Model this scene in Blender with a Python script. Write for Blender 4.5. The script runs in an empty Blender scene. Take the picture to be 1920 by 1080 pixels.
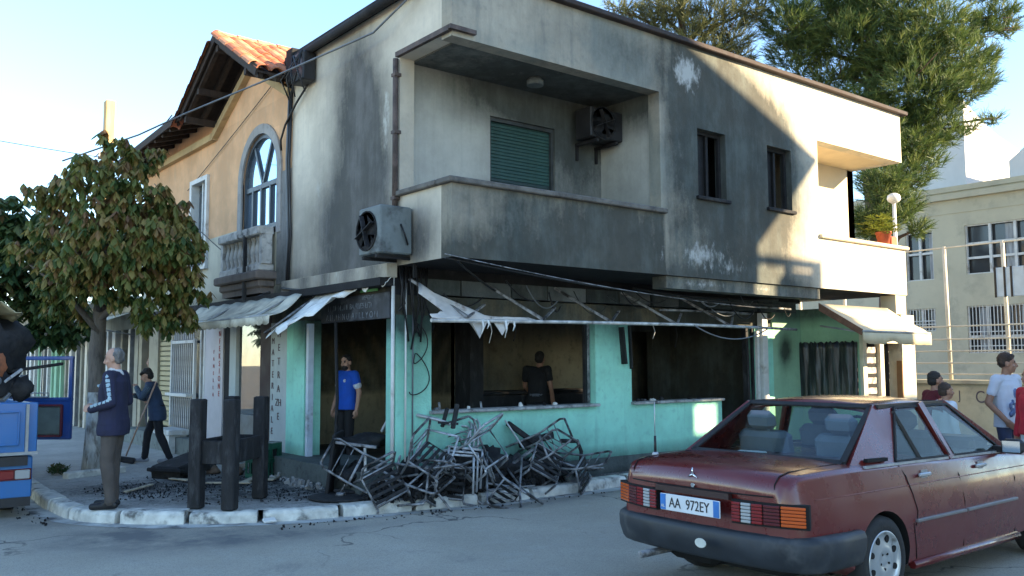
import bpy, math, random
import numpy as np
from mathutils import Vector, Matrix, Euler
from mathutils.bvhtree import BVHTree
from mathutils import noise as mnoise
S = bpy.context.scene
COL = S.collection
R_ = random.Random(11)
PI = math.pi
rad = math.radians

# ------------------------------------------------------------------ camera, sky, sun, exposure
cam = bpy.data.cameras.new('camera')
cam.sensor_width = 36.0
cam.lens = 36.0 * 1665 / 1920
cam.clip_start = 0.05
cam.clip_end = 2000
co = bpy.data.objects.new('camera', cam)
COL.objects.link(co)
_p, _r, _y = .0837, -.00465, .6722
_fw = Vector((math.sin(_y) * math.cos(_p), math.cos(_y) * math.cos(_p), math.sin(_p)))
_rt = Vector((math.cos(_y), -math.sin(_y), 0))
_up = _rt.cross(_fw)
_r2 = _rt * math.cos(_r) + _up * math.sin(_r)
_u2 = -_rt * math.sin(_r) + _up * math.cos(_r)
mw = Matrix.Identity(4)
for i in range(3):
    mw[i][0] = _r2[i]; mw[i][1] = _u2[i]; mw[i][2] = -_fw[i]
CAM = Vector((-5.45, -9.05, 1.55))
mw.translation = CAM
co.matrix_world = mw
S.camera = co

SUN_DIR = Vector((-.695, 1.0, -.432)).normalized()     # the way the light travels
elev = math.asin(-SUN_DIR.z)
az = math.atan2(-SUN_DIR.x, -SUN_DIR.y)                # compass bearing of the sun, from +Y clockwise
W = bpy.data.worlds.new('World')
S.world = W
W.use_nodes = True
wn = W.node_tree.nodes
wl = W.node_tree.links
sky = wn.new('ShaderNodeTexSky')
sky.sky_type = 'NISHITA'
sky.sun_disc = False
sky.sun_elevation = elev
sky.sun_rotation = az
sky.air_density = 1.0
sky.dust_density = 0.0
sky.ozone_density = 2.7
bg = wn['Background']
bg.inputs[1].default_value = 0.095
wl.new(sky.outputs[0], bg.inputs[0])
sun = bpy.data.lights.new('sun', 'SUN')
sun.energy = 3.9
sun.angle = rad(.42)
sun.color = (1.0, .78, .50)
so = bpy.data.objects.new('sun', sun)
COL.objects.link(so)
so.rotation_euler = SUN_DIR.to_track_quat('-Z', 'Y').to_euler()
so.location = (10, -20, 20)
S.view_settings.view_transform = 'Standard'
S.view_settings.look = 'None'
S.view_settings.exposure = 2.5
S.view_settings.gamma = 1.0
S.view_settings.use_curve_mapping = False
S.cycles.max_bounces = 8
S.cycles.transparent_max_bounces = 16

# ------------------------------------------------------------------ helpers
def tag(o, label=None, cat=None, group=None, kind=None):
    if label: o['label'] = label
    if cat: o['category'] = cat
    if group: o['group'] = group
    if kind: o['kind'] = kind
    return o

def thing(name, label, cat, loc=(0, 0, 0), rz=0, group=None, rot=None):
    o = bpy.data.objects.new(name, None)
    o.empty_display_size = .1
    COL.objects.link(o)
    o.location = loc
    o.rotation_euler = rot if rot else (0, 0, rz)
    return tag(o, label, cat, group)

def obj(name, me, parent=None, loc=None, rot=None):
    o = bpy.data.objects.new(name, me)
    COL.objects.link(o)
    if parent: o.parent = parent
    if loc is not None: o.location = loc
    if rot is not None: o.rotation_euler = rot
    return o

KIDS = {}
def copy_tree(o, parent=None):
    kids = [c for c in bpy.data.objects if c.parent == o] if o.name not in KIDS else KIDS[o.name]
    KIDS[o.name] = kids
    c = o.copy()
    COL.objects.link(c)
    if parent: c.parent = parent
    for k in kids: copy_tree(k, c)
    return c

def fr(d):
    """two unit vectors across d"""
    d = Vector(d).normalized()
    a = Vector((0, 0, 1)) if abs(d.z) < .9 else Vector((1, 0, 0))
    x = d.cross(a).normalized()
    return x, x.cross(d).normalized()

class MB:
    def __init__(s):
        s.v = []; s.f = []; s.m = []; s.s = []; s.at = {}
    def add(s, vs, fs, mi=0, sm=False):
        b = len(s.v)
        s.v += [tuple(v) for v in vs]
        for f in fs:
            s.f.append(tuple(i + b for i in f)); s.m.append(mi); s.s.append(sm)
        return b
    def box(s, x0, x1, y0, y1, z0, z1, mi=0):
        vs = [(x, y, z) for z in (z0, z1) for y in (y0, y1) for x in (x0, x1)]
        s.add(vs, [(0, 2, 3, 1), (4, 5, 7, 6), (0, 1, 5, 4), (2, 6, 7, 3), (0, 4, 6, 2), (1, 3, 7, 5)], mi)
        return s
    def cbox(s, c, size, M=None, mi=0, b=.0):
        """box about c, turned by M, with corners chamfered by b"""
        hx, hy, hz = [q / 2 for q in size]
        if b <= 0:
            vs = [Vector((x, y, z)) for z in (-hz, hz) for y in (-hy, hy) for x in (-hx, hx)]
            fs = [(0, 2, 3, 1), (4, 5, 7, 6), (0, 1, 5, 4), (2, 6, 7, 3), (0, 4, 6, 2), (1, 3, 7, 5)]
        else:
            vs = []; fs = []
            pts = [(-hx + b, -hy), (hx - b, -hy), (hx, -hy + b), (hx, hy - b), (hx - b, hy), (-hx + b, hy), (-hx, hy - b), (-hx, -hy + b)]
            ins = [(x * (1 - b / hx), y * (1 - b / hy)) for x, y in pts]
            for z, P in ((-hz, ins), (-hz + b, pts), (hz - b, pts), (hz, ins)):
                vs += [Vector((x, y, z)) for x, y in P]
            for k in range(3):
                for i in range(8):
                    j = (i + 1) % 8
                    fs.append((k * 8 + i, k * 8 + j, k * 8 + 8 + j, k * 8 + 8 + i))
            fs += [tuple(range(7, -1, -1)), tuple(range(24, 32))]
        c = Vector(c)
        vs = [(M @ v if M else v) + c for v in vs]
        s.add(vs, fs, mi)
        return s
    def bar(s, p, q, w, h=None, mi=0, b=0, up=None):
        """a beam from p to q, w wide, h high"""
        p = Vector(p); q = Vector(q); d = q - p; L = d.length; d.normalize()
        h = h or w
        if up is None: x, y = fr(d)
        else:
            x = d.cross(Vector(up)).normalized(); y = x.cross(d)
        M = Matrix((x, y, d)).transposed()
        return s.cbox((p + q) / 2, (w, h, L), M, mi, b)
    def tube(s, pts, r, n=8, mi=0, sm=True, cap=True):
        P = [Vector(p) for p in pts]
        N = len(P)
        rs = list(r) if hasattr(r, '__len__') else [r] * N
        vs = []; fs = []
        px = None
        for i in range(N):
            d = (P[min(i + 1, N - 1)] - P[max(i - 1, 0)])
            if d.length < 1e-9: d = Vector((0, 0, 1))
            d.normalize()
            if px is None: x, y = fr(d)
            else:
                x = px - d * px.dot(d)
                if x.length < 1e-6: x, _ = fr(d)
                x.normalize(); y = d.cross(x)
            px = x
            if i == 0: y = d.cross(x)
            for k in range(n):
                a = 2 * PI * k / n
                vs.append(P[i] + (x * math.cos(a) + y * math.sin(a)) * rs[i])
        for i in range(N - 1):
            for k in range(n):
                k2 = (k + 1) % n
                fs.append((i * n + k, i * n + k2, i * n + n + k2, i * n + n + k))
        b = s.add(vs, fs, mi, sm)
        if cap:
            s.f.append(tuple(b + k for k in range(n - 1, -1, -1))); s.m.append(mi); s.s.append(False)
            s.f.append(tuple(b + (N - 1) * n + k for k in range(n))); s.m.append(mi); s.s.append(False)
        return s
    def lathe(s, prof, c=(0, 0, 0), n=16, mi=0, sm=True, M=None, sx=1, sy=1):
        """profile [(r, z)] turned about z"""
        vs = []; fs = []
        c = Vector(c)
        for r, z in prof:
            for k in range(n):
                a = 2 * PI * k / n
                v = Vector((r * math.cos(a) * sx, r * math.sin(a) * sy, z))
                vs.append((M @ v if M else v) + c)
        for i in range(len(prof) - 1):
            for k in range(n):
                k2 = (k + 1) % n
                fs.append((i * n + k, i * n + k2, i * n + n + k2, i * n + n + k))
        b = s.add(vs, fs, mi, sm)
        s.f.append(tuple(b + k for k in range(n - 1, -1, -1))); s.m.append(mi); s.s.append(False)
        s.f.append(tuple(b + (len(prof) - 1) * n + k for k in range(n))); s.m.append(mi); s.s.append(False)
        return s
    def ball(s, c, r, n=10, m=7, mi=0, M=None):
        rx, ry, rz = (r, r, r) if not hasattr(r, '__len__') else r
        c = Vector(c)
        vs = []; fs = []
        for i in range(1, m):
            t = PI * i / m
            for k in range(n):
                a = 2 * PI * k / n
                v = Vector((rx * math.sin(t) * math.cos(a), ry * math.sin(t) * math.sin(a), -rz * math.cos(t)))
                vs.append((M @ v if M else v) + c)
        for v in (Vector((0, 0, -rz)), Vector((0, 0, rz))):
            vs.append((M @ v if M else v) + c)
        for i in range(m - 2):
            for k in range(n):
                k2 = (k + 1) % n
                fs.append((i * n + k, i * n + k2, i * n + n + k2, i * n + n + k))
        B = (m - 1) * n
        for k in range(n):
            k2 = (k + 1) % n
            fs.append((B, k2, k)); fs.append((B + 1, (m - 2) * n + k, (m - 2) * n + k2))
        s.add(vs, fs, mi, True)
        return s
    def prism(s, poly, fn, t0, t1, mi=0):
        """outline poly [(a, b)] carried by fn(a, b, t) from t0 to t1 (convex or simple outline)"""
        n = len(poly)
        vs = [fn(a, b, t0) for a, b in poly] + [fn(a, b, t1) for a, b in poly]
        fs = [tuple(range(n - 1, -1, -1)), tuple(range(n, 2 * n))]
        fs += [(i, (i + 1) % n, n + (i + 1) % n, n + i) for i in range(n)]
        s.add(vs, fs, mi)
        return s
    def wall(s, fn, us, vs_, holes, t, res=.5, mi=0, attr=None):
        """a wall of thickness t over [u0,u1]x[v0,v1] with holes cut out; fn(u, v, w) -> point, w = 0 on the outside, t inside.
        attr(x, y, z) gives the soot weight of a point"""
        def lines(a, b, cuts):
            q = sorted(set([a, b] + [c for c in cuts if a < c < b]))
            out = []
            for i in range(len(q) - 1):
                k = max(1, int(round((q[i + 1] - q[i]) / res)))
                out += [q[i] + (q[i + 1] - q[i]) * j / k for j in range(k)]
            return out + [q[-1]]
        U = lines(us[0], us[1], [c for h in holes for c in h[:2]])
        V = lines(vs_[0], vs_[1], [c for h in holes for c in h[2:]])
        nu, nv = len(U) - 1, len(V) - 1
        def solid(i, j):
            if i < 0 or j < 0 or i >= nu or j >= nv: return False
            u = (U[i] + U[i + 1]) / 2; v = (V[j] + V[j + 1]) / 2
            return not any(h[0] < u < h[1] and h[2] < v < h[3] for h in holes)
        idx = {}
        vs = []; fs = []
        def P(i, j, w):
            k = (i, j, w)
            if k not in idx:
                idx[k] = len(vs); vs.append(fn(U[i], V[j], t if w else 0.))
            return idx[k]
        for i in range(nu):
            for j in range(nv):
                if not solid(i, j): continue
                fs.append((P(i, j, 0), P(i + 1, j, 0), P(i + 1, j + 1, 0), P(i, j + 1, 0)))
                fs.append((P(i, j + 1, 1), P(i + 1, j + 1, 1), P(i + 1, j, 1), P(i, j, 1)))
                for di, dj, a, b in ((-1, 0, (i, j + 1), (i, j)), (1, 0, (i + 1, j), (i + 1, j + 1)), (0, -1, (i, j), (i + 1, j)), (0, 1, (i + 1, j + 1), (i, j + 1))):
                    if not solid(i + di, j + dj):
                        fs.append((P(*b, 0), P(*a, 0), P(*a, 1), P(*b, 1)))
        # keep the outward winding whatever fn's handedness
        o = Vector(fn(0, 0, 0)); e1 = Vector(fn(1, 0, 0)) - o; e2 = Vector(fn(0, 1, 0)) - o; e3 = Vector(fn(0, 0, 1)) - o
        if e1.cross(e2).dot(e3) > 0: fs = [f[::-1] for f in fs]
        b = s.add(vs, fs, mi)
        if attr:
            a = s.at.setdefault('soot', {}); pe = s.at.setdefault('peel', {})
            for k, v in enumerate(vs):
                q = attr(*v)
                a[b + k], pe[b + k] = q if isinstance(q, tuple) else (q, 0.)
        return s
    def mesh(s, name, mats):
        me = bpy.data.meshes.new(name)
        me.from_pydata(s.v, [], s.f)
        for m in (mats if isinstance(mats, (list, tuple)) else [mats]): me.materials.append(m)
        n = len(me.polygons)
        if n == len(s.m):
            me.polygons.foreach_set('material_index', s.m)
            me.polygons.foreach_set('use_smooth', s.s)
        for k, d in s.at.items():
            at = me.attributes.new(k, 'FLOAT', 'POINT')
            arr = np.zeros(len(s.v), 'f')
            for i, v in d.items(): arr[i] = v
            at.data.foreach_set('value', arr)
        me.update()
        return me
    def build(s, name, mats, parent=None, loc=None, rot=None):
        return obj(name, s.mesh(name, mats), parent, loc, rot)

# ------------------------------------------------------------------ materials
class NT:
    def __init__(s, name):
        s.mat = bpy.data.materials.new(name)
        s.mat.use_nodes = True
        s.t = s.mat.node_tree
        s.n = s.t.nodes
        s.b = s.n['Principled BSDF']
        s.out = s.n['Material Output']
    def new(s, ty, **k):
        q = s.n.new('ShaderNode' + ty)
        for a, v in k.items(): setattr(q, a, v)
        return q
    def link(s, a, b): s.t.links.new(a, b)
    def val(s, sock, v):
        if hasattr(v, 'is_output'): s.link(v, sock)
        else: sock.default_value = v
    def math(s, op, a, b=0., clamp=False):
        q = s.new('Math', operation=op, use_clamp=clamp)
        s.val(q.inputs[0], a); s.val(q.inputs[1], b)
        return q.outputs[0]
    def noise(s, vec, scale, det=3., rough=.55, dist=0.):
        q = s.new('TexNoise')
        q.inputs['Scale'].default_value = scale
        q.inputs['Detail'].default_value = det
        q.inputs['Roughness'].default_value = rough
        q.inputs['Distortion'].default_value = dist
        s.link(vec, q.inputs['Vector'])
        return q.outputs[0]
    def ramp(s, f, lo, hi, a=0., b=1.):
        q = s.new('MapRange', interpolation_type='SMOOTHSTEP')
        s.val(q.inputs[0], f)
        for i, v in enumerate((lo, hi, a, b)): q.inputs[i + 1].default_value = v
        return q.outputs[0]
    def mix(s, f, a, b):
        q = s.new('Mix', data_type='RGBA')
        s.val(q.inputs[0], f)
        for i, v in ((6, a), (7, b)):
            if hasattr(v, 'is_output'): s.link(v, q.inputs[i])
            else: q.inputs[i].default_value = (*v[:3], 1)
        return q.outputs[2]
    def obj(s): return s.new('TexCoord').outputs['Object']
    def scaled(s, vec, sc, loc=(0, 0, 0)):
        q = s.new('Mapping')
        q.inputs['Scale'].default_value = sc
        q.inputs['Location'].default_value = loc
        s.link(vec, q.inputs[0])
        return q.outputs[0]
    def attr(s, name):
        q = s.new('Attribute', attribute_name=name)
        return q.outputs['Fac']
    def bump(s, h, strength, dist=.01):
        q = s.new('Bump')
        q.inputs['Strength'].default_value = strength
        q.inputs['Distance'].default_value = dist
        s.link(h, q.inputs['Height'])
        s.link(q.outputs[0], s.b.inputs['Normal'])

def mul(c, k): return tuple(min(1., x * k) for x in c[:3])

def M(name, col, rough=.75, metal=0., var=.22, scale=5., col2=None, amt2=.5, sc2=1.6, bump=.15, bscale=45., spec=.4, stretch=None, coat=0.):
    t = NT(name)
    P = t.obj()
    if stretch: P = t.scaled(P, stretch)
    n1 = t.noise(P, scale, 4)
    c = t.mix(t.ramp(n1, .3, .7), mul(col, 1 - var), mul(col, 1 + var))
    if col2:
        n2 = t.noise(P, sc2, 5, .65)
        c = t.mix(t.ramp(n2, .62 - .3 * amt2, .78 - .2 * amt2), c, col2)
    t.link(c, t.b.inputs['Base Color'])
    t.b.inputs['Metallic'].default_value = metal
    t.b.inputs['Specular IOR Level'].default_value = spec
    t.b.inputs['Coat Weight'].default_value = coat
    r = t.ramp(n1, .2, .8, max(.02, rough - .1), min(1, rough + .1))
    t.link(r, t.b.inputs['Roughness'])
    if bump > 0: t.bump(t.noise(P, bscale, 3), bump)
    return t.mat

def soot_wall(name, base, dirt, soot=(.021, .026, .0245), streak=1., peel=None, var=.12, bump=.25, green=None, grime=.35):
    """plaster that burned: colour patches and drips of its own, blackened where the 'soot' attribute says the fire licked it"""
    t = NT(name)
    P = t.obj()
    n1 = t.noise(P, 1.3, 6, .62)
    n2 = t.noise(P, 9., 5, .6)
    c = t.mix(t.ramp(n1, .35, .68), mul(base, 1 - var), mul(base, 1 + var))
    c = t.mix(t.math('MULTIPLY', t.ramp(n2, .5, .75), grime), c, dirt)
    dr = t.noise(t.scaled(P, (7., 7., .7)), 1., 5, .65)          # vertical drips
    c = t.mix(t.math('MULTIPLY', t.ramp(dr, .52, .72), .45 * streak), c, dirt)
    if green:
        g = t.noise(P, .8, 4)
        c = t.mix(t.math('MULTIPLY', t.ramp(g, .45, .6), .6), c, green)
    so = t.attr('soot')
    br = t.noise(t.scaled(P, (1.6, 1.6, .9)), 2.2, 7, .68)
    fine = t.noise(P, 26., 4, .6)
    k = t.math('ADD', t.math('MULTIPLY', t.math('SUBTRACT', br, .5), .55), t.math('MULTIPLY', t.math('SUBTRACT', dr, .5), .40 * streak))
    k = t.math('ADD', k, t.math('MULTIPLY', t.math('SUBTRACT', fine, .5), .16))
    gate = t.math('POWER', t.math('MULTIPLY', so, t.math('ADD', t.math('MULTIPLY', k, 1.5), 1.0), True), .8)
    gate = t.math('MULTIPLY', gate, .92)
    sn = t.noise(t.scaled(P, (1., 1., .6)), 1.7, 7, .7)
    so_c = t.mix(t.ramp(t.math('ADD', t.math('MULTIPLY', sn, .7), t.math('MULTIPLY', dr, .3)), .42, .66), soot, tuple(min(.12, x * 3.1) for x in soot))
    c = t.mix(gate, c, so_c)
    if peel:
        pe = t.attr('peel')
        pn = t.noise(t.scaled(P, (1., 1., .55)), 7., 7, .7)
        pm = t.ramp(t.math('ADD', t.math('SUBTRACT', pn, .80), t.math('MULTIPLY', pe, .5)), -.03, .22)
        c = t.mix(t.math('MULTIPLY', pm, .85), c, peel)
    t.link(c, t.b.inputs['Base Color'])
    t.b.inputs['Roughness'].default_value = .9
    t.b.inputs['Specular IOR Level'].default_value = .2
    h = t.math('ADD', t.noise(P, 38., 4, .6), t.math('MULTIPLY', n2, 1.4))
    t.bump(h, bump, .012)
    return t.mat

def glass_mat(name, tint=(.72, .78, .76), rough=.02, refl=1.0, dirt=.0):
    t = NT(name)
    tr = t.new('BsdfTransparent'); tr.inputs[0].default_value = (*tint, 1)
    gl = t.new('BsdfGlossy'); gl.inputs['Roughness'].default_value = rough
    gl.inputs[0].default_value = (.95, .97, 1, 1)
    lw = t.new('LayerWeight'); lw.inputs[0].default_value = .5
    f5 = t.math('POWER', lw.outputs[1], 4.)                      # facing: 0 head on, 1 grazing
    f = t.math('MULTIPLY', t.math('ADD', t.math('MULTIPLY', f5, .8), .045), refl, True)
    mx = t.new('MixShader')
    t.link(f, mx.inputs[0]); t.link(tr.outputs[0], mx.inputs[1]); t.link(gl.outputs[0], mx.inputs[2])
    last = mx
    if dirt:
        df = t.new('BsdfDiffuse'); df.inputs[0].default_value = (.35, .37, .36, 1)
        m2 = t.new('MixShader')
        t.link(t.math('MULTIPLY', t.ramp(t.noise(t.obj(), 4., 5), .3, .8), dirt), m2.inputs[0])
        t.link(mx.outputs[0], m2.inputs[1]); t.link(df.outputs[0], m2.inputs[2])
        last = m2
    t.link(last.outputs[0], t.out.inputs[0])
    return t.mat

def paint(name, col, rough=.25, dirt=(.2, .17, .14), damt=.35, metal=0.):
    """vehicle paint with dust"""
    t = NT(name)
    P = t.obj()
    n = t.noise(P, 3.5, 6, .65)
    f = t.noise(P, 60., 2)
    c = t.mix(t.math('MULTIPLY', t.ramp(n, .45, .8), damt), col, dirt)
    c = t.mix(t.math('MULTIPLY', t.ramp(f, .55, .75), .08), c, dirt)
    t.link(c, t.b.inputs['Base Color'])
    t.link(t.ramp(n, .3, .8, rough, rough + .3), t.b.inputs['Roughness'])
    t.b.inputs['Metallic'].default_value = metal
    t.b.inputs['Coat Weight'].default_value = .55
    t.b.inputs['Coat Roughness'].default_value = .12
    return t.mat

def leaf_mat(name, cols, rough=.55, trans=.35, scale=1.5):
    """foliage: colour differs from leaf to leaf ('tint' attribute), light comes through a little"""
    t = NT(name)
    a = t.attr('tint')
    q = t.new('ValToRGB')
    q.color_ramp.elements[0].color = (*cols[0], 1)
    q.color_ramp.elements[-1].color = (*cols[-1], 1)
    for i, c in enumerate(cols[1:-1]):
        e = q.color_ramp.elements.new((i + 1) / (len(cols) - 1)); e.color = (*c, 1)
    t.link(a, q.inputs[0])
    t.link(q.outputs[0], t.b.inputs['Base Color'])
    t.b.inputs['Roughness'].default_value = rough
    t.b.inputs['Specular IOR Level'].default_value = .35
    tr = t.new('BsdfTranslucent')
    t.link(q.outputs[0], tr.inputs[0])
    mx = t.new('MixShader'); mx.inputs[0].default_value = trans
    t.link(t.b.outputs[0], mx.inputs[1]); t.link(tr.outputs[0], mx.inputs[2])
    t.link(mx.outputs[0], t.out.inputs[0])
    return t.mat

K = {}
def mats():
    K['char'] = M('charred_wood', (.016, .016, .017), .8, var=.5, scale=14, col2=(.05, .05, .052), amt2=.35, sc2=9, bump=.6, bscale=60, stretch=(1, 1, .35))
    K['soot'] = M('soot_black', (.013, .013, .014), .9, var=.5, scale=7, col2=(.04, .038, .036), amt2=.4, bump=.4)
    K['metal_burnt'] = M('burnt_steel', (.27, .27, .275), .55, .45, var=.5, scale=9, col2=(.03, .028, .027), amt2=.55, sc2=6, bump=.1)
    K['metal_bright'] = M('scorched_bright_steel', (.42, .43, .44), .4, .45, var=.3, scale=7, col2=(.10, .09, .085), amt2=.3, sc2=7, bump=.05)
    K['cloth_white'] = M('awning_cloth_white', (.74, .75, .72), .85, var=.15, scale=6, col2=(.20, .18, .15), amt2=.3, sc2=3.5, bump=.25, bscale=70)
    K['cloth_beige'] = M('awning_cloth_beige', (.60, .57, .46), .85, var=.2, scale=4, col2=(.28, .26, .21), amt2=.35, sc2=2.2, bump=.2)
    K['cloth_cream'] = M('awning_cloth_cream', (.58, .48, .31), .85, var=.08, scale=3, bump=.15)
    K['black_plastic'] = M('black_plastic', (.02, .02, .022), .5, var=.3, bump=.1)
    K['rubber'] = M('rubber', (.022, .022, .023), .8, var=.3, bump=.3)
    K['white_paint'] = M('white_paint', (.62, .62, .59), .6, var=.1, scale=5, col2=(.36, .34, .30), amt2=.25, sc2=3, bump=.08)
    K['grey_metal'] = M('grey_metal', (.3, .31, .31), .5, .5, var=.2, bump=.05)
    K['ac_white'] = M('smoked_ac_casing', (.15, .175, .175), .6, var=.2, scale=3, col2=(.05, .055, .055), amt2=.5, sc2=2.4, bump=.05)
    K['dark_wood'] = M('dark_roof_timber', (.035, .024, .018), .85, var=.4, scale=5, bump=.3, stretch=(3, 3, .5))
    K['cable'] = M('cable_black', (.014, .014, .015), .5, var=.2, bump=0)
    K['concrete'] = M('rough_concrete', (.30, .295, .28), .9, var=.2, scale=5, col2=(.12, .12, .115), amt2=.4, sc2=2.5, bump=.5)
    K['skin'] = M('skin', (.42, .24, .165), .55, var=.08, scale=12, bump=.05)
    K['chrome'] = M('chrome', (.75, .76, .77), .15, 1., var=.05, bump=0)
mats()
# ------------------------------------------------------------------ ground, road, kerb, pavement
def gs(a, b, ca, cb, ra, rb): return math.exp(-((a - ca) / ra) ** 2 - ((b - cb) / rb) ** 2)
def sstep(x, a, b):
    t = max(0., min(1., (x - a) / (b - a))); return t * t * (3 - 2 * t)

ROAD = -.13
KERB = [(-3.02, 26), (-3.02, 16), (-3.04, 9), (-3.06, 5.5), (-3.1, 3.9), (-3.14, 2.5), (-3.06, 1.5), (-2.66, .9), (-2.2, .5), (-1.48, .07), (-.5, -.2), (.5, -.36), (1.4, -.46), (2.3, -.46), (3.2, -.42), (4.4, -.38), (6.5, -.4), (9.5, -1.5), (10.8, -2.1), (12.5, -6), (12.5, -20)]
def smooth_line(P, n=8):
    out = []
    Q = [Vector((x, y, 0)) for x, y in P]
    for i in range(len(Q) - 1):
        p0, p1, p2, p3 = Q[max(i - 1, 0)], Q[i], Q[i + 1], Q[min(i + 2, len(Q) - 1)]
        for k in range(n):
            t = k / n
            m1 = (p2 - p0) * .5; m2 = (p3 - p1) * .5
            L = (p2 - p1).length
            for m, d in ((m1, (p2 - p0).length), (m2, (p3 - p1).length)):
                if d > 1e-6: m *= min(1., 2 * L / d)
            h = (2 * t ** 3 - 3 * t * t + 1, t ** 3 - 2 * t * t + t, -2 * t ** 3 + 3 * t * t, t ** 3 - t * t)
            out.append(p1 * h[0] + m1 * h[1] + p2 * h[2] + m2 * h[3])
    out.append(Q[-1])
    return out
KL = smooth_line(KERB)
def resample(L, step):
    out = [L[0].copy()]; acc = 0.
    for a, b in zip(L[:-1], L[1:]):
        d = (b - a).length
        if d < 1e-9: continue
        t = step - acc
        while t <= d:
            out.append(a.lerp(b, t / d)); t += step
        acc = (acc + d) % step
    return out
KR = resample(KL, .1)
def side(L, i):
    d = (L[min(i + 1, len(L) - 1)] - L[max(i - 1, 0)]).normalized()
    return Vector((-d.y, d.x, 0))      # towards the pavement (left of the way the line runs)

def road_mat():
    t = NT('worn_asphalt')
    P = t.obj()
    n1 = t.noise(P, .55, 6, .6); n2 = t.noise(P, 3., 5, .6); n3 = t.noise(P, 90., 3, .7)
    c = t.mix(t.ramp(n1, .35, .68), (.37, .335, .262), (.45, .41, .325))
    c = t.mix(t.math('MULTIPLY', t.ramp(n2, .5, .8), .5), c, (.44, .42, .36))
    c = t.mix(t.math('MULTIPLY', t.ramp(t.noise(P, 32., 4, .75), .5, .7), .35), c, (.20, .195, .18))
    c = t.mix(t.math('MULTIPLY', t.ramp(n3, .45, .7), .6), c, (.15, .148, .14))
    c = t.mix(t.math('MULTIPLY', t.ramp(t.noise(P, 1.1, 7, .7, .6), .56, .72), .45), c, (.15, .152, .145))
    st = t.attr('soot')                                         # the wet, ash dark patch by the kerb and a darker patch under the car
    k = t.math('MULTIPLY', st, t.math('ADD', t.math('MULTIPLY', t.math('SUBTRACT', t.noise(P, 2.2, 6, .65), .42), 5.), .6), True)
    c = t.mix(k, c, (.15, .148, .14))
    fl = t.noise(P, 22., 3, .7)
    c = t.mix(t.math('MULTIPLY', t.ramp(fl, .70, .74), .5), c, (.03, .03, .03))
    vo = t.new('TexVoronoi', feature='DISTANCE_TO_EDGE'); vo.inputs['Scale'].default_value = .55
    va = t.new('VectorMath', operation='ADD'); vn = t.new('TexNoise'); vn.inputs['Scale'].default_value = 1.6; vn.inputs['Detail'].default_value = 5.
    t.link(P, vn.inputs['Vector']); t.link(P, va.inputs[0]); t.link(vn.outputs[1], va.inputs[1]); t.link(va.outputs[0], vo.inputs['Vector'])
    crk = t.math('MULTIPLY', t.ramp(vo.outputs[0], .004, .012, 1., 0.), t.ramp(t.noise(P, .5, 3), .48, .58))
    c = t.mix(t.math('MULTIPLY', crk, .75), c, (.06, .06, .058))
    t.link(c, t.b.inputs['Base Color'])
    t.b.inputs['Roughness'].default_value = .85
    t.b.inputs['Specular IOR Level'].default_value = .3
    t.bump(t.math('ADD', n3, t.math('MULTIPLY', t.noise(P, 260., 2), .6)), .35, .012)
    return t.mat

def pave_mat():
    t = NT('ashy_pavement')
    P = t.obj()
    n1 = t.noise(P, .9, 6, .62); n2 = t.noise(P, 5., 6, .65); n3 = t.noise(P, 34., 4, .7)
    c = t.mix(t.ramp(n1, .35, .68), (.37, .355, .32), (.47, .455, .41))
    c = t.mix(t.math('MULTIPLY', t.ramp(n2, .5, .75), .5), c, (.25, .25, .24))
    a = t.attr('soot')
    k = t.math('ADD', t.math('MULTIPLY', t.math('SUBTRACT', n2, .5), 2.4), t.math('MULTIPLY', t.math('SUBTRACT', n3, .5), 2.6))
    g = t.math('MULTIPLY', a, t.math('ADD', k, .9), True)
    c = t.mix(g, c, (.016, .017, .018))
    sp = t.math('MULTIPLY', t.ramp(t.noise(P, 13., 6, .8), .54, .62), t.math('ADD', t.math('MULTIPLY', a, 1.5), .22), True)
    c = t.mix(sp, c, (.02, .021, .022))
    t.link(c, t.b.inputs['Base Color'])
    t.b.inputs['Roughness'].default_value = .92
    t.bump(t.math('ADD', n3, t.math('MULTIPLY', n2, 1.5)), .4, .015)
    return t.mat

K['road'] = road_mat()
K['pave'] = pave_mat()
mb = MB()
# road sheet: fine near the junction, one big skirt out to the horizon
def roaddark(x, y):
    s = .95 * gs(x, y, -3.0, .25, .55, .45) + .9 * gs(x, y, -2.35, -.35, .8, .35) + .6 * gs(x, y, -1.6, -.75, .9, .22) + .55 * gs(x, y, -3.4, 1.8, .35, .9)
    for i in range(len(KR)):
        pass
    s += .35 * gs(x, y, 1.0, -.85, 1.6, .18) + .4 * gs(x, y, 2.5, -.75, 1.2, .16)
    s += .5 * gs(x, y, 1.6, -4.9, 1.6, .5)  # darker across the parked car's footprint
    return s
XS = [-600, -60, -12] + [-8 + .25 * i for i in range(65)] + [12, 18, 60, 600]
YS = [-600, -60, -14] + [-10 + .25 * i for i in range(49)] + [6, 12, 40, 600]
nx, ny = len(XS), len(YS)
vs = [(x, y, ROAD) for y in YS for x in XS]
fs = [(j * nx + i, j * nx + i + 1, (j + 1) * nx + i + 1, (j + 1) * nx + i) for j in range(ny - 1) for i in range(nx - 1)]
mb.add(vs, fs)
mb.at['soot'] = {k: roaddark(v[0], v[1]) for k, v in enumerate(vs)}
tag(mb.build('road', K['road']), kind='structure')

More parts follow.
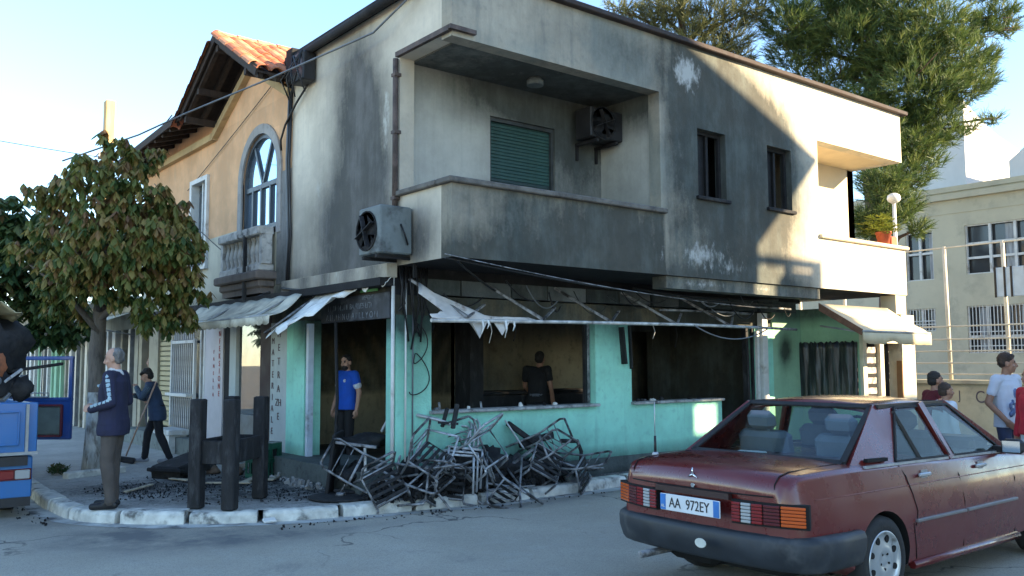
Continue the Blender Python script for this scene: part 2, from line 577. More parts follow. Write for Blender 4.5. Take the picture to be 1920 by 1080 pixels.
# concrete gutter strip along the kerb foot
mb = MB()
KG = KR[::2]
vs = []; fs = []
for i, p in enumerate(KG):
    n = side(KG, i)
    w = .20 + .03 * math.sin(i * .7)
    vs += [p - n * w + Vector((0, 0, ROAD + .004)), p + n * .06 + Vector((0, 0, ROAD + .006))]
    if i: fs.append((2 * i - 2, 2 * i, 2 * i + 1, 2 * i - 1))
mb.add(vs, [f[::-1] for f in fs])
gut = M('gutter_concrete', (.42, .42, .39), .9, var=.25, scale=3, col2=(.08, .08, .08), amt2=.45, sc2=2.5, bump=.3)
tag(mb.build('gutter', gut), kind='structure')

# pavement: loft from the kerb line to the house line
mb = MB()
def wallpoint(p):
    if p.y > .35 and p.x < -1.3: return Vector((.1, max(.1, p.y), 0))
    if p.x < 0: return Vector((.1, .1, 0))
    return Vector((max(.1, p.x), .1 if p.x < 9.5 else .1 + (p.x - 9.5) * 6, 0))
def pavesoot(x, y):
    s = .10 + .65 * gs(x, y, -.5, .9, .9, .9) + .75 * gs(x, y, -1.1, 2.4, 1.1, .8) + .7 * gs(x, y, -2.2, 2.9, .8, .7) + .5 * gs(x, y, -.6, 2.8, .7, 1.)
    if x > -.2 and y < .2: s += .75 * (1 - sstep(x, 3, 5.5))
    s += .42 * gs(x, y, -1.9, 1.3, 1.1, .6)
    s -= .5 * gs(x, y, -2.6, .95, .5, .3)
    return max(0., s * (1 - sstep(y, 4.2, 6.5)))
N = 18
cols = []
vs = []; fs = []
PK = resample(KL, .12)
for i, p in enumerate(PK):
    n = side(PK, i)
    a = p + n * .10
    b = wallpoint(p)
    for k in range(N + 1):
        q = a.lerp(b, k / N)
        vs.append((q.x, q.y, -.004 if k else -.012))
for i in range(len(PK) - 1):
    for k in range(N):
        a = i * (N + 1) + k; b = a + N + 1
        fs.append((a, b, b + 1, a + 1))
mb.add(vs, fs)
mb.at['soot'] = {k: pavesoot(v[0], v[1]) for k, v in enumerate(vs)}
tag(mb.build('pavement', K['pave']), kind='structure')

# kerb stones: each its own stone, with worn rounded nose, under the kerb
kroot = tag(thing('kerb', None, None), kind='structure')
kmat = M('kerb_stone', (.58, .57, .51), .9, var=.22, scale=6, col2=(.13, .13, .12), amt2=.4, sc2=4, bump=.5, bscale=30)
K1 = resample(KL, .05)
i = 60
first = True
while i < len(K1) - 25:
    L = R_.choice((15, 17, 18, 19))
    seg = K1[i:i + L]
    i += L
    if seg[0].y > 14 or seg[-1].x > 12.4: continue
    mb = MB()
    w = .17 + R_.uniform(-.01, .012); dz = R_.uniform(-.012, .008)
    prof = [(-.02, -.16), (-.012, -.035), (.0, -.012), (.025, .002), (w, .004), (w + .004, -.10)]
    nP = len(prof)
    vs = []; fs = []
    st = [s for s in range(0, len(seg), 2)] + ([len(seg) - 1] if (len(seg) - 1) % 2 else [])
    for a, q in enumerate(st):
        p = seg[q]
        n = side(K1, i - L + q)
        d = Vector((n.y, -n.x, 0))
        off = d * (.004 if a == 0 else -.004 if a == len(st) - 1 else 0)
        chip = R_.uniform(-.012, .004)
        for b, (u, z) in enumerate(prof):
            vs.append(p + n * (u + (chip if b < 4 else 0)) + off + Vector((0, 0, z + dz + (chip * .6 if 0 < b < 4 else 0))))
    for a in range(len(st) - 1):
        for b in range(nP - 1):
            fs.append((a * nP + b, (a + 1) * nP + b, (a + 1) * nP + b + 1, a * nP + b + 1))
    fs.append(tuple(range(nP))); fs.append(tuple(range((len(st) - 1) * nP + nP - 1, (len(st) - 1) * nP - 1, -1)))
    mb.add(vs, [f[::-1] for f in fs])
    mb.build('kerb_stone', kmat, kroot)

# ------------------------------------------------------------------ burnt corner building
plaster = (.66, .59, .46)
K['wall_up'] = soot_wall('burnt_plaster', plaster, (.30, .29, .26), peel=(.47, .47, .44), green=(.36, .40, .36))
K['wall_left'] = soot_wall('smoked_plaster', (.70, .63, .50), (.52, .48, .40), peel=(.50, .49, .43), soot=(.045, .05, .05))
K['cyan'] = soot_wall('turquoise_render', (.34, .74, .58), (.22, .45, .37), streak=.9, var=.1, grime=.45, bump=.6, peel=(.40, .41, .38))
K['green'] = soot_wall('green_render', (.36, .60, .40), (.24, .42, .28), streak=.5, var=.08, grime=.3, bump=.3)
K['plinth'] = soot_wall('dirty_plinth', (.22, .25, .235), (.06, .06, .06), streak=1., bump=.7, grime=.8)
K['beige_in'] = soot_wall('scorched_room_plaster', (.42, .34, .21), (.15, .12, .08), streak=1.2, bump=.4, grime=.55)
K['loggia'] = soot_wall('loggia_plaster', (.58, .57, .50), (.46, .45, .40), bump=.15, grime=.25, peel=(.66, .65, .6))

def soot_sun_right(x, y, z):
    s = .30
    s += .55 * sstep(x, 3.2, 3.7) * (1 - sstep(x, 5.8, 7.0))
    s += .95 * gs(x, z, 4.75, 5.35, .85, .75) + .3 * gs(x, z, 5.8, 4.2, 1.0, 1.0) + .45 * gs(x, z, 4.6, 4.3, .75, .9) + .4 * gs(x, z, 6.0, 4.3, .5, .8) + .25 * gs(x, z, 5.3, 3.6, .8, .6)
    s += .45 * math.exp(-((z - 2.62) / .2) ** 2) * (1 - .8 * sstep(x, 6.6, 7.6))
    if x < 3.42 and z < 3.55:
        s += .58 + .3 * (1 - sstep(z, 2.75, 3.2)) + .35 * gs(x, z, 2.6, 3.2, 1.1, .3)
        s *= .75 + .25 * sstep(x, 0, .9)
    if x < 3.5 and z > 5.05: s += .18 + .3 * gs(x, z, 2.8, 5.6, .9, .4)
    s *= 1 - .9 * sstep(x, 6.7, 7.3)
    s *= 1 - .65 * sstep(z - (5.95 - .38 * (x - 4.2)), -.1, .5)  # soot thinned above the cast shadow's diagonal, painting the sunlit wedge paler
    s += .1 * gs(x, z, 6.1, 5.4, .4, .3)
    p = 1.05 * gs(x, z, 3.95, 5.55, .36, .36) + .9 * gs(x, z, 4.2, 3.0, .62, .24) + .55 * gs(x, z, 5.0, 2.85, .4, .16) + .5 * gs(x, z, 3.35, 3.0, .1, .3) + .45 * gs(x, z, .5, 2.95, .6, .14)
    return s, p * (1 - sstep(x, 5.6, 6))
def soot_left(x, y, z):
    s = .02
    if y > -.1:
        s += 1.5 * gs(y, z, .85 + .18 * (z - 4.4), 4.6, .68, 1.3) + 1.15 * gs(y, z, 1.35, 3.3, 1.0, .8) + .35 * gs(y, z, .35, 3.0, .7, .5)
        s += .5 * math.exp(-((z - 2.7) / .2) ** 2) + .3 * gs(y, z, 2.75, 2.9, .25, .6)
    else:
        s += .05 + (.95 * gs(y, z, -.45, 2.95, .5, .42) if z < 3.6 else 0)
    return s, 1.0 * gs(y, z, .25, 4.5, .12, .55) + .6 * gs(y, z, 2.1, 3.9, .3, .6) + (.35 if y < -.3 and z < 3.45 else 0)

house = thing('corner_building', 'two storey corner building blackened by fire with turquoise ground floor', 'building')
B1 = -1.15
# upper storey, right hand face
mb = MB()
fR = lambda u, v, w: (u, B1 + w, v)
mb.wall(fR, (0, 9.76), (2.7, 5.94), [(-1, 3.38, 3.52, 5.17), (7.1, 20, 3.5, 5.08), (4.15, 4.77, 3.84, 4.8), (5.76, 6.37, 3.85, 4.8)], .2, .085, attr=soot_sun_right)
mb.build('upper_wall', K['wall_up'], house)
mb = MB()
fL = lambda u, v, w: (w, u, v)
mb.wall(fL, (B1 + .2, 2.94), (2.7, 5.94), [(-9, -.06, 3.52, 5.22)], .2, .085, attr=soot_left)
mb.build('upper_wall', K['wall_left'], house)
mb = MB()
mb.wall(lambda u, v, w: (9.76 - w, u, v), (B1 + .2, 6), (2.7, 5.94), [(-9, -.2, 3.5, 5.08)], .2, .6, attr=lambda x, y, z: .05)
mb.build('upper_wall', K['wall_up'], house)
# loggias
mb = MB()
def soot_log(x, y, z):
    s = .26 + .5 * sstep(x, .9, 2.5) + .85 * sstep(z, 4.45, 5.1) * (.35 + .65 * sstep(x, .3, 1.5)) + .4 * gs(x, z, 3.0, 4.6, .7, .5)
    return s, .5 * gs(x, z, 2.7, 3.6, .3, .4)
mb.wall(lambda u, v, w: (u, 0 + w, v), (.2, 3.6), (2.9, 5.25), [(1.4, 2.52, 3.3, 4.76)], .2, .1, attr=soot_log)
mb.wall(lambda u, v, w: (3.4 + w, u, v), (B1 + .2, 0), (2.9, 5.2), [], .15, .1, attr=lambda x, y, z: (.35 + .75 * sstep(z, 4.5, 5.1), .2))
mb.build('loggia_wall', K['loggia'], house)
mb = MB()
mb.wall(lambda u, v, w: (u, v, 5.2 + w), (.2, 3.55), (B1 + .2, .2), [], .1, .2, attr=lambda x, y, z: .9 + .25 * sstep(x, .5, 1.5))
mb.build('loggia_ceiling', K['loggia'], house)
mb = MB()
mb.wall(lambda u, v, w: (u, v, 2.9 - w), (.2, 9.56), (B1 + .2, .3), [], .1, .5, attr=lambda x, y, z: .4)
mb.build('loggia_floor', K['loggia'], house)
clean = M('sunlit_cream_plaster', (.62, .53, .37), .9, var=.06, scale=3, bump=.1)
mb = MB()
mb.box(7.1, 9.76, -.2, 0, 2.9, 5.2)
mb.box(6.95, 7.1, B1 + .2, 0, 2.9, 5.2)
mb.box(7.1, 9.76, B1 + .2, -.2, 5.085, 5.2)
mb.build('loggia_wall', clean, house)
mb = MB()
mb.wall(lambda u, v, w: (u, v, 2.698 + w), (0.01, 9.75), (B1 + .01, .3), [], .1, .2, attr=lambda x, y, z: 1.2 - .8 * sstep(x, 7.2, 8.4))
mb.build('soffit', K['soot'], house)
# parapet caps and edge strips
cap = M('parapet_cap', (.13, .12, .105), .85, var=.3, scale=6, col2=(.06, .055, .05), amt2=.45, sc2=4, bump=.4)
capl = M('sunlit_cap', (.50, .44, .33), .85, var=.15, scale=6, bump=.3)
mb = MB()
mb.cbox((1.70, B1 + .09, 3.55), (3.52, .30, .065), None, 0, .012)
mb.cbox((.09, -.48, 3.551), (.30, .84, .063), None, 0, .012)
mb.build('parapet_cap', cap, house)
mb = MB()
mb.cbox((8.44, B1 + .09, 3.53), (2.74, .30, .06), None, 0, .012)  # raised dark strip painting the shade of the recess above the plate
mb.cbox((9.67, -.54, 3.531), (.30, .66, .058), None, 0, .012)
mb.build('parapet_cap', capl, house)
coping = M('roof_coping', (.035, .024, .02), .8, var=.3, scale=8, col2=(.05, .04, .04), amt2=.4, bump=.3)
mb = MB()
mb.cbox((4.9, B1 + .06, 5.975), (9.98, .30, .07), None, 0, .01)
mb.cbox((9.74, 2.4, 5.976), (.24, 6.8, .068), None, 0, .01)
mb.build('coping', coping, house)
mb = MB()
mb.cbox((.02, .98, 5.99), (.30, 4.0, .08), None, 0, .01)
mb.tube([(-.12, -1.1, 5.93), (-.12, 2.9, 5.93)], .055, 8)
mb.build('gutter_pipe', K['soot'], house)
mb = MB()
mb.box(.2, 9.56, B1 + .2, 6, 5.78, 5.92)
mb.build('roof', K['concrete'], house)
lip = M('rusty_drip_strip', (.10, .075, .065), .75, .2, var=.4, scale=8, bump=.2)
mb = MB()
mb.bar((-.035, -.04, 5.245), (-.035, B1 - .02, 5.245), .05, .06)
mb.bar((-.06, B1 - .035, 5.25), (.30, B1 - .035, 5.25), .05, .05)
mb.build('drip_strip', lip, house)
mb = MB()
mb.tube([(-.045, -.03, 5.2), (-.045, -.03, 3.2)], .035, 8)
for z in (5.0, 4.3, 3.5): mb.cbox((-.035, -.03, z), (.09, .09, .04))
mb.build('drain_pipe', lip, house)
mb = MB()
mb.tube([(-.03, .02, 2.6), (-.03, .02, .1)], .022, 8)
mb.build('drain_pipe', K['white_paint'], house)
# loggia window: closed green roller shutter, slat by slat
shut = M('green_shutter', (.027, .075, .066), .6, var=.25, scale=4, col2=(.02, .03, .03), amt2=.35, sc2=2, bump=.05)
shut2 = M('sooty_shutter', (.025, .05, .05), .6, var=.25, scale=4, bump=.05)
fr_m = M('dark_window_frame', (.05, .055, .055), .5, .2, var=.3, bump=.05)
wz = bpy.data.objects.new('window', None); COL.objects.link(wz); wz.parent = house; wz.location = (1.96, .06, 3.3)
mb = MB()
for x in (-.55, .55): mb.bar((x, 0, 0), (x, 0, 1.46), .05, .06)
mb.bar((-.52, 0, 1.44), (.52, 0, 1.44), .05, .06); mb.bar((-.52, 0, .02), (.52, 0, .02), .05, .06)
mb.build('frame', fr_m, wz)
mb = MB()
mb.cbox((0, 0, 0), (1.06, .018, .042), None, 0, .005)
sl = mb.mesh('slat', shut)
mb = MB()
mb.cbox((0, 0, 0), (1.06, .018, .042), None, 0, .005)
sl2 = mb.mesh('slat', shut2)
for k in range(31):
    obj('slat', sl2 if k < 14 else sl, wz, (0, .03 + R_.uniform(-.003, .003), .05 + k * .0455))
# burnt out windows
def burnt_window(x0, x1, z0, z1, y):
    w = bpy.data.objects.new('window', None); COL.objects.link(w); w.parent = house; w.location = ((x0 + x1) / 2, y + .12, z0)
    hw = (x1 - x0) / 2; h = z1 - z0
    mb = MB()
    for x in (-hw + .025, hw - .025): mb.bar((x, 0, 0), (x, 0, h), .05, .05)
    mb.bar((-hw + .05, 0, h - .025), (hw - .05, 0, h - .025), .05, .05)
    mb.bar((.02, .01, .0), (.025, .01, h - .05), .035, .05)
    mb.build('frame', K['soot'], w)
    mb = MB()
    mb.cbox((0, -.10, -.025), (hw * 2 + .1, .14, .05), None, 0, .008)
    mb.build('sill', K['soot'], w)
    mb = MB()
    mb.box(-hw + .05, .0, .035, .05, .05, h - .05)
    mb.build('shutter', K['soot'], w)
burnt_window(4.15, 4.77, 3.84, 4.8, B1)
burnt_window(5.76, 6.37, 3.85, 4.8, B1)
mb = MB()
mb.box(3.6, 6.94, -.45, -.40, 2.9, 5.2)  # black sheet behind the windows, painting the unlit rooms dark
mb.build('dark_backing', K['soot'], house)
mb = MB(); mb.lathe([(.11, 5.10), (.11, 5.16), (.08, 5.2)], (1.75, -.5, 0), 14); mb.build('ceiling_lamp', K['ac_white'], house)

# ---- ground floor, right hand face
def soot_cyan(x, y, z):
    s = .95 * sstep(z, 1.75, 2.15) * (.55 + .45 * (1 - sstep(x, .3, 1.2))) + .6 * (1 - sstep(z, .22, .42)) + .02
    s += .5 * gs(x, z, .3, 2.0, .5, .45) * 1.2
    s += .65 * gs(x, z, 1.6, .3, 1.3, .35) + .35 * gs(x, z, 3.1, 1.9, .1, .4) + .35 * gs(x, z, 3.6, 2.0, .3, .3) + .2 * gs(x, z, .3, 1.4, .3, .6)
    e = max(gs(x, z, .47, 1.5, .05, .7), gs(x, z, 3.3, 1.5, .06, .6), gs(x, z, 3.92, 1.5, .06, .6), .8 * math.exp(-((z - .9) / .06) ** 2), .9 * math.exp(-((z - .3) / .12) ** 2))
    return s, .12 + .42 * e
mb = MB()
mb.wall(lambda u, v, w: (u, w, v), (0, 7.4), (.22, 2.12), [(.5, 3.24, .96, 3), (3.96, 6.0, .96, 3), (6.0, 6.9, -1, 3)], .22, .09, attr=soot_cyan)
mb.build('ground_wall', K['cyan'], house)
mb = MB()
mb.wall(lambda u, v, w: (u, w, v), (7.4, 8.3), (.0, 2.45), [], .22, .12, attr=lambda x, y, z: .1 + 1.3 * gs(x, z, 7.75, 1.75, .16, .22) + .9 * sstep(z, 2.1, 2.4) + .2 * gs(x, z, 7.7, 1.5, .1, .3))
mb.wall(lambda u, v, w: (8.22 + w, u, v), (-1.1, 0), (0, 2.45), [(-1.06, -.04, .85, 1.86)], .1, .12, attr=lambda x, y, z: .15 + .8 * sstep(z, 2.1, 2.4))
mb.build('ground_wall', K['green'], house)
mb = MB()
mb.wall(lambda u, v, w: (u, -.018 + w, v), (-.02, 6.0), (-.02, .22), [], .2, .12, attr=lambda x, y, z: .75 - .35 * sstep(x, 3.2, 5) + .3 * (z < .05))
mb.build('plinth', K['plinth'], house)
# pillar rib between door and green strip, rising dirty edges
mb = MB()
mb.box(6.98, 7.12, -.10, -.001, .05, 2.35)
mb.build('door_frame', K['white_paint'], house)
mb = MB()
mb.wall(lambda u, v, w: (u, .03 + w, v), (0, 8.2), (2.12, 2.36), [], .16, .12, attr=lambda x, y, z: .8 + .6 * gs(x, z, .3, 2.25, .8, .5) + .35 * math.sin(x * 2.1) ** 2 + .7 * sstep(x, 4.5, 6))
mb.build('lintel', K['beige_in'], house)
bl_m = [soot_wall('concrete_block_%d' % i, c, (.13, .13, .125), streak=.6, bump=.5) for i, c in enumerate(((.30, .31, .30), (.24, .25, .25), (.34, .34, .32)))]
x = .32; i = 0
while x < 8.0:
    L = R_.choice((.66, .72, .62, .8))
    mb = MB()
    so_ = R_.uniform(.5, 1.05) + .5 * sstep(x, 3.5, 6)
    mb.wall(lambda u, v, w: (u, w, v), (x + .012, min(8.1, x + L - .012)), (2.375 + R_.uniform(0, .01), 2.57), [], .18, .1, attr=lambda a, b, c: so_ + .3 * gs(a, c, x, 2.4, .2, .2))
    mb.build('block', bl_m[i % 3], house, (0, R_.uniform(-.015, .012), 0))
    x += L; i += 1
mb = MB()
mb.box(.0, 8.3, .05, .3, 2.56, 2.7)
mb.box(.0, .31, .02, .25, 2.36, 2.56)
mb.build('ring_beam', K['soot'], house)
mb = MB()
mb.wall(lambda u, v, w: (u, B1 + .04 + w, v), (3.5, 7.1), (2.53, 2.695), [], .25, .09, attr=lambda x, y, z: (.88, .9 * gs(x, z, 4.3, 2.62, .5, .12) + .7 * gs(x, z, 5.7, 2.62, .35, .1) + .5 * gs(x, z, 6.4, 2.6, .3, .1)))
mb.build('edge_beam', K['wall_up'], house)
# window sills, frames left in the openings
sill_m = M('scorched_sill', (.33, .34, .34), .6, .2, var=.3, scale=8, col2=(.07, .07, .07), amt2=.4, sc2=7, bump=.3)
for a, b in ((.47, 3.27), (3.94, 6.0)):
    mb = MB()
    mb.cbox(((a + b) / 2, .06, .955), (b - a, .26, .04), None, 0, .008)
    mb.build('window_sill', sill_m, house)
for x, m_ in ((3.2, 'metal_burnt'), (4.0, 'metal_burnt'), (.53, 'white_paint'), (3.15, 'soot')):
    mb = MB(); mb.bar((x, .12, .98), (x, .12, 2.1), .045, .05); mb.build('window_frame', K[m_], house)
mb = MB()
mb.bar((6.74, .05, .3), (6.70, .05, 2.1), .09, .06); mb.bar((6.88, .04, .3), (6.88, .04, 2.1), .04, .05)
mb.build('door_frame', K['char'], house)
mb = MB()
mb.bar((6.92, -.03, .3), (6.92, -.03, 2.05), .05, .06)
mb.build('door_frame', K['white_paint'], house)
# hanging scorched strip on the pillar between the windows
mb = MB()
mb.bar((3.72, -.04, 2.05), (3.77, -.05, 1.52), .10, .03); mb.bar((3.90, -.03, 2.08), (3.93, -.03, 1.45), .05, .02)
mb.build('loose_trim', K['char'], house)

# ---- ground floor, left hand face
mb = MB()
mb.wall(lambda u, v, w: (w, u, v), (2.44, 3.02), (.28, 2.15), [], .25, .09, attr=lambda x, y, z: .9 * sstep(z, 1.35, 2.1) * (1 - sstep(y, 2.5, 2.85)) + .25 * (1 - sstep(z, .3, .5)))
mb.build('pillar', K['cyan'], house)
K['white_wall'] = soot_wall('chalky_white_wall', (.56, .60, .57), (.40, .44, .42), streak=.6, var=.06, bump=.2)
mb = MB()
mb.wall(lambda u, v, w: (w, u, v), (3.02, 3.58), (.28, 2.15), [], .25, .09, attr=lambda x, y, z: .1)
mb.build('pillar', K['white_wall'], house)
mb = MB()
mb.bar((.04, 2.35, .28), (.04, 2.35, 2.1), .07, .08)
mb.build('door_frame', M('blue_white_frame', (.50, .58, .66), .5, var=.1, col2=(.1, .1, .1), amt2=.25, bump=.05), house)
mb = MB()
mb.wall(lambda u, v, w: (.02 + w, u, v), (.22, 3.6), (2.15, 2.6), [], .2, .12, attr=lambda x, y, z: .95)
mb.build('lintel', K['beige_in'], house)
mb = MB()
mb.wall(lambda u, v, w: (-.14 + w, u, v), (-.02, 2.93), (2.56, 2.72), [], .139, .09, attr=lambda x, y, z: (.45 + .4 * math.sin(y * 5) ** 2, .5))
mb.wall(lambda u, v, w: (u, v, 2.722 - w), (-.14, 0), (-.02, 2.93), [], .002, .2, attr=lambda x, y, z: .3)
mb.build('ledge', K['wall_left'], house)
mb = MB()
mb.box(-.22, .0, .0, 10.0, 2.46, 2.555)
mb.build('canopy_strip', K['soot'], house)
# door step along the left face
mb = MB()
mb.wall(lambda u, v, w: (u, v, .28 - w), (-.32, .6), (.25, 10.2), [], .30, .15, attr=lambda x, y, z: .42 * (1 - sstep(y, 2.6, 4)) + .12)
mb.build('door_step', K['plinth'], house)
# the burnt room
mb = MB()
def soot_room(x, y, z):
    return .34 + .6 * sstep(z, 1.6, 2.4) + .5 * gs(x, z, 3.4, 1.2, .6, .7) + .6 * sstep(x, 6.3, 7.3) - .3 * gs(x, z, 5.2, 1.5, 1., .5)
mb.wall(lambda u, v, w: (u, 2.82 + w, v), (2.8, 7.3), (.2, 2.7), [], .1, .15, attr=soot_room)
def mott(x, y, z): return (.85 + .3 * sstep(z, 1.5, 2.3)) * sstep(z, .98, 1.12) * (.7 + .3 * math.sin(x * 7 + z * 5 + y * 6) ** 2) + .1
mb.wall(lambda u, v, w: (u, 4.9 + w, v), (.65, 2.79), (.08, 2.7), [], .12, .1, attr=mott)
mb.wall(lambda u, v, w: (2.8 + w, u, v), (2.821, 4.9), (.08, 2.7), [], .12, .1, attr=mott)
mb.build('room_wall', K['beige_in'], house)
mb = MB()
mb.wall(lambda u, v, w: (7.3 + w, u, v), (.22, 2.82), (.2, 2.7), [], .1, .2, attr=lambda x, y, z: 1.15)
mb.wall(lambda u, v, w: (u, v, 2.58 + w), (.2, 7.3), (.22, 4.9), [], .1, .3, attr=lambda x, y, z: 1.3)
mb.wall(lambda u, v, w: (u, v, .08 + w), (.25, 7.3), (.22, 4.9), [], .1, .3, attr=lambda x, y, z: .9)
mb.wall(lambda u, v, w: (u, 2.2 + w, v), (6.0, 7.3), (.2, 2.7), [(6.2, 6.8, 0, 2.1)], .12, .2, attr=lambda x, y, z: 1.2 - .5 * gs(x, z, 5.9, 1.8, .2, .5))
mb.build('room_wall', K['beige_in'], house)
mb = MB(); mb.box(2.45, 2.7, 1.9, 2.3, .1, 2.57); mb.build('column', K['char'], house)
mb = MB(); mb.box(4.15, 4.35, .9, 1.05, .2, 2.5); mb.build('column', K['beige_in'], house)
# right hand little shop under the overhang
mb = MB()
wf = K['white_paint']
mb.box(8.22, 8.34, -1.16, -1.1, 0, 2.3); mb.box(8.34, 8.8, -1.14, -1.05, 0, .95); mb.box(8.78, 8.9, -1.15, -1.05, 0, 2.3)
mb.box(9.52, 9.96, -1.15, -.9, 0, 2.35); mb.box(8.34, 9.52, -1.14, -1.05, 1.85, 2.3)
mb.build('shop_front', M('shop_front_cream', (.56, .52, .40), .7, var=.12, scale=4, col2=(.3, .25, .18), amt2=.3, bump=.1), house)
mb = MB()
for k in range(5): mb.box(8.36, 8.77, -1.09, -1.06, 1.0 + k * .17, 1.10 + k * .17)
mb.build('shelf', M('shelf_goods', (.40, .34, .30), .7, var=.5, scale=14, col2=(.12, .1, .1), amt2=.5, sc2=9), house)
mb = MB(); mb.box(8.3, 9.5, -.9, -.85, 0, 2.3); mb.box(8.33, 9.6, -.85, 0, 2.28, 2.32); mb.build('shop_back', K['soot'], house)
mb = MB(); mb.bar((9.44, -1.12, .1), (9.47, -1.12, 1.55), .10, .03); mb.build('door', M('brown_door_edge', (.20, .11, .05), .6, bump=.1), house)
mb = MB()
mb.box(9.40, 9.74, B1 + .02, B1 + .3, 2.36, 2.69)
mb.build('corner_block', clean, house)
mb = MB(); mb.tube([(9.55, B1 + .15, 2.36), (9.57, B1 + .15, 1.8)], .03, 8); mb.build('downpipe', K['white_paint'], house)
# ------------------------------------------------------------------ orange house next door
K['orange'] = soot_wall('apricot_render', (.78, .46, .25), (.6, .42, .27), streak=1., var=.14, bump=.15, grime=.3)
K['whitewash'] = soot_wall('old_whitewash', (.66, .62, .48), (.5, .47, .38), streak=.8, var=.1, bump=.15)
K['stone'] = soot_wall('grey_stone', (.36, .35, .33), (.16, .155, .15), streak=1., bump=.4, grime=.6)
oh = thing('orange_house', 'orange rendered house with arched window, balustrade and red tiled gable', 'building')
mb = MB()
def orange_s(x, y, z): return .05 + .5 * gs(y, z, 2.95, 3.6, .35, .9) + .45 * gs(y, z, 3.2, 2.8, .4, .5) + .18 * gs(y, z, 4.3, 5.9, 1., .2)
# wall with the arch: square hole, then the arch ring fills the corners
mb.wall(lambda u, v, w: (w, u, v), (2.945, 10.2), (3.72, 5.55), [(3.42, 4.80, 3, 5.14), (6.42, 7.15, 3.3, 4.82)], .22, .1, attr=orange_s)
yc, zc, rr = 4.11, 4.45, .69
for sgn in (-1, 1):
    arc = [(yc + sgn * rr * math.cos(a), zc + rr * math.sin(a)) for a in [PI / 2 * k / 10 for k in range(11)]]
    for k in range(10):
        (y0, z0), (y1, z1) = arc[k], arc[k + 1]
        q = [(y0, z0), (y0 if k else y0, 5.14), (y1, 5.14), (y1, z1)]
        if k == 0: q = [(y0, z0), (yc + sgn * .69, 5.14), (y1, 5.14), (y1, z1)]
        mb.add([(0, a, b) for a, b in q] + [(.22, a, b) for a, b in q], [(0, 1, 2, 3), (7, 6, 5, 4), (0, 3, 7, 4)])
# gable peak over the eaves line
pk = [(2.945, 5.55), (5.95, 5.55), (4.47, 6.4), (2.945, 5.58)]
mb.prism([(2.946, 5.551), (5.98, 5.551), (4.47, 6.42), (2.946, 5.60)], lambda a, b, t: (t, a, b), 0, .22)
mb.box(.02, .2, 6.0, 10.2, 5.551, 6.05)
mb.build('wall', K['orange'], oh)
mb = MB()
mb.wall(lambda u, v, w: (w, u, v), (2.945, 10.2), (2.55, 3.72), [(3.42, 4.80, 3.52, 9), (6.42, 7.15, 3.3, 9)], .22, .12, attr=lambda x, y, z: .1 + .6 * gs(y, z, 3.2, 2.7, .5, .6) + .55 * gs(y, z, 5.2, 2.65, .25, .5) + .4 * (1 - sstep(z, 2.6, 2.8)))
mb.build('wall', K['whitewash'], oh)
mb = MB(); mb.box(.22, 7, 2.95, 10.2, 2.72, 5.5); mb.box(.62, .64, 3.58, 10.2, .1, 2.72); mb.build('wall', K['soot'], oh)
# stone arch surround
mb = MB()
ring = [(yc + math.cos(a) * r, zc + math.sin(a) * r) for r in (.69, .84) for a in [PI * k / 20 for k in range(21)]]
for k in range(20):
    a, b, c, d = ring[k], ring[k + 1], ring[22 + k], ring[21 + k]
    q = [a, b, c, d]
    mb.add([(-.03, *p) for p in q] + [(.02, *p) for p in q], [(0, 1, 2, 3), (0, 4, 5, 1), (2, 6, 7, 3)])
mb.box(-.03, .02, yc - .84, yc - .69, 3.5, 4.45)
mb.box(-.03, .02, yc + .69, yc + .84, 3.5, 4.45)
mb.build('arch_surround', K['stone'], oh)
mb = MB(); mb.wall(lambda u, v, w: (-.012 + w, u, v), (2.95, 3.42), (2.72, 4.4), [], .011, .1, attr=lambda x, y, z: .25 + .5 * (1 - sstep(z, 2.8, 3.6))); mb.build('patched_render', K['stone'], oh)
# arch window: frame, panes
win = bpy.data.objects.new('window', None); COL.objects.link(win); win.parent = oh; win.location = (.06, yc, 3.62)
fm = M('blue_grey_frame', (.06, .075, .09), .45, .1, var=.2, bump=.03)
mb = MB()
R0_ = .66
for k in range(20):
    a0, a1 = PI * k / 20, PI * (k + 1) / 20
    mb.bar((0, R0_ * math.cos(a0), .83 + R0_ * math.sin(a0)), (0, R0_ * math.cos(a1), .83 + R0_ * math.sin(a1)), .07, .07)
for y in (-.66, .66): mb.bar((0, y, 0), (0, y, .83), .07, .07)
mb.bar((0, -.66, .03), (0, .66, .03), .07, .07)
mb.bar((0, -.64, .70), (0, .64, .70), .055, .075)
for y in (-.31, .04, .36): mb.bar((.0, y, .06), (.0, y, .68), .05, .06)
mb.bar((0, 0.0, .72), (0, .34, 1.38), .045, .05); mb.bar((0, 0.0, .72), (0, -.34, 1.38), .045, .05)
mb.build('frame', fm, win)
gm = NT('sky_mirroring_pane')
gm.b.inputs['Base Color'].default_value = (.20, .30, .40, 1)
gm.b.inputs['Metallic'].default_value = .85
gm.b.inputs['Roughness'].default_value = .04
K['mirror_pane'] = gm.mat
gm.b.inputs['Base Color'].default_value = (.42, .55, .68, 1)
mb = MB()
pts = [(-.64, .05), (.64, .05), (.64, .83)] + [(.64 * math.cos(PI * k / 16), .83 + .64 * math.sin(PI * k / 16)) for k in range(1, 16)] + [(-.64, .83)]
mb.prism(pts, lambda a, b, t: (t, a, b), .01, .016)
mb.build('pane', K['mirror_pane'], win)
mb = MB()
mb.box(.02, .04, .30, .56, .06, .66); mb.box(.02, .04, -.6, -.5, .72, 1.15)
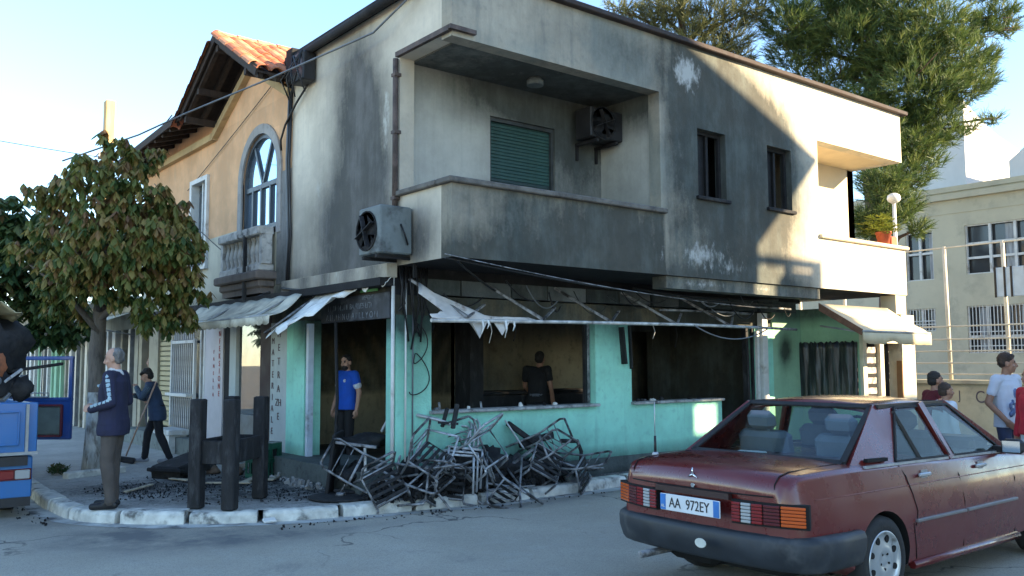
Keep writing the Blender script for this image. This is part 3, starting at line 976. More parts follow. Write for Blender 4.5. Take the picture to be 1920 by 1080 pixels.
# second window with white frame
w2 = bpy.data.objects.new('window', None); COL.objects.link(w2); w2.parent = oh; w2.location = (.0, 6.785, 3.3)
mb = MB()
for y in (-.40, .40): mb.box(-.05, .1, y - .05, y + .05, -.05, 1.58)
mb.box(-.05, .1, -.349, .349, 1.5, 1.58); mb.box(-.07, .1, -.47, .47, -.09, -.052)
mb.bar((.06, 0, 0), (.06, 0, 1.5), .05)
mb.build('frame', K['white_paint'], w2)
mb = MB(); mb.box(.10, .12, -.36, .36, -.05, 1.5); mb.build('pane', M('dull_pane', (.10, .12, .13), .15, .3, var=.2, bump=0), w2)
# balustrade
bal = M('weathered_balustrade', (.46, .44, .40), .85, var=.2, scale=8, col2=(.10, .095, .09), amt2=.45, sc2=5, bump=.3)
mb = MB()
mb.cbox((-.16, 4.27, 3.53), (.26, 1.62, .13), None, 0, .015)
mb.cbox((-.14, 4.27, 2.98), (.24, 1.60, .10), None, 0, .012)
mb.build('balustrade_rail', bal, oh)
mb = MB()
mb.cbox((-.16, 4.27, 2.86), (.34, 1.74, .13), None, 0, .02); mb.cbox((-.13, 4.27, 2.74), (.26, 1.60, .11), None, 0, .02); mb.cbox((-.11, 4.27, 2.64), (.22, 1.5, .09))
mb.build('balcony_base', soot_wall('sooty_moulding', (.17, .14, .12), (.04, .04, .04), bump=.3), oh)
mb = MB()
mb.lathe([(.045, 0), (.05, .03), (.03, .06), (.045, .13), (.058, .19), (.045, .27), (.027, .36), (.04, .40), (.048, .43)], n=10)
bm_ = mb.mesh('baluster', bal)
for k in range(9): obj('baluster', bm_, oh, (-.15, 3.6 + k * .168, 3.03))
mb = MB(); mb.bar((-.27, 3.98, 2.5), (-.27, 3.98, 3.5), .05); mb.build('stay', K['soot'], oh)
for y in (3.49, 5.05):
    mb = MB(); mb.cbox((-.15, y, 3.25), (.16, .1, .44)); mb.build('balustrade_post', bal, oh)
# cornice mouldings under the roof
cor = soot_wall('cornice_render', (.52, .38, .20), (.30, .2, .12), bump=.15)
mb = MB()
mb.bar((-.05, 4.47, 6.30), (-.05, 2.96, 5.52), .10, .12); mb.bar((-.05, 4.47, 6.30), (-.05, 6.0, 5.50), .10, .12)
mb.bar((-.05, 6.0, 5.48), (-.05, 10.2, 5.48), .10, .12)
mb.build('cornice', cor, oh)
# roof: timber deck seen from below, purlins, tiles
AP = Vector((0, 4.47, 6.66)); RS = .575      # ridge point, slope
deck = K['dark_wood']
mb = MB()
X0, X1 = -.62, 4.2
def deckpoint(y): return AP.z - RS * abs(y - AP.y)
for y0, y1 in ((2.80, 4.47), (4.47, 6.05)):
    z0, z1 = deckpoint(y0), deckpoint(y1)
    mb.add([(X0, y0, z0), (X1, y0, z0), (X1, y1, z1), (X0, y1, z1), (X0, y0, z0 - .03), (X1, y0, z0 - .03), (X1, y1, z1 - .03), (X0, y1, z1 - .03)],
           [(0, 1, 2, 3), (7, 6, 5, 4), (0, 3, 7, 4), (0, 4, 5, 1), (2, 6, 7, 3)])
mb.add([(-.62, 6.0, 5.80), (2.5, 6.0, 6.9), (2.5, 10.4, 6.9), (-.62, 10.4, 5.62), (-.62, 6.0, 5.76), (2.5, 6.0, 6.86), (2.5, 10.4, 6.86), (-.62, 10.4, 5.58)], [(0, 1, 2, 3), (7, 6, 5, 4), (0, 3, 7, 4), (2, 6, 7, 3), (0, 4, 5, 1)])
mb.build('roof_deck', deck, oh)
for x in (-.55, -.28, -.02):
    mb = MB()
    mb.bar((x, 2.84, deckpoint(2.84) - .08), (x, 4.44, deckpoint(4.44) - .08), .07, .09)
    mb.bar((x, 6.02, deckpoint(6.02) - .08), (x, 4.50, deckpoint(4.50) - .08), .07, .09)
    mb.build('rafter', deck, oh)
for y in (3.3, 4.47, 5.3, 5.9):
    mb = MB(); mb.bar((-.6, y, deckpoint(y) - .17), (.1, y, deckpoint(y) - .17), .08, .10); mb.build('purlin', deck, oh)
y = 6.3
while y < 10.3:
    mb = MB(); mb.bar((-.60, y, 5.70 - .04 * (y - 6)), (.1, y, 5.92 - .04 * (y - 6)), .07, .08); mb.build('rafter', deck, oh); y += .42
mb = MB()
mb.bar((-.63, 4.49, 6.67), (-.63, 6.08, deckpoint(6.08)), .03, .15); mb.bar((-.63, 4.45, 6.67), (-.63, 2.78, deckpoint(2.78)), .03, .15)
mb.bar((-.63, 6.0, 5.77), (-.63, 10.4, 5.59), .03, .13)
mb.build('bargeboard', deck, oh)
tile_m = [M('clay_tile_%d' % k, c, .85, var=.25, scale=9, col2=(.16, .10, .08), amt2=.3, bump=.3) for k, c in enumerate(((.46, .17, .08), (.52, .24, .13), (.38, .13, .07)))]
tm = []
for m_ in tile_m:
    mb = MB()
    n = 6; vs = []; fs = []
    for L, r in ((0, .10), (.40, .085)):
        for k in range(n + 1):
            a = PI * k / n
            vs.append((r * math.cos(a), L, r * .75 * math.sin(a)))
        for k in range(n + 1):
            a = PI * k / n
            vs.append(((r - .018) * math.cos(a), L, (r - .018) * .75 * math.sin(a)))
    q = n + 1
    for k in range(n):
        fs += [(k, k + 1, 2 * q + k + 1, 2 * q + k), (q + k + 1, q + k, 3 * q + k, 3 * q + k + 1), (k + 1, k, q + k, q + k + 1)]
    mb.add(vs, fs); tm.append(mb.mesh('roof_tile', m_))
up = Vector((0, 1, RS)).normalized()
sl_ang = math.atan(RS)
for row in range(6):
    for c_ in range(17):
        x = -.55 + c_ * .21 + R_.uniform(-.012, .012)
        y = 2.76 + row * .295
        obj('roof_tile', tm[R_.choice((0, 0, 1, 1, 2))], oh, (x, y, deckpoint(y) + .03 + R_.uniform(0, .012)), (sl_ang + R_.uniform(-.03, .03), 0, R_.uniform(-.05, .05)))
for c_ in range(12):
    obj('ridge_tile', tm[R_.choice((0, 1, 2))], oh, (-.62 + c_ * .33, 4.47, AP.z + .04), (0, 0, -PI / 2 + R_.uniform(-.04, .04)))
for c_ in range(5):
    y = 4.3 - c_ * .31
    obj('roof_tile', tm[c_ % 3], oh, (-.63, y - .2, deckpoint(y - .2) + .05), (sl_ang, 0, 0))
for c_ in range(6):
    y = 4.62 + c_ * .28
    obj('roof_tile', tm[c_ % 3], oh, (-.62, y, deckpoint(y) + .03), (-sl_ang, 0, 0))
# shop under the orange house
mb = MB()
mb.box(.5, .6, 3.58, 10.2, .28, 2.6); mb.box(.02, .5, 5.2, 5.5, .28, 2.5)
mb.build('shop_interior', K['soot'], oh)
mb = MB(); mb.box(.0, .12, 4.95, 5.22, .28, 2.45); mb.build('door_post', K['white_wall'], oh)
mb = MB(); mb.wall(lambda u, v, w: (w, u, v), (5.52, 6.36), (.28, 2.45), [], .3, .2, attr=lambda x, y, z: .03); mb.build('pilaster', M('white_pilaster', (.60, .56, .56), .8, var=.06, scale=4, bump=.1), oh)
for y in (6.44, 6.62):
    mb = MB(); mb.box(.01, .1, y - .035, y + .035, .28, 2.45); mb.build('pilaster_rib', K['white_paint'], oh)
mb = MB(); mb.box(.06, .1, 6.36, 6.72, .28, 2.45); mb.build('pilaster_groove', M('navy_groove', (.02, .022, .035), .6, bump=0), oh)
mb = MB(); mb.box(.05, .09, 4.05, 4.92, .3, 2.2); sg = glass_mat('shop_glass', (.35, .38, .38), .02, 1.2, .25); mb.build('shop_window', sg, oh)
mb = MB(); mb.box(.02, .5, 3.6, 4.02, .3, 2.3); mb.build('doorway', M('dark_maroon_doorway', (.03, .012, .012), .7, bump=0), oh)
mb = MB(); mb.box(.04, .3, 4.02, 4.9, .28, .75); mb.build('shop_riser', M('dull_panel', (.16, .17, .17), .6, var=.3, bump=.1), oh)
# grille window
mb = MB()
for z in (.98, 1.95): mb.bar((-.04, 6.75, z), (-.04, 7.98, z), .05, .05)
for y in (6.75, 7.98): mb.bar((-.04, y, .42), (-.04, y, 2.0), .05, .05)
mb.bar((-.1, 6.8, 1.0), (-.1, 7.95, 1.0), .14, .05)
mb.build('grille_frame', K['white_paint'], oh)
mb = MB(); mb.cbox((0, 0, 0), (.022, .022, 1.95)); gb = mb.mesh('grille_bar', M('grille_bar', (.42, .43, .44), .5, .3, bump=0))
for k in range(11): obj('grille_bar', gb, oh, (-.03, 6.85 + k * .105, 1.35))
mb = MB(); mb.box(.05, .12, 6.74, 8.0, .3, 2.4); mb.build('pane', M('dark_pane', (.05, .055, .06), .2, bump=0), oh)
mb = MB(); mb.cbox((-.28, 7.2, .36), (.36, .9, .10), None, 0, .015); mb.cbox((-.28, 6.95, .16), (.3, .25, .32)); mb.build('bench', K['white_paint'], oh)
# roller shutter, slat by slat
mb = MB(); mb.cbox((0, 0, 0), (.03, .72, .088), None, 0, .012); rs_ = mb.mesh('shutter_slat', M('tan_shutter', (.30, .26, .14), .55, .2, var=.12, bump=.05))
for k in range(18): obj('shutter_slat', rs_, oh, (.03, 8.55, .42 + k * .095))
mb = MB()
for y0, y1 in ((8.02, 8.17), (8.93, 9.5), (10.0, 10.2)): mb.box(-.02, .2, y0, y1, .28, 2.45)
mb.build('pier', M('cream_pier', (.42, .36, .25), .85, var=.12, scale=3, col2=(.2, .18, .13), amt2=.3, bump=.15), oh)

# ------------------------------------------------------------------ low shops further along the side street
shop_m = M('low_shop_wall', (.36, .33, .25), .85, var=.2, scale=2, col2=(.16, .15, .12), amt2=.4, bump=.15)
for y0, y1, lab, h in ((10.3, 14.4, 'low cream shop with sagging awning beyond the orange house', 2.9), (14.5, 19.5, 'low shop with green door posts behind the blue truck', 3.0), (19.6, 26, 'farthest low shop at the end of the side street', 3.1)):
    sh = thing('low_shop', lab, 'shop', (0, y0, 0), group='low shops along the side street')
    L = y1 - y0
    mb = MB()
    n = int(L / .55)
    mb.box(.4, 4, 0, L, 0, h); mb.box(-.02, .4, 0, L, 2.3, h)
    mb.build('wall', shop_m, sh)
    for k in range(n + 1):
        y = k * L / n
        mb = MB(); mb.box(-.03, .12, y - .07, y + (.07 if k % 3 else .18), 0, 2.3)
        mb.build('pier', R_.choice((shop_m, K['white_paint'], K['grey_metal'], K['green'] if y0 > 14 else shop_m)), sh)
    for k in range(n):
        y = (k + .5) * L / n
        mb = MB(); mb.box(.1, .16, y - .24, y + .24, .1, 2.25)
        mb.build('door', M('shop_door_%d_%d' % (y0, k), R_.choice(((.05, .045, .04), (.12, .11, .10), (.20, .18, .13), (.08, .06, .04))), .5, var=.3, bump=.05), sh)
    mb = MB(); mb.box(-.5, 4.2, -.05, L + .05, h, h + .07); mb.build('roof', K['grey_metal'], sh)

# ------------------------------------------------------------------ awnings
def sheet(name, grid, m, parent=None, th=.008):
    """cloth through a grid of points (rows of points), given a little thickness"""
    mb = MB()
    nr, nc = len(grid), len(grid[0])
    P = [[Vector(p) for p in r] for r in grid]
    vs = []
    for s_ in (0, 1):
        for i in range(nr):
            for j in range(nc):
                a = P[min(i + 1, nr - 1)][j] - P[max(i - 1, 0)][j]; b = P[i][min(j + 1, nc - 1)] - P[i][max(j - 1, 0)]
                nrm = a.cross(b); nrm = nrm.normalized() if nrm.length > 1e-9 else Vector((0, 0, 1))
                vs.append(P[i][j] + nrm * th * s_)
    fs = []
    T = nr * nc
    for i in range(nr - 1):
        for j in range(nc - 1):
            a = i * nc + j
            fs += [(a, a + 1, a + nc + 1, a + nc), (T + a + nc, T + a + nc + 1, T + a + 1, T + a)]
    for j in range(nc - 1):
        fs += [(j, T + j, T + j + 1, j + 1), ((nr - 1) * nc + j + 1, T + (nr - 1) * nc + j + 1, T + (nr - 1) * nc + j, (nr - 1) * nc + j)]
    for i in range(nr - 1):
        fs += [(i * nc + nc, T + i * nc + nc, T + i * nc, i * nc), (i * nc + nc - 1, T + i * nc + nc - 1, T + i * nc + 2 * nc - 1, i * nc + 2 * nc - 1)]
    mb.add(vs, fs, 0, True)
    return mb.build(name, m, parent)

def lerp(a, b, t): return a + (b - a) * t
# torn white awning over the burnt door
aw = thing('torn_awning', 'torn white awning cloth hanging above the burnt doorway', 'awning', (0, 1.6, 2.5))
rows = []
for i in range(7):
    t = i / 6
    r = []
    for j in range(31):
        s_ = j / 30                       # 0 = far (left) end, 1 = near the corner
        y = lerp(1.98, .0, s_)
        top = Vector((-.06, y, 2.47 + .09 * s_))
        reach = 1. if s_ < .25 else max(.13, 1 - (s_ - .25) * 2.8) if s_ < .58 else .13
        reach *= .93 + .07 * math.sin(j * 1.7) + .05 * math.sin(j * .7)
        bot = Vector((-.80, y - .08, 1.93 + .22 * s_))
        p = top.lerp(bot, t * reach) + Vector((0, 0, .03 * math.sin(j * 1.1 + i * .8) * t - .05 * math.sin(PI * t) * reach))
        if t == 1: p.z -= .05 * abs(math.sin(j * .9))
        r.append(p - Vector((0, 1.6, 2.5)))
    rows.append(r)
sheet('cloth', rows, K['cloth_white'], aw)
mb = MB(); mb.tube([(-.04, -1.58, .06), (-.04, .5, -.04)], .022, 6); mb.tube([(-.05, .35, -.03), (-.82, .3, -.56)], .015, 6)
mb.build('frame_bar', K['metal_burnt'], aw)
# beige awning of the shop next door
aw = thing('beige_awning', 'faded beige awning with scalloped edge over the next shop', 'awning', (0, 4.5, 2.5))
rows = []
for i in range(8):
    t = i / 7
    r = []
    for j in range(61):
        y = lerp(6.1, 2.1, j / 60)
        top = Vector((-.2, y, 2.50)); bot = Vector((-.82, y - .35, 2.17))
        if t < .86: p = top.lerp(bot, t / .86) + Vector((0, 0, -.07 * math.sin(PI * min(1, t / .86)) + .012 * math.sin(j * .8)))
        else:
            p = bot + Vector((-.005, 0, -.10 * (t - .86) / .14 - (.025 * abs(math.sin(j * PI / 3)) if i == 7 else 0)))
        r.append(p - Vector((0, 4.5, 2.5)))
    rows.append(r)
sheet('cloth', rows, K['cloth_beige'], aw)
mb = MB()
for y in (1.5, .0, -1.9): mb.tube([(-.05, y, .03), (-.80, y - .3, -.34)], .018, 6)
mb.tube([(-.81, 1.25, -.33), (-.81, -2.7, -.33)], .02, 6)
mb.build('frame_bar', K['grey_metal'], aw)
# awnings of the far shops
for y0, y1, z, lab, x_ in ((10.4, 13.0, 2.66, 'small sagging awning with fringe behind the tree trunk', .9), (14.6, 17.4, 2.66, 'pale awning above the shop behind the blue door', 1.0), (17.7, 21, 2.75, 'farthest pale awning along the side street', 1.1)):
    aw = thing('shop_awning', lab, 'awning', (0, y0, z), group='awnings of the low shops')
    rows = []
    n = int((y1 - y0) * 12)
    for i in range(6):
        t = i / 5
        rows.append([Vector((-.05 - x_ * min(1, t / .8), lerp(y1 - y0, 0, j / n), -.34 * min(1, t / .8) - (.16 * (t - .8) / .2 if t > .8 else 0) - (.05 * (j % 4 > 1) if i == 5 else 0))) for j in range(n + 1)])
    sheet('cloth', rows, K['cloth_beige'] if y0 < 14 else K['cloth_white'], aw)
    mb = MB()
    for y in (.1, y1 - y0 - .1): mb.tube([(-.02, y, -.5), (-x_, y, -.36)], .015, 6)
    mb.build('frame_bar', K['grey_metal'], aw)
# burnt out awning along the right face: bars, arms and rags
aw = thing('burnt_awning', 'burnt out awning frame with white rags above the turquoise windows', 'awning', (3.2, -.8, 2.05))
o = Vector((3.2, -.8, 2.05))
def rel(*p): return Vector(p) - o
mb = MB(); mb.tube([rel(-.03, -.8, 2.02), rel(2, -.8, 2.05), rel(4.2, -.8, 2.07), rel(5.9, -.8, 2.065)], .022, 8); mb.build('front_bar', M('scorched_white_bar', (.50, .50, .48), .5, .3, var=.3, scale=8, col2=(.09, .08, .07), amt2=.35, sc2=3), aw)
mb = MB(); mb.tube([rel(5.9, -.8, 2.065), rel(6.9, -.8, 2.05)], .02, 8); mb.build('front_bar', K['metal_burnt'], aw)
for x in (.42, 1.55, 2.72, 4.0, 5.2):
    mb = MB(); mb.bar(rel(x - .25, -.03, 2.55), rel(x + .05, -.80, 2.07), .045, .03); mb.build('arm', K['metal_burnt'], aw)
    mb = MB(); mb.bar(rel(x + .05, -.8, 2.07), rel(x + .55, -.45, 2.25), .03, .02); mb.build('arm_brace', K['metal_burnt'], aw)
mb = MB(); mb.tube([rel(4.2, -.35, 2.30), rel(5.2, -.4, 2.31), rel(6.3, -.42, 2.30)], .02, 6); mb.tube([rel(5.4, -.5, 2.42), rel(7.2, -.5, 2.40)], .016, 6); mb.build('rear_bar', K['metal_burnt'], aw)
# rags: burnt triangle at the left arm and melted strip on the bar
rows = []
for i in range(9):
    t = i / 8
    r = []
    for j in range(25):
        s_ = j / 24
        x = lerp(-.02, 2.6, s_)
        h = (.40 * math.exp(-((x - .42) / .17) ** 2) + .025 * (x < 1.5) + .012)
        sag = .025 * abs(math.sin(j * 1.3)) * (1.6 if .35 < x < 1.25 else .5) + .20 * math.exp(-((x - .62) / .05) ** 2) + .17 * math.exp(-((x - .95) / .04) ** 2)
        z = 2.05 + h * (1 - t) - sag * t
        yy = -.80 + (h * 1.2) * (1 - t) - .02 * math.sin(j * 2.1) * t
        xx = x - (.28 * (1 - t) if h > .2 else 0)
        r.append(rel(xx, yy, z))
    rows.append(r)
sheet('rag', rows, M('scorched_rag', (.55, .52, .48), .85, var=.12, scale=7, col2=(.16, .11, .09), amt2=.3, sc2=4, bump=.3), aw)
for x, L in ((.66, .16), (1.0, .2), (1.12, .12), (.74, .1)):
    mb = MB(); mb.tube([rel(x, -.82, 2.04), rel(x + .01, -.83, 2.04 - L * .5), rel(x - .01, -.82, 2.04 - L)], [.018, .012, .004], 5); mb.build('melted_drip', K['cloth_white'], aw)
# sunlit cream awning at the right end
aw = thing('cream_awning', 'sunlit cream awning over the small shop at the right corner', 'awning', (8, B1, 2.43))
o = Vector((8, B1, 2.43))
rows = []
for i in range(7):
    t = i / 6
    r = []
    for j in range(25):
        x = lerp(7.0, 9.02, j / 24)
        if t < .8: p = Vector((x - .15 * t / .8 + .05 * (t / .8) * (j / 24), lerp(B1 - .02, -1.95, t / .8), lerp(2.44, 2.0, t / .8) - .03 * math.sin(PI * t / .8)))
        else: p = Vector((x - .15 + .05 * j / 24, -1.96, 2.0 - .19 * (t - .8) / .2 + (.05 * max(0, math.sin((x - 7.6) * 7)) if i == 6 and x < 8.3 else 0) - .012 * abs(math.sin(j * 1.2))))
        r.append(p - o)
    rows.append(r)
sheet('cloth', rows, K['cloth_cream'], aw)
brown = M('brown_awning_edge', (.17, .085, .05), .8, var=.3, scale=10, bump=.1)
mb = MB()
mb.add([Vector(p) - o for p in ((6.99, B1, 2.46), (6.84, -1.96, 2.02), (6.84, -1.94, 1.93), (6.99, B1, 2.34), (7.01, B1, 2.46), (6.86, -1.96, 2.02), (6.86, -1.94, 1.93), (7.01, B1, 2.34))], [(0, 1, 2, 3), (7, 6, 5, 4), (0, 4, 5, 1), (2, 6, 7, 3)])
mb.build('side_flap', brown, aw)
mb = MB()
for x in (7.05, 8.0, 8.95): mb.tube([Vector((x, B1 + .02, 2.1)) - o, Vector((x - .1, -1.9, 1.98)) - o], .016, 6)
mb.tube([Vector((6.85, -1.95, 1.99)) - o, Vector((8.92, -1.95, 1.99)) - o], .018, 6)
mb.build('frame_bar', K['grey_metal'], aw)
# black sheeting over the side window of that shop
bs = thing('black_sheeting', 'torn black plastic sheeting hung over the side window by the green wall', 'sheeting', (8.2, -.55, .85))
t = NT('black_sheet'); P = t.obj()
c = t.mix(t.ramp(t.noise(t.scaled(P, (1, 9, 1.1)), 2., 5, .6), .45, .72), (.014, .015, .018), (.07, .085, .10))
t.link(c, t.b.inputs['Base Color']); t.b.inputs['Roughness'].default_value = .35
t.bump(t.noise(t.scaled(P, (1, 8, 1)), 2., 3), .5, .03)
rows = [[(-.02 + .015 * math.sin(j * 1.9) - (.03 * math.sin(j * .8 + i * .3)) * (1 - i / 9), lerp(.55, -.52, j / 30), 1.02 - 1.05 * i / 9 + (.02 * math.sin(j * 2.3) if i == 0 else 0)) for j in range(31)] for i in range(10)]
sheet('sheet', rows, t.mat, bs)

# ------------------------------------------------------------------ shop signs and lettering
def text(body, size, m, parent, loc, rot, align='CENTER', name='lettering', sx=1., ext=.002):
    cu = bpy.data.curves.new(name, 'FONT')
    cu.body = body; cu.size = size; cu.align_x = align; cu.align_y = 'CENTER'; cu.extrude = ext
    o_ = bpy.data.objects.new('tmp', cu); COL.objects.link(o_)
    bpy.context.view_layer.update()
    dg = bpy.context.evaluated_depsgraph_get()
    me = bpy.data.meshes.new_from_object(o_.evaluated_get(dg))
    bpy.data.objects.remove(o_)
    me.materials.clear(); me.materials.append(m)
    r = obj(name, me, parent, loc, rot); r.scale = (sx, 1, 1)
    return r
LEFT = (PI / 2, 0, -PI / 2)          # lettering on faces that look along -X
red = M('red_lettering', (.38, .03, .03), .6, var=.1, bump=0)
darkred = M('dark_lettering', (.07, .03, .04), .6, var=.2, bump=0)
for k, ch in enumerate(('M', 'E', 'T', 'R', 'A', 'ZH', 'E')):
    text(ch, .15, darkred, house, (-.006, 3.28, 1.98 - k * .20), LEFT)
for k, ch in enumerate('MATERIALE'):
    text(ch, .135, darkred, house, (-.006, 3.49, 1.88 - k * .165), LEFT)
for k, ch in enumerate('KONFEKSIONE'):
    text(ch, .13, red, oh, (-.006, 5.66, 2.3 - k * .125), LEFT)
for k, ch in enumerate('FANELLA'):
    text(ch, .09, red, oh, (-.006, 5.92, 1.75 - k * .12), LEFT)
sb = thing('charred_sign', 'charred shop sign with two rows of faded letters over the burnt door', 'sign', (-.02, .98, 2.24), rz=0)
mb = MB(); mb.cbox((0, 0, 0), (.04, 1.78, .32), None, 0, .008); mb.build('board', M('charred_sign_board', (.035, .037, .042), .6, var=.5, scale=6, col2=(.10, .105, .11), amt2=.4, sc2=3, bump=.1), sb)
fade = M('faded_lettering', (.15, .165, .18), .6, var=.5, scale=20, col2=(.05, .05, .055), amt2=.5, sc2=9, bump=0)
text('HEPIENT', .075, fade, sb, (-.024, -.38, .115), LEFT)
text('I I  .U  N . I II  BA RUES LITI', .10, fade, sb, (-.024, .1, .02), LEFT)
text('A I I . I H N U  A L L L Y O I I', .11, fade, sb, (-.024, .05, -.10), LEFT)
gl = thing('green_emblem', 'green quarter round panel left above the charred sign', 'emblem', (-.01, .62, 2.43))
mb = MB(); pts = [(0.21, 0), (-.21, 0), (-.21, .18), (-.14, .2), (-.05, .2), (.08, .13), (.16, .06)]
mb.prism([(-a, b) for a, b in pts[::-1]], lambda a, b, t_: (t_, -a, b), -.02, 0); mb.build('panel', M('green_panel', (.13, .42, .13), .5, var=.15, scale=8, col2=(.06, .16, .07), amt2=.25, bump=.03), gl)

# ------------------------------------------------------------------ air conditioners
def ac_unit(label, loc, rz, s=(.80, .34, .56), m='ac_white'):
    t_ = thing('air_conditioner', label, 'air conditioner', loc, rz, 'outdoor air conditioner units')
    w, d, h = s
    mb = MB(); mb.cbox((0, 0, h / 2), (w, d, h), None, 0, .015); mb.build('casing', K[m], t_)
    cx = -w * .12
    mb = MB(); mb.lathe([(.22, 0), (.22, .012), (.235, .014), (.235, 0)], (cx, -d / 2 - .002, h / 2), 20, M=Matrix.Rotation(PI / 2, 3, 'X')); mb.build('fan_ring', K['soot'], t_)
    mb = MB()
    for k in range(4): mb.bar((cx, -d / 2 - .018, h / 2), (cx + .2 * math.cos(k * PI / 2 + .4), -d / 2 - .018, h / 2 + .2 * math.sin(k * PI / 2 + .4)), .09, .006)
    mb.build('fan_blade', K['black_plastic'], t_)
    for x in (-w * .3, w * .3):
        mb = MB(); mb.bar((x, -d / 2, -.03), (x, d / 2 + .12, -.03), .04, .04); mb.bar((x, d / 2 + .1, -.03), (x, d / 2 + .1, -.25), .04, .03); mb.build('bracket', K['soot'], t_)
    mb = MB(); mb.tube([(w / 2 + .01, .05, h * .62), (w / 2 + .05, .08, h * .4), (w / 2 + .02, .14, h * .2)], .012, 6); mb.build('pipe', K['cable'], t_)
    return t_
ac_unit('sooty grey air conditioner fixed to the corner beside the balcony', (-.235, -.14, 2.79), -PI / 2, (.50, .42, .55))
ac_unit('blackened air conditioner hung under the balcony ceiling', (3.10, -.28, 4.62), 0, (.62, .32, .42), 'black_plastic')

# ------------------------------------------------------------------ cables
def sag(p, q, s_, n=16):
    p = Vector(p); q = Vector(q)
    return [p.lerp(q, t) - Vector((0, 0, s_ * 4 * t * (1 - t))) for t in [k / n for k in range(n + 1)]]
def cable(name, label, pts, r, m='cable', cat='cable', group='overhead cables'):
    mb = MB(); mb.tube(pts, r, 6)
    return tag(mb.build(name, K[m]), label, cat, group)
K['grey_cable'] = M('grey_cable', (.13, .14, .15), .5, bump=0)
cable('overhead_cable', 'thick twisted cable from the roof corner down past the tree', [Vector(p) for p in ((-.05, -.9, 5.98), (-.2, .24, 5.57), (-.55, 2.6, 5.52), (-1.0, 4.76, 5.43), (-1.6, 4.95, 5.05), (-2.6, 5.2, 4.55))], .013, 'grey_cable')
cable('overhead_cable', 'thin wire from the pole to the dark eave', sag((1.1, 18.4, 7.55), (-.6, 6.6, 5.9), .35), .012)
cable('overhead_cable', 'faint wire crossing the sky left of the pole', sag((-14, 22, 9.9), (1.2, 18.5, 7.6), .3), .012)
cable('overhead_cable', 'second wire right of the pole under the eave', sag((1.3, 18.5, 7.2), (-.5, 9.5, 5.65), .2), .01)
cable('overhead_cable', 'slack wire crossing the orange wall to the balustrade', sag((-.04, 9.4, 5.2), (-.1, 5.1, 3.3), .05), .009)
cable('overhead_cable', 'straight wire slanting over the orange wall', sag((-.03, 7.4, 4.75), (-.03, 3.0, 6.0), .02), .007)
for k, (a, b, s_, m_, r, lab) in enumerate((((-.1, -1.17, 2.72), (5.9, -.85, 2.36), .07, 'metal_burnt', .006, 'shiny twisted cable slung below the balcony'),
        ((-.05, -1.1, 2.69), (6.8, -.6, 2.45), .10, 'cable', .012, 'black cable slung below the balcony'),
        ((.1, -1.1, 2.67), (1.1, -.5, 2.42), .02, 'cable', .012, 'short black cable running down to the blocks'),
        ((4.4, -.82, 2.06), (6.2, -.78, 2.06), .18, 'grey_cable', .010, 'grey wire drooping in a loop from the awning bar'),
        ((3.6, -.4, 2.58), (7.0, -.4, 2.55), .05, 'cable', .02, 'thick charred cable along the edge beam'),
        ((-.15, 2.9, 2.62), (-.16, .1, 2.55), .07, 'cable', .02, 'charred cable along the ledge over the white awning'),
        ((-.2, 9.0, 2.50), (-.2, 3.2, 2.58), .12, 'cable', .02, 'black cable along the canopy over the beige awning'))):
    cable('slung_cable', lab, sag(a, b, s_), r, m_, group='cables slung along the burnt front')
# coil of wire on the corner pillar
pts = []
for k in range(70):
    t_ = k / 69
    pts.append((.30 + .13 * math.sin(t_ * 17) * (.4 + t_ * .6) + .03 * math.sin(t_ * 31), -.045, 2.25 - 1.0 * t_ + .14 * math.cos(t_ * 17)))
cable('wire_coil', 'thin dark wire hanging in loops on the corner pillar', pts, .007, group=None, cat='wire')
for k in range(9):
    x = .02 + .05 * k
    cable('burnt_wire', 'burnt wire ends dangling over the corner pillar', [(x, -.03, 2.7), (x + R_.uniform(-.05, .05), -.07, 2.45), (x + R_.uniform(-.08, .08), -.05, 2.25), (x + R_.uniform(-.1, .1), -.04, 2.25 - R_.uniform(.05, .55))], .011, group='burnt wires dangling at the corner', cat='wire')
for k in range(16):
    x = .5 + k * .42 + R_.uniform(-.15, .15); y = R_.uniform(-.7, -.08); z = R_.uniform(2.3, 2.62)
    a = (x, y, z); b = (x + R_.uniform(.2, .7), y + R_.uniform(-.1, .1), z - R_.uniform(.0, .25))
    cable('burnt_wire', 'burnt wire sagging under the edge beam along the right face', sag(a, b, R_.uniform(.05, .22)), R_.uniform(.006, .013), R_.choice(('cable', 'cable', 'grey_cable')), group='burnt wires sagging along the right face', cat='wire')
cable('pillar_conduit', 'straight pale conduit on the left edge of the corner pillar', [(.12, -.025, 2.5), (.12, -.025, .4)], .012, 'white_paint', group='conduits on the corner pillar', cat='conduit')
cable('pillar_conduit', 'straight blue grey conduit on the corner pillar', [(.22, -.025, 2.4), (.22, -.025, .4)], .010, 'grey_cable', group='conduits on the corner pillar', cat='conduit')
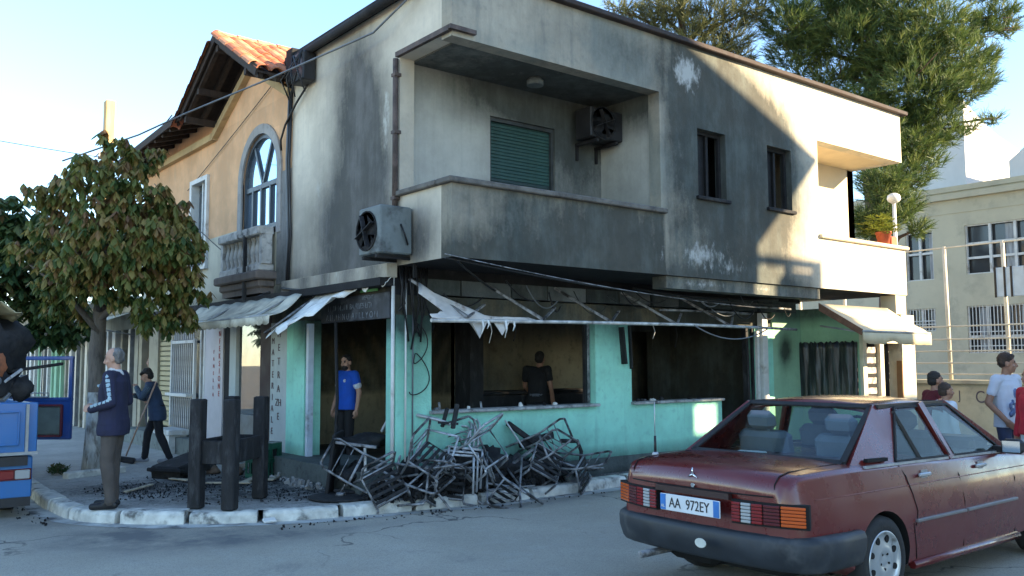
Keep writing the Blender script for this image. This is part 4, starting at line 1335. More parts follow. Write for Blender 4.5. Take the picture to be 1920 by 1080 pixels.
# seam cables between the two houses, with junction boxes on the roof edge
for k, (dy, m_) in enumerate(((2.96, 'cable'), (2.90, 'cable'), (3.0, 'grey_cable'))):
    cable('downlead', ('black', 'second black', 'grey')[k] + ' cable running down the seam between the two houses', [(-.03, dy, 5.75), (-.05, dy + .03, 4.5), (-.03, dy - .02, 3.4), (-.04, dy + .02, 2.75)], .016, m_, group='cables down the seam')
cable('downlead', 'curled cable end sticking out of the seam above the arch', [(-.03, 2.2, 5.6), (-.06, 2.7, 5.3), (-.07, 3.05, 5.05), (-.07, 3.2, 4.85), (-.05, 3.22, 4.7)], .017, group='cables down the seam')
jb = thing('junction_box', 'dark junction box with tangled wires on the roof edge', 'junction box', (-.12, 2.35, 5.5))
mb = MB(); mb.cbox((0, 0, .2), (.2, .38, .42), None, 0, .02); mb.build('box', K['black_plastic'], jb)
mb = MB(); mb.cbox((0, .35, .32), (.14, .2, .5), None, 0, .01); mb.build('side_box', K['soot'], jb)
mb = MB()
for k in range(5): mb.tube([(-.1, R_.uniform(-.2, .3), .4), (-.16, R_.uniform(-.3, .4), .1), (-.08, R_.uniform(-.3, .4), -.2)], .012, 5)
mb.build('wires', K['cable'], jb)
sm = thing('roof_cowl', 'pale box on the gable roof behind the junction box', 'cowl', (.5, 3.1, 5.95))
mb = MB(); mb.cbox((0, 0, .12), (.5, .25, .24), None, 0, .02); mb.build('box', K['white_paint'], sm)
mb = MB(); mb.cbox((0, 0, .26), (.56, .3, .03)); mb.build('lid', K['white_paint'], sm)

# ------------------------------------------------------------------ utility pole and street lamp
up_ = thing('utility_pole', 'square wooden utility pole rising behind the chestnut tree', 'pole', (1.28, 18.5, -.13))
mb = MB(); mb.bar((0, 0, 0), (0, 0, 9.45), .30, .26, b=.02); mb.build('post', M('pale_pole', (.48, .34, .16), .85, var=.2, scale=4, bump=.2, stretch=(3, 3, .5)), up_)
mb = MB(); mb.bar((-.28, -.05, 7.7), (.25, -.05, 7.7), .07, .07); mb.build('crossbar', K['soot'], up_)
for x in (-.25, .22):
    mb = MB(); mb.lathe([(.03, 0), (.05, .03), (.035, .08), (.05, .11), (.02, .15)], (x, -.05, 7.74), 8); mb.build('insulator', K['white_paint'], up_)
sl_ = thing('street_lamp', 'white globe street lamp between the corner building and the school', 'street lamp', (11.7, .05, -.13))
mb = MB(); mb.tube([(0, 0, 0), (0, 0, 4.9)], [.055, .035], 10); mb.build('post', K['white_paint'], sl_)
mb = MB(); mb.lathe([(.05, 4.86), (.11, 4.90), (.135, 4.95), (.12, 5.02), (.06, 5.06), (.02, 5.07)], n=14); mb.build('globe', M('lamp_globe', (.72, .70, .64), .35, var=.05, bump=0), sl_)

# ------------------------------------------------------------------ school behind, fence
school_w = M('cream_school_wall', (.50, .46, .34), .9, var=.07, scale=1.2, col2=(.40, .37, .28), amt2=.4, bump=.1)
sc = thing('school', 'pale cream school building with wide multi pane windows behind the fence', 'building', (20, 0, 0))
mb = MB()
holes = [(-1.5, 2.42, 3.95, 5.34), (3.34, 4.15, 3.88, 5.3), (.85, 2.46, 1.75, 3.06), (3.34, 4.15, 2.4, 3.05), (-4.8, -2.1, 3.95, 5.34)]
mb.wall(lambda u, v, w: (w, u, v), (-8, 14), (-.2, 6.35), holes, .3, 2.)
mb.build('wall', school_w, sc)
mb = MB(); mb.box(.3, 8, -7.9, 13.9, -.1, 6.2); mb.build('core', K['soot'], sc)
mb = MB(); mb.cbox((.05, 3, 6.2), (.4, 22, .16)); mb.cbox((.02, 3, 5.75), (.08, 22, .05)); mb.build('cornice', school_w, sc)
mb = MB(); mb.box(-.05, 8, -8, 14, 6.35, 6.5); mb.build('roof', school_w, sc)
pane_m = NT('school_pane')
pane_m.b.inputs['Base Color'].default_value = (.045, .05, .055, 1); pane_m.b.inputs['Roughness'].default_value = .08
curt = M('net_curtain', (.34, .36, .38), .8, var=.3, scale=3, bump=0, stretch=(1, 6, .6))
def school_window(y0, y1, z0, z1, nx_, rows, bars=False):
    w = bpy.data.objects.new('window', None); COL.objects.link(w); w.parent = sc; w.location = (.08, y0, z0)
    L = y1 - y0; H = z1 - z0
    mb = MB()
    for k in range(nx_ + 1): mb.bar((0, L * k / nx_, 0), (0, L * k / nx_, H), .07, .08)
    for r in rows: mb.bar((0.001, .0, H * r), (.001, L, H * r), .062, .065)
    mb.build('frame', K['white_paint'], w)
    mb = MB(); mb.box(.1, .12, 0, L, 0, H); mb.build('pane', pane_m.mat, w)
    for k in range(0, nx_, 2):
        mb = MB(); mb.box(.09, .097, L * k / nx_ + .06, L * (k + .45) / nx_, .05, H - .05); mb.build('curtain', curt, w)
    if bars:
        mb = MB()
        n = int(L / .09)
        for k in range(n): mb.bar((-.05, L * (k + .5) / n, 0), (-.05, L * (k + .5) / n, H), .02, .02)
        for r in (.15, .3, .45): mb.bar((-.052, 0, H * r), (-.052, L, H * r), .02, .025)
        mb.build('grille', K['white_paint'], w)
school_window(-1.5, 2.42, 3.95, 5.34, 6, (0, .33, .62, 1))
school_window(3.34, 4.15, 3.88, 5.3, 2, (0, .55, 1))
school_window(.85, 2.46, 1.75, 3.06, 3, (0, .35, 1), True)
school_window(3.34, 4.15, 2.4, 3.05, 2, (0, 1), True)
school_window(-4.8, -2.1, 3.95, 5.34, 4, (0, .33, .62, 1))
# white block above it
wb = thing('white_block', 'tall white block with sunlit face rising over the school roof', 'building', (22, 3.2, 6.4))
K['bright_white'] = M('bright_white_render', (.62, .62, .60), .9, var=.05, scale=2, bump=.05)
mb = MB()
mb.prism([(0, 0), (5.2, 0), (5.2, 1.9), (2.2, 2.4), (.9, 2.8), (0, 3.15)], lambda a, b, t: (a, t, b), 0, 2.6)
mb.build('wall', K['bright_white'], wb)
mb = MB(); mb.box(-.03, .01, -.03, 2.65, 3.1, 3.18); mb.build('edge_strip', K['grey_metal'], wb)
wb = thing('white_block', 'lower white gabled block at the right edge above the school', 'building', (21.6, 1.4, 6.4))
mb = MB()
mb.prism([(0, 0), (2.2, 0), (2.2, 2.2), (1.3, 1.9), (0, .9)], lambda a, b, t: (t, -a + .4, b), 0, 4)
mb.build('wall', K['bright_white'], wb)
# fence wall with posts and rails
fw_ = thing('yard_wall', 'low cream yard wall with scrawled letters behind the people', 'wall', (12.7, 0, -.13))
mb = MB(); mb.wall(lambda u, v, w: (w, u, v), (-7, 5), (0, 1.22), [], .25, 1.); mb.cbox((.1, -1, 1.25), (.36, 12, .08), None, 0, .01)
mb.build('wall', M('yard_wall_cream', (.50, .44, .30), .9, var=.12, scale=2, col2=(.34, .30, .22), amt2=.4, bump=.15), fw_)
ink = M('scrawl', (.10, .08, .09), .8, bump=0)
text('C', .34, ink, fw_, (-.004, -1.02, .95), LEFT, sx=.8)
text('J', .26, ink, fw_, (-.004, -.62, .98), LEFT, sx=.7)
text('A', .30, ink, fw_, (-.004, -1.5, .78), LEFT)
yf = thing('yard_fence', 'white pipe fence with horizontal rails standing on the yard wall', 'fence', (12.8, 0, 1.16))
pm = M('sunbleached_pipe', (.58, .53, .42), .6, var=.1, bump=0)
for k in range(8):
    mb = MB(); y = 3.0 - k * 1.14 - (.0); mb.tube([(0, y, 0), (.0, y + .03, 2.72)], .04, 8); mb.build('post', pm, yf)
for z in (.12, .34, .58, .82, 1.08):
    mb = MB(); mb.tube([(-.05, 3.1, z), (-.05, -5.1, z)], .018, 6); mb.build('rail', pm, yf)
mb = MB(); mb.tube([(0, 3.1, 2.68), (0, -5.1, 2.72)], .018, 6); mb.build('top_rail', pm, yf)
yard = MB(); yard.add([(9.6, -30, -.118), (60, -30, -.118), (60, 40, -.118), (12.55, 40, -.118), (12.55, -1.6, -.118), (9.9, -1.6, -.118)], [(0, 1, 2, 3, 4, 5)])
tag(yard.build('yard_ground', M('pale_yard_concrete', (.36, .35, .31), .9, var=.15, scale=1.5, bump=.3)), kind='structure')
fl = thing('hung_signboard', 'small blue and white board hung at the right edge before the school', 'sign', (12.3, -1.86, 3.03))
mb = MB(); mb.cbox((0, 0, 0), (.05, .55, .56), None, 0, .01); mb.build('board', M('pale_blue_board', (.45, .55, .62), .5, var=.1, bump=0), fl)
mb = MB()
for y in (-.27, -.02, .1, .27): mb.bar((-.03, y, -.29), (-.03, y, .29), .035, .02)
mb.build('board_frame', K['cable'], fl)

# ------------------------------------------------------------------ the house across the street, whose roof and balcony throw the shade
T_ = 15.5 - 1.15
def sh(x, z): return (x + .695 * T_, z + .432 * T_)
ac_ = thing('house_across_street', 'gabled house with roof overhang and small balcony across the street', 'building', (0, -15.5, -.13))
prof = [sh(5.47, -10), sh(5.47, 3.25), sh(7.13, 4.76), sh(4.0, 5.95), sh(-1.5, 8.04), sh(-7, 6.1), sh(-7, -10)]
prof = [(a, max(0, b)) for a, b in prof]
mb = MB()
mb.prism(prof, lambda a, b, t: (a, t, b + .13), -8, 0)
mb.build('wall', M('far_house_render', (.72, .66, .54), .9, var=.1, scale=1, bump=.1), ac_)
mb = MB()
def shb(x0, x1, z0, z1, y0=-.3, y1=0):
    (a, b), (c, d) = sh(x0, z0), sh(x1, z1)
    mb.box(a, c, y0, y1, b + .13, d + .13)
shb(5.2, 7.12, 3.09, 3.13); shb(7.05, 7.12, 2.5, 3.13); shb(6.3, 6.34, 2.5, 3.1)
shb(6.2, 7.0, 2.55, 2.93, -.35, 0)
shb(5.2, 7.12, 2.05, 2.5, -.8, 0)
mb.build('balcony', K['concrete'], ac_)
mb = MB()
(a, b), (c, d) = sh(5.4, -6.9), sh(8.4, 1.1)
shb(5.2, 6.8, 1.5, 2.1); shb(5.2, 6.15, .4, 1.55); shb(6.85, 7.8, .4, 1.72)  # added unseen pieces, shaped to shade the front and leave a sunlit gap
mb.box(a - 1, c + 4, -.3, 0, 0, sh(0, 1.08)[1])
mb.build('shade_wall', K['concrete'], ac_)

# ------------------------------------------------------------------ trees
def leafcloud(name, clumps, per, leaf, parent, m, palette_bias=0., droop=.8, rosette=6, size=.16, jitter=.5, seed=3, width=.36, loc=(0, 0, 0)):
    """clumps: (x, y, z, rx, rz); per rosettes for each unit clump; leaf faces carry a 'tint' per leaf"""
    rg = random.Random(seed)
    vs = []; fs = []; tint = []
    O = Vector(loc)
    for (cx, cy, cz, rx, rz) in clumps:
        n = max(6, int(per * (rx * rz) ** .8))
        for _ in range(n):
            while True:
                a = Vector((rg.uniform(-1, 1), rg.uniform(-1, 1), rg.uniform(-1, 1)))
                if .3 < a.length < 1 + jitter * rg.random() * .4: break
            c = Vector((cx + a.x * rx, cy + a.y * rx, cz + a.z * rz)) - O
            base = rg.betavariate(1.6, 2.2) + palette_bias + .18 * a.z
            ax0 = rg.uniform(0, 6.28)
            k = rg.randint(rosette - 2, rosette + 1)
            for q in range(k):
                az_ = ax0 + q * 6.28 / k + rg.uniform(-.25, .25)
                el_ = -droop * rg.uniform(.4, 1.25)
                d = Vector((math.cos(az_) * math.cos(el_), math.sin(az_) * math.cos(el_), math.sin(el_)))
                s_ = d.cross(Vector((0, 0, 1)))
                s_ = s_.normalized() if s_.length > 1e-4 else Vector((1, 0, 0))
                u_ = s_.cross(d)
                L = size * rg.choice((.55, .8, 1., 1.15, 1.3)) * rg.uniform(.8, 1.15); w = L * width * .5
                b = len(vs)
                f = u_ * (-.18 * w)
                vs += [c, c + d * L * .35 + s_ * w * .8 + f, c + d * L * .68 + s_ * w - Vector((0, 0, L * .06)) + f, c + d * L - Vector((0, 0, L * .16)), c + d * L * .68 - s_ * w - Vector((0, 0, L * .06)) + f, c + d * L * .35 - s_ * w * .8 + f, c + d * L * .5 - u_ * f.length * .2]
                fs += [(b, b + 1, b + 2, b + 6), (b + 6, b + 2, b + 3), (b + 6, b + 3, b + 4), (b, b + 6, b + 4, b + 5)]
                tv = min(1, max(0, base + rg.uniform(-.15, .15)))
                tint += [tv] * 7
    me = bpy.data.meshes.new(name)
    me.from_pydata([tuple(v) for v in vs], [], fs)
    at = me.attributes.new('tint', 'FLOAT', 'POINT'); at.data.foreach_set('value', np.array(tint, 'f'))
    me.materials.append(m)
    o_ = obj(name, me, parent); o_['kind'] = 'stuff'
    return o_

def px(x, y, D):
    d = (_r2 * ((x - 960) / 1665) - _u2 * ((y - 540) / 1665) + _fw)
    return CAM + d * D
bark = M('chestnut_bark', (.14, .12, .10), .9, var=.35, scale=8, col2=(.05, .045, .04), amt2=.4, sc2=4, bump=.8, stretch=(2, 2, .5))
chest = leaf_mat('chestnut_leaf', [(.05, .09, .025), (.10, .14, .034), (.18, .18, .045), (.30, .24, .07), (.25, .15, .06), (.17, .095, .045)])
tr = thing('chestnut_tree', 'young chestnut tree with browning leaves at the edge of the pavement', 'tree', (-2.17, 4.74, 0))
mb = MB()
trunk = [Vector((0, 0, -.05)), Vector((.02, -.01, .4)), Vector((.03, .0, 1.1)), Vector((.02, -.02, 1.7)), Vector((.04, -.06, 2.3)), Vector((.06, -.15, 3.0)), Vector((.05, -.2, 3.8)), Vector((.1, -.3, 4.4))]
mb.tube(trunk, [.14, .115, .10, .105, .095, .07, .045, .02], 12)
for (sz, ex, ey, ez) in ((2.0, -.9, .2, 3.0), (2.2, .8, -.8, 2.9), (2.3, -.5, -.7, 3.2), (2.6, .9, -.6, 3.7), (2.8, -.8, .5, 3.8), (3.1, .3, .6, 4.0), (2.1, .3, .8, 2.9), (2.4, 1.1, -1.0, 3.1)):
    a = Vector((.03, -.1, sz)); b = Vector((ex, ey, ez))
    mb.tube([a, a.lerp(b, .5) + Vector((0, 0, .12)), b], [.05, .035, .012], 7)
mb.build('trunk', bark, tr)
mb = MB(); mb.tube([(0.02, -.01, .02), (.025, -.01, .5), (.035, 0, 1.15)], [.150, .123, .108], 12); mb.build('whitewash_band', M('flaking_whitewash', (.42, .42, .39), .9, var=.25, scale=7, col2=(.14, .12, .10), amt2=.5, sc2=5, bump=.5, stretch=(2, 2, .6)), tr)
cl = []
for (x, y, r, D) in ((228, 280, 34, 12.5), (262, 300, 40, 12.9), (165, 322, 46, 12.7), (215, 330, 55, 12.2), (115, 372, 48, 12.8), (190, 392, 62, 12.1), (275, 378, 62, 12.4), (322, 405, 50, 12.7), (100, 430, 55, 12.6), (150, 460, 70, 12.0), (230, 450, 75, 11.9), (300, 450, 66, 12.2), (355, 455, 36, 12.6), (110, 510, 58, 12.6), (165, 520, 56, 12.1), (255, 530, 62, 12.1), (330, 520, 50, 12.4), (362, 535, 26, 12.7), (290, 590, 46, 12.4), (335, 588, 34, 12.6), (120, 565, 40, 12.9), (240, 420, 70, 13.2), (180, 470, 70, 13.3), (290, 500, 60, 13.3)):
    p = px(x, y, D); rm = r * D / 1665
    cl.append((p.x, p.y, p.z, rm * .78, rm * .70))
    for _ in range(2):
        a = R_.uniform(0, 6.28)
        cl.append((p.x + rm * 1.0 * math.cos(a), p.y + rm * .6 * math.sin(a), p.z + rm * R_.uniform(-.75, .95), rm * .34, rm * .28))
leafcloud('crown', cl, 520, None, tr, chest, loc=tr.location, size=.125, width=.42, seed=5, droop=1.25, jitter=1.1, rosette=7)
tr2 = thing('chestnut_tree', 'second green leafy tree at the left edge behind the truck load', 'tree', (-3.3, 9.2, 0))
mb = MB(); mb.tube([(0, 0, -.1), (.05, 0, 1.5), (.0, .1, 3.2), (-.1, .1, 4.0)], [.13, .1, .08, .03], 10); mb.build('trunk', bark, tr2)
chest2 = leaf_mat('green_leaf', [(.03, .07, .026), (.05, .10, .032), (.08, .125, .04), (.12, .14, .045), (.17, .12, .06)])
cl = []
for (x, y, r, D) in ((-40, 420, 70, 15), (20, 410, 50, 15), (60, 440, 55, 15.3), (0, 480, 65, 14.8), (70, 500, 60, 15), (20, 550, 60, 15), (90, 560, 55, 15.4), (135, 600, 40, 15.6), (60, 600, 50, 15.2), (-60, 520, 70, 15), (110, 620, 30, 15.6), (-100, 450, 70, 15.2)):
    p = px(x, y, D); rm = r * D / 1665
    cl.append((p.x, p.y, p.z, rm, rm * .9))
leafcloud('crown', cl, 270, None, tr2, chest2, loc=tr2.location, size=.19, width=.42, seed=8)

pine_m = leaf_mat('pine_needles', [(.028, .055, .02), (.06, .10, .028), (.10, .145, .034), (.165, .195, .05)], .6, .3)
def pinecloud(name, clumps, parent, m, loc, per=60, seed=2, L=.23):
    rg = random.Random(seed)
    vs = []; fs = []; tint = []
    O = Vector(loc)
    for (cx, cy, cz, rx, rz) in clumps:
        n = max(5, int(per * rx * rz * 2.2))
        for _ in range(n):
            while True:
                a = Vector((rg.uniform(-1, 1), rg.uniform(-1, 1), rg.uniform(-1, 1)))
                if a.length < 1.05: break
            c = Vector((cx + a.x * rx, cy + a.y * rx, cz + a.z * rz)) - O
            g = Vector((a.x * .8 + rg.uniform(-.5, .5), a.y * .8 + rg.uniform(-.5, .5), .35 + a.z * .3 + rg.uniform(-.3, .5))).normalized()
            x_, y_ = fr(g)
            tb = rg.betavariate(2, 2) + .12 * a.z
            for q in range(15):
                t = q * 2.39996
                sp = rg.uniform(.25, .95)
                d = (g + (x_ * math.cos(t) + y_ * math.sin(t)) * sp).normalized()
                st_ = c + g * L * rg.uniform(-.8, .5)
                s_ = d.cross(g); s_ = (s_.normalized() if s_.length > 1e-4 else x_) * .0075
                l_ = L * rg.uniform(.6, 1.05)
                b = len(vs)
                vs += [st_ - s_, st_ + s_, st_ + d * l_ + s_ * .4, st_ + d * l_ - s_ * .4]
                fs.append((b, b + 1, b + 2, b + 3))
                tint += [min(1, max(0, tb + rg.uniform(-.12, .12)))] * 4
    me = bpy.data.meshes.new(name)
    me.from_pydata([tuple(v) for v in vs], [], fs)
    at = me.attributes.new('tint', 'FLOAT', 'POINT'); at.data.foreach_set('value', np.array(tint, 'f'))
    me.materials.append(m)
    o_ = obj(name, me, parent); o_['kind'] = 'stuff'
pbark = M('pine_bark', (.09, .06, .045), .9, var=.4, scale=6, bump=.8, stretch=(2, 2, .5))
def pine(label, base, top, clumps, per, seed, m):
    t_ = thing('pine_tree', label, 'tree', base)
    B = Vector(base); Tp = Vector(top)
    mb = MB()
    P = [B.lerp(Tp, k / 8) + Vector((.15 * math.sin(k * 1.1), .12 * math.cos(k * 1.7), 0)) * (k > 0) - B for k in range(9)]
    mb.tube(P, [.30 * (1 - k / 9.5) for k in range(9)], 10)
    rg = random.Random(seed)
    for (cx, cy, cz, rx, rz) in clumps:
        e = Vector((cx, cy, cz)) - B
        hz = max(1.5, e.z - (e.xy - P[4].xy).length * rg.uniform(.1, .45))
        k = min(7.9, 8 * hz / max(.1, (Tp - B).z)); i_ = int(k)
        a = P[i_].lerp(P[min(8, i_ + 1)], k - i_)
        m1 = a.lerp(e, .5) + Vector((0, 0, .2))
        mb.tube([a, m1, e], [.07, .045, .015], 6)
        for _ in range(3):
            f = e + Vector((rg.uniform(-rx, rx), rg.uniform(-rx, rx), rg.uniform(-rz, rz)))
            mb.tube([m1.lerp(e, .6), f], [.025, .008], 5)
    mb.build('trunk', pbark, t_)
    pinecloud('crown', clumps, t_, m, base, per, seed)
cl = []
for (x, y, rx, ry, D) in ((1480, 45, 55, 38, 22), (1545, 20, 75, 35, 23), (1500, 105, 60, 34, 22.5), (1590, 75, 70, 40, 22), (1560, 150, 55, 30, 22.5), (1660, 30, 80, 40, 22), (1740, 55, 80, 46, 21.5), (1690, 105, 80, 40, 21.5), (1770, 115, 80, 44, 21.5), (1825, 60, 40, 26, 22), (1870, 30, 40, 22, 22), (1850, 110, 26, 20, 22.5), (1890, 55, 24, 14, 22.5), (1710, 165, 90, 36, 21.2), (1790, 165, 60, 32, 21.5), (1620, 190, 45, 32, 21.5), (1750, 215, 60, 26, 21.5), (1690, 225, 55, 30, 21.5), (1845, 150, 26, 18, 22), (1640, 240, 45, 34, 21), (1650, 285, 42, 36, 21), (1700, 275, 52, 28, 21.2), (1755, 255, 55, 22, 21.5), (1815, 238, 26, 8, 21.5), (1860, 222, 24, 7, 21.6), (1655, 345, 44, 40, 20.5), (1700, 330, 46, 30, 21), (1740, 300, 30, 20, 21.2), (1655, 410, 46, 34, 20.5), (1690, 385, 30, 30, 20.6), (1720, 430, 20, 16, 20.6), (1610, 20, 60, 40, 24), (1460, -60, 90, 50, 23), (1600, -80, 110, 60, 22), (1750, -70, 110, 60, 22), (1860, -40, 60, 40, 22), (1625, 420, 30, 30, 20.8), (1520, 70, 40, 30, 24), (1640, 130, 50, 40, 23.5)):
    p = px(x, y, D); k = D / 1665
    cl.append((p.x, p.y, p.z, rx * k, ry * k))
bp = px(1650, 300, 22.3)
pine('big dark pine tree spreading behind the right end of the building', (bp.x, bp.y, -.13), (bp.x - .2, bp.y + .2, 13.5), cl, 330, 4, pine_m)
cl = []
for (x, y, rx, ry, D) in ((1165, 18, 34, 16, 22), (1220, 35, 50, 26, 22.5), (1265, 15, 60, 30, 22), (1300, 62, 50, 24, 22), (1345, 30, 60, 32, 22), (1375, 75, 40, 26, 22), (1410, 20, 36, 30, 22), (1330, 95, 40, 18, 22), (1390, 105, 26, 16, 22), (1250, -50, 90, 40, 22.5), (1380, -50, 60, 40, 22.5), (1330, 135, 60, 26, 23)):
    p = px(x, y, D); k = D / 1665
    cl.append((p.x, p.y, p.z, rx * k, ry * k))
bp = px(1300, 300, 22.8)
pine_l = leaf_mat('sunlit_needles', [(.07, .085, .035), (.11, .12, .045), (.16, .165, .06), (.20, .20, .08)], .6, .3)  # paler yellowish palette puts the sunlight into the needles
pine('thin pine tree in sunlit colours behind the roof edge of the corner building', (bp.x, bp.y, -.13), (bp.x - .2, bp.y + .2, 12.2), cl, 230, 6, pine_l)
# pot plant on the right hand loggia parapet
pot = thing('potted_plant', 'yellow green plant in a red pot on the sunlit parapet', 'plant', (9.22, B1 + .1, 3.56))
mb = MB(); mb.lathe([(.09, 0), (.13, .2), (.14, .2), (.14, .23), (.11, .23), (.09, .2)], n=14); mb.cbox((.22, 0, .08), (.2, .16, .16), None, 0, .01); mb.build('pot', M('terracotta_pot', (.42, .10, .05), .7, bump=.1), pot)
plant_m = leaf_mat('pot_leaf', [(.10, .14, .02), (.2, .24, .04), (.34, .34, .06)], .5, .35)
leafcloud('leaves', [(9.10, B1 + .12, 3.90, .26, .17), (9.32, B1 + .12, 3.88, .2, .15)], 900, None, pot, plant_m, loc=pot.location, size=.12, width=.22, droop=-.5, seed=12)
# ------------------------------------------------------------------ dark red saloon
def evaluated(o_):
    bpy.context.view_layer.update()
    dg = bpy.context.evaluated_depsgraph_get()
    return bpy.data.meshes.new_from_object(o_.evaluated_get(dg))
red_p = paint('dark_red_paint', (.112, .012, .011), .2, (.15, .06, .05), .12)
trim = M('bumper_plastic', (.024, .028, .034), .5, var=.25, scale=6, col2=(.09, .09, .09), amt2=.2, bump=.05)
blk = M('arch_black', (.008, .008, .008), .9, bump=0)
car = thing('parked_car', 'dark red four door saloon seen from its rear right corner', 'car', (-.60, -4.92, ROAD), rz=rad(-.3))
ST = [(.03, .72, .45, .80, .84), (.045, .755, .44, .87, .905), (.09, .785, .42, .915, .955), (.2, .81, .38, .935, .975), (.5, .83, .33, .95, .988), (.80, .838, .20, .955, .99), (1.2, .84, .19, .95, .955), (1.8, .842, .19, .94, .945), (2.4, .842, .19, .93, .935), (3.0, .838, .19, .915, .925), (3.3, .832, .19, .90, .93), (3.7, .82, .21, .86, .90), (4.1, .80, .25, .80, .84), (4.3, .76, .30, .73, .77), (4.36, .70, .36, .64, .68)]
def rearcurve(x, y): return .13 * min(1.1, abs(y) / .8) ** 3 * max(0, 1 - x / .6)
def section(w, zb, zs, zt):
    h = [(0, zb), (w * .5, zb), (w * .88, zb), (w * .965, zb + .05), (w * .985, zb + .16), (w * 1.0, .54), (w * .998, .60), (w * .985, .72), (w * .972, .77), (w * .965, .79), (w * .94, zs - .035), (w * .915, zs - .008), (w * .87, zs + (zt - zs) * .25), (w * .5, zs + (zt - zs) * .8), (0, zt)]
    top = zs - .05
    out = []
    for y, z in h:
        if .5 < z < .8: z = min(z, zb + (top - zb) * (z - .19) / (.88 - .19)) if zs < .87 else z
        out.append((y, z))
    return out
secs = []
for x, w, zb, zs, zt in ST:
    h = section(w, zb, zs, zt)
    full = [(-y, z) for y, z in h] + [(y, z) for y, z in h[-2:0:-1]]
    secs.append([(x + rearcurve(x, y), y, z) for y, z in full])
n = len(secs[0])
mb = MB()
vs = [p for s_ in secs for p in s_]
fs = []
for i in range(len(secs) - 1):
    for k in range(n):
        fs.append((i * n + k, i * n + (k + 1) % n, (i + 1) * n + (k + 1) % n, (i + 1) * n + k))
fs.append(tuple(range(n - 1, -1, -1))); fs.append(tuple(range((len(secs) - 1) * n, len(secs) * n)))
mb.add(vs, fs, 0, True)
me = mb.mesh('body', [red_p, blk])
tmp = obj('tmp_body', me)
WX = (1.05, 3.70); WR = .305
mc = MB()
for x in WX:
    for y0, y1 in ((-1.0, -.56), (.56, 1.0)):
        mc.lathe([(.345, y0), (.345, y1)], (x, 0, .30), 36, 1, M=Matrix.Rotation(PI / 2, 3, 'X'))
cut = obj('tmp_cut', mc.mesh('cut', [red_p, blk]))
bm_ = tmp.modifiers.new('b', 'BOOLEAN'); bm_.object = cut; bm_.operation = 'DIFFERENCE'; bm_.solver = 'EXACT'
sub = evaluated(tmp)
bpy.data.objects.remove(tmp); bpy.data.objects.remove(cut)
body = obj('body', sub, car)
wnm = body.modifiers.new('w', 'WEIGHTED_NORMAL'); wnm.keep_sharp = True
for p in sub.polygons: p.use_smooth = True
try:
    sub.set_sharp_from_angle(angle=rad(38))
except Exception: pass
def hw(x, z):
    """half width of the shell at x, z"""
    for i in range(len(ST) - 1):
        if ST[i][0] <= x <= ST[i + 1][0]:
            t = (x - ST[i][0]) / (ST[i + 1][0] - ST[i][0])
            S_ = [lerp(a, b, t) for a, b in zip(ST[i], ST[i + 1])]
            h = section(*S_[1:])
            for (y0, z0), (y1, z1) in zip(h[2:], h[3:]):
                if z0 <= z <= z1 and z1 > z0: return lerp(y0, y1, (z - z0) / (z1 - z0))
            return S_[1] * .9
    return .8
# roof and pillars
mb = MB()
gx = [1.44, 1.52, 1.7, 2.0, 2.3, 2.42, 2.48]; zc_ = [1.352, 1.378, 1.392, 1.396, 1.385, 1.37, 1.35]
vs = []; fs = []
YY = (-.575, -.555, -.4, -.2, 0, .2, .4, .555, .575)
for s_ in (0, 1):
    for x, z in zip(gx, zc_):
        for y in YY:
            vs.append((x, y, z - .045 * (abs(y) / .56) ** 2.4 - (.02 if abs(y) > .57 else 0) - .03 * s_))
m_ = len(YY); T = len(gx) * m_
for i in range(len(gx) - 1):
    for k in range(m_ - 1):
        a = i * m_ + k
        fs += [(a, a + 1, a + m_ + 1, a + m_), (T + a + m_, T + a + m_ + 1, T + a + 1, T + a)]
for i in range(len(gx) - 1):
    a = i * m_; b = i * m_ + m_ - 1
    fs += [(a, a + m_, T + a + m_, T + a), (b + m_, b, T + b, T + b + m_)]
for k in range(m_ - 1):
    a = k; b = (len(gx) - 1) * m_ + k
    fs += [(a + 1, a, T + a, T + a + 1), (b, b + 1, T + b + 1, T + b)]
mb.add(vs, [f[::-1] for f in fs], 0, True)
mb.build('roof', red_p, car)
def slab(mb, q, th, mi=0):
    q = [Vector(p) for p in q]
    nrm = (q[1] - q[0]).cross(q[2] - q[0]).normalized() * th
    mb.add(q + [p - nrm for p in q], [tuple(range(len(q))), tuple(range(2 * len(q) - 1, len(q) - 1, -1))] + [(i, len(q) + i, len(q) + (i + 1) % len(q), (i + 1) % len(q)) for i in range(len(q))], mi)
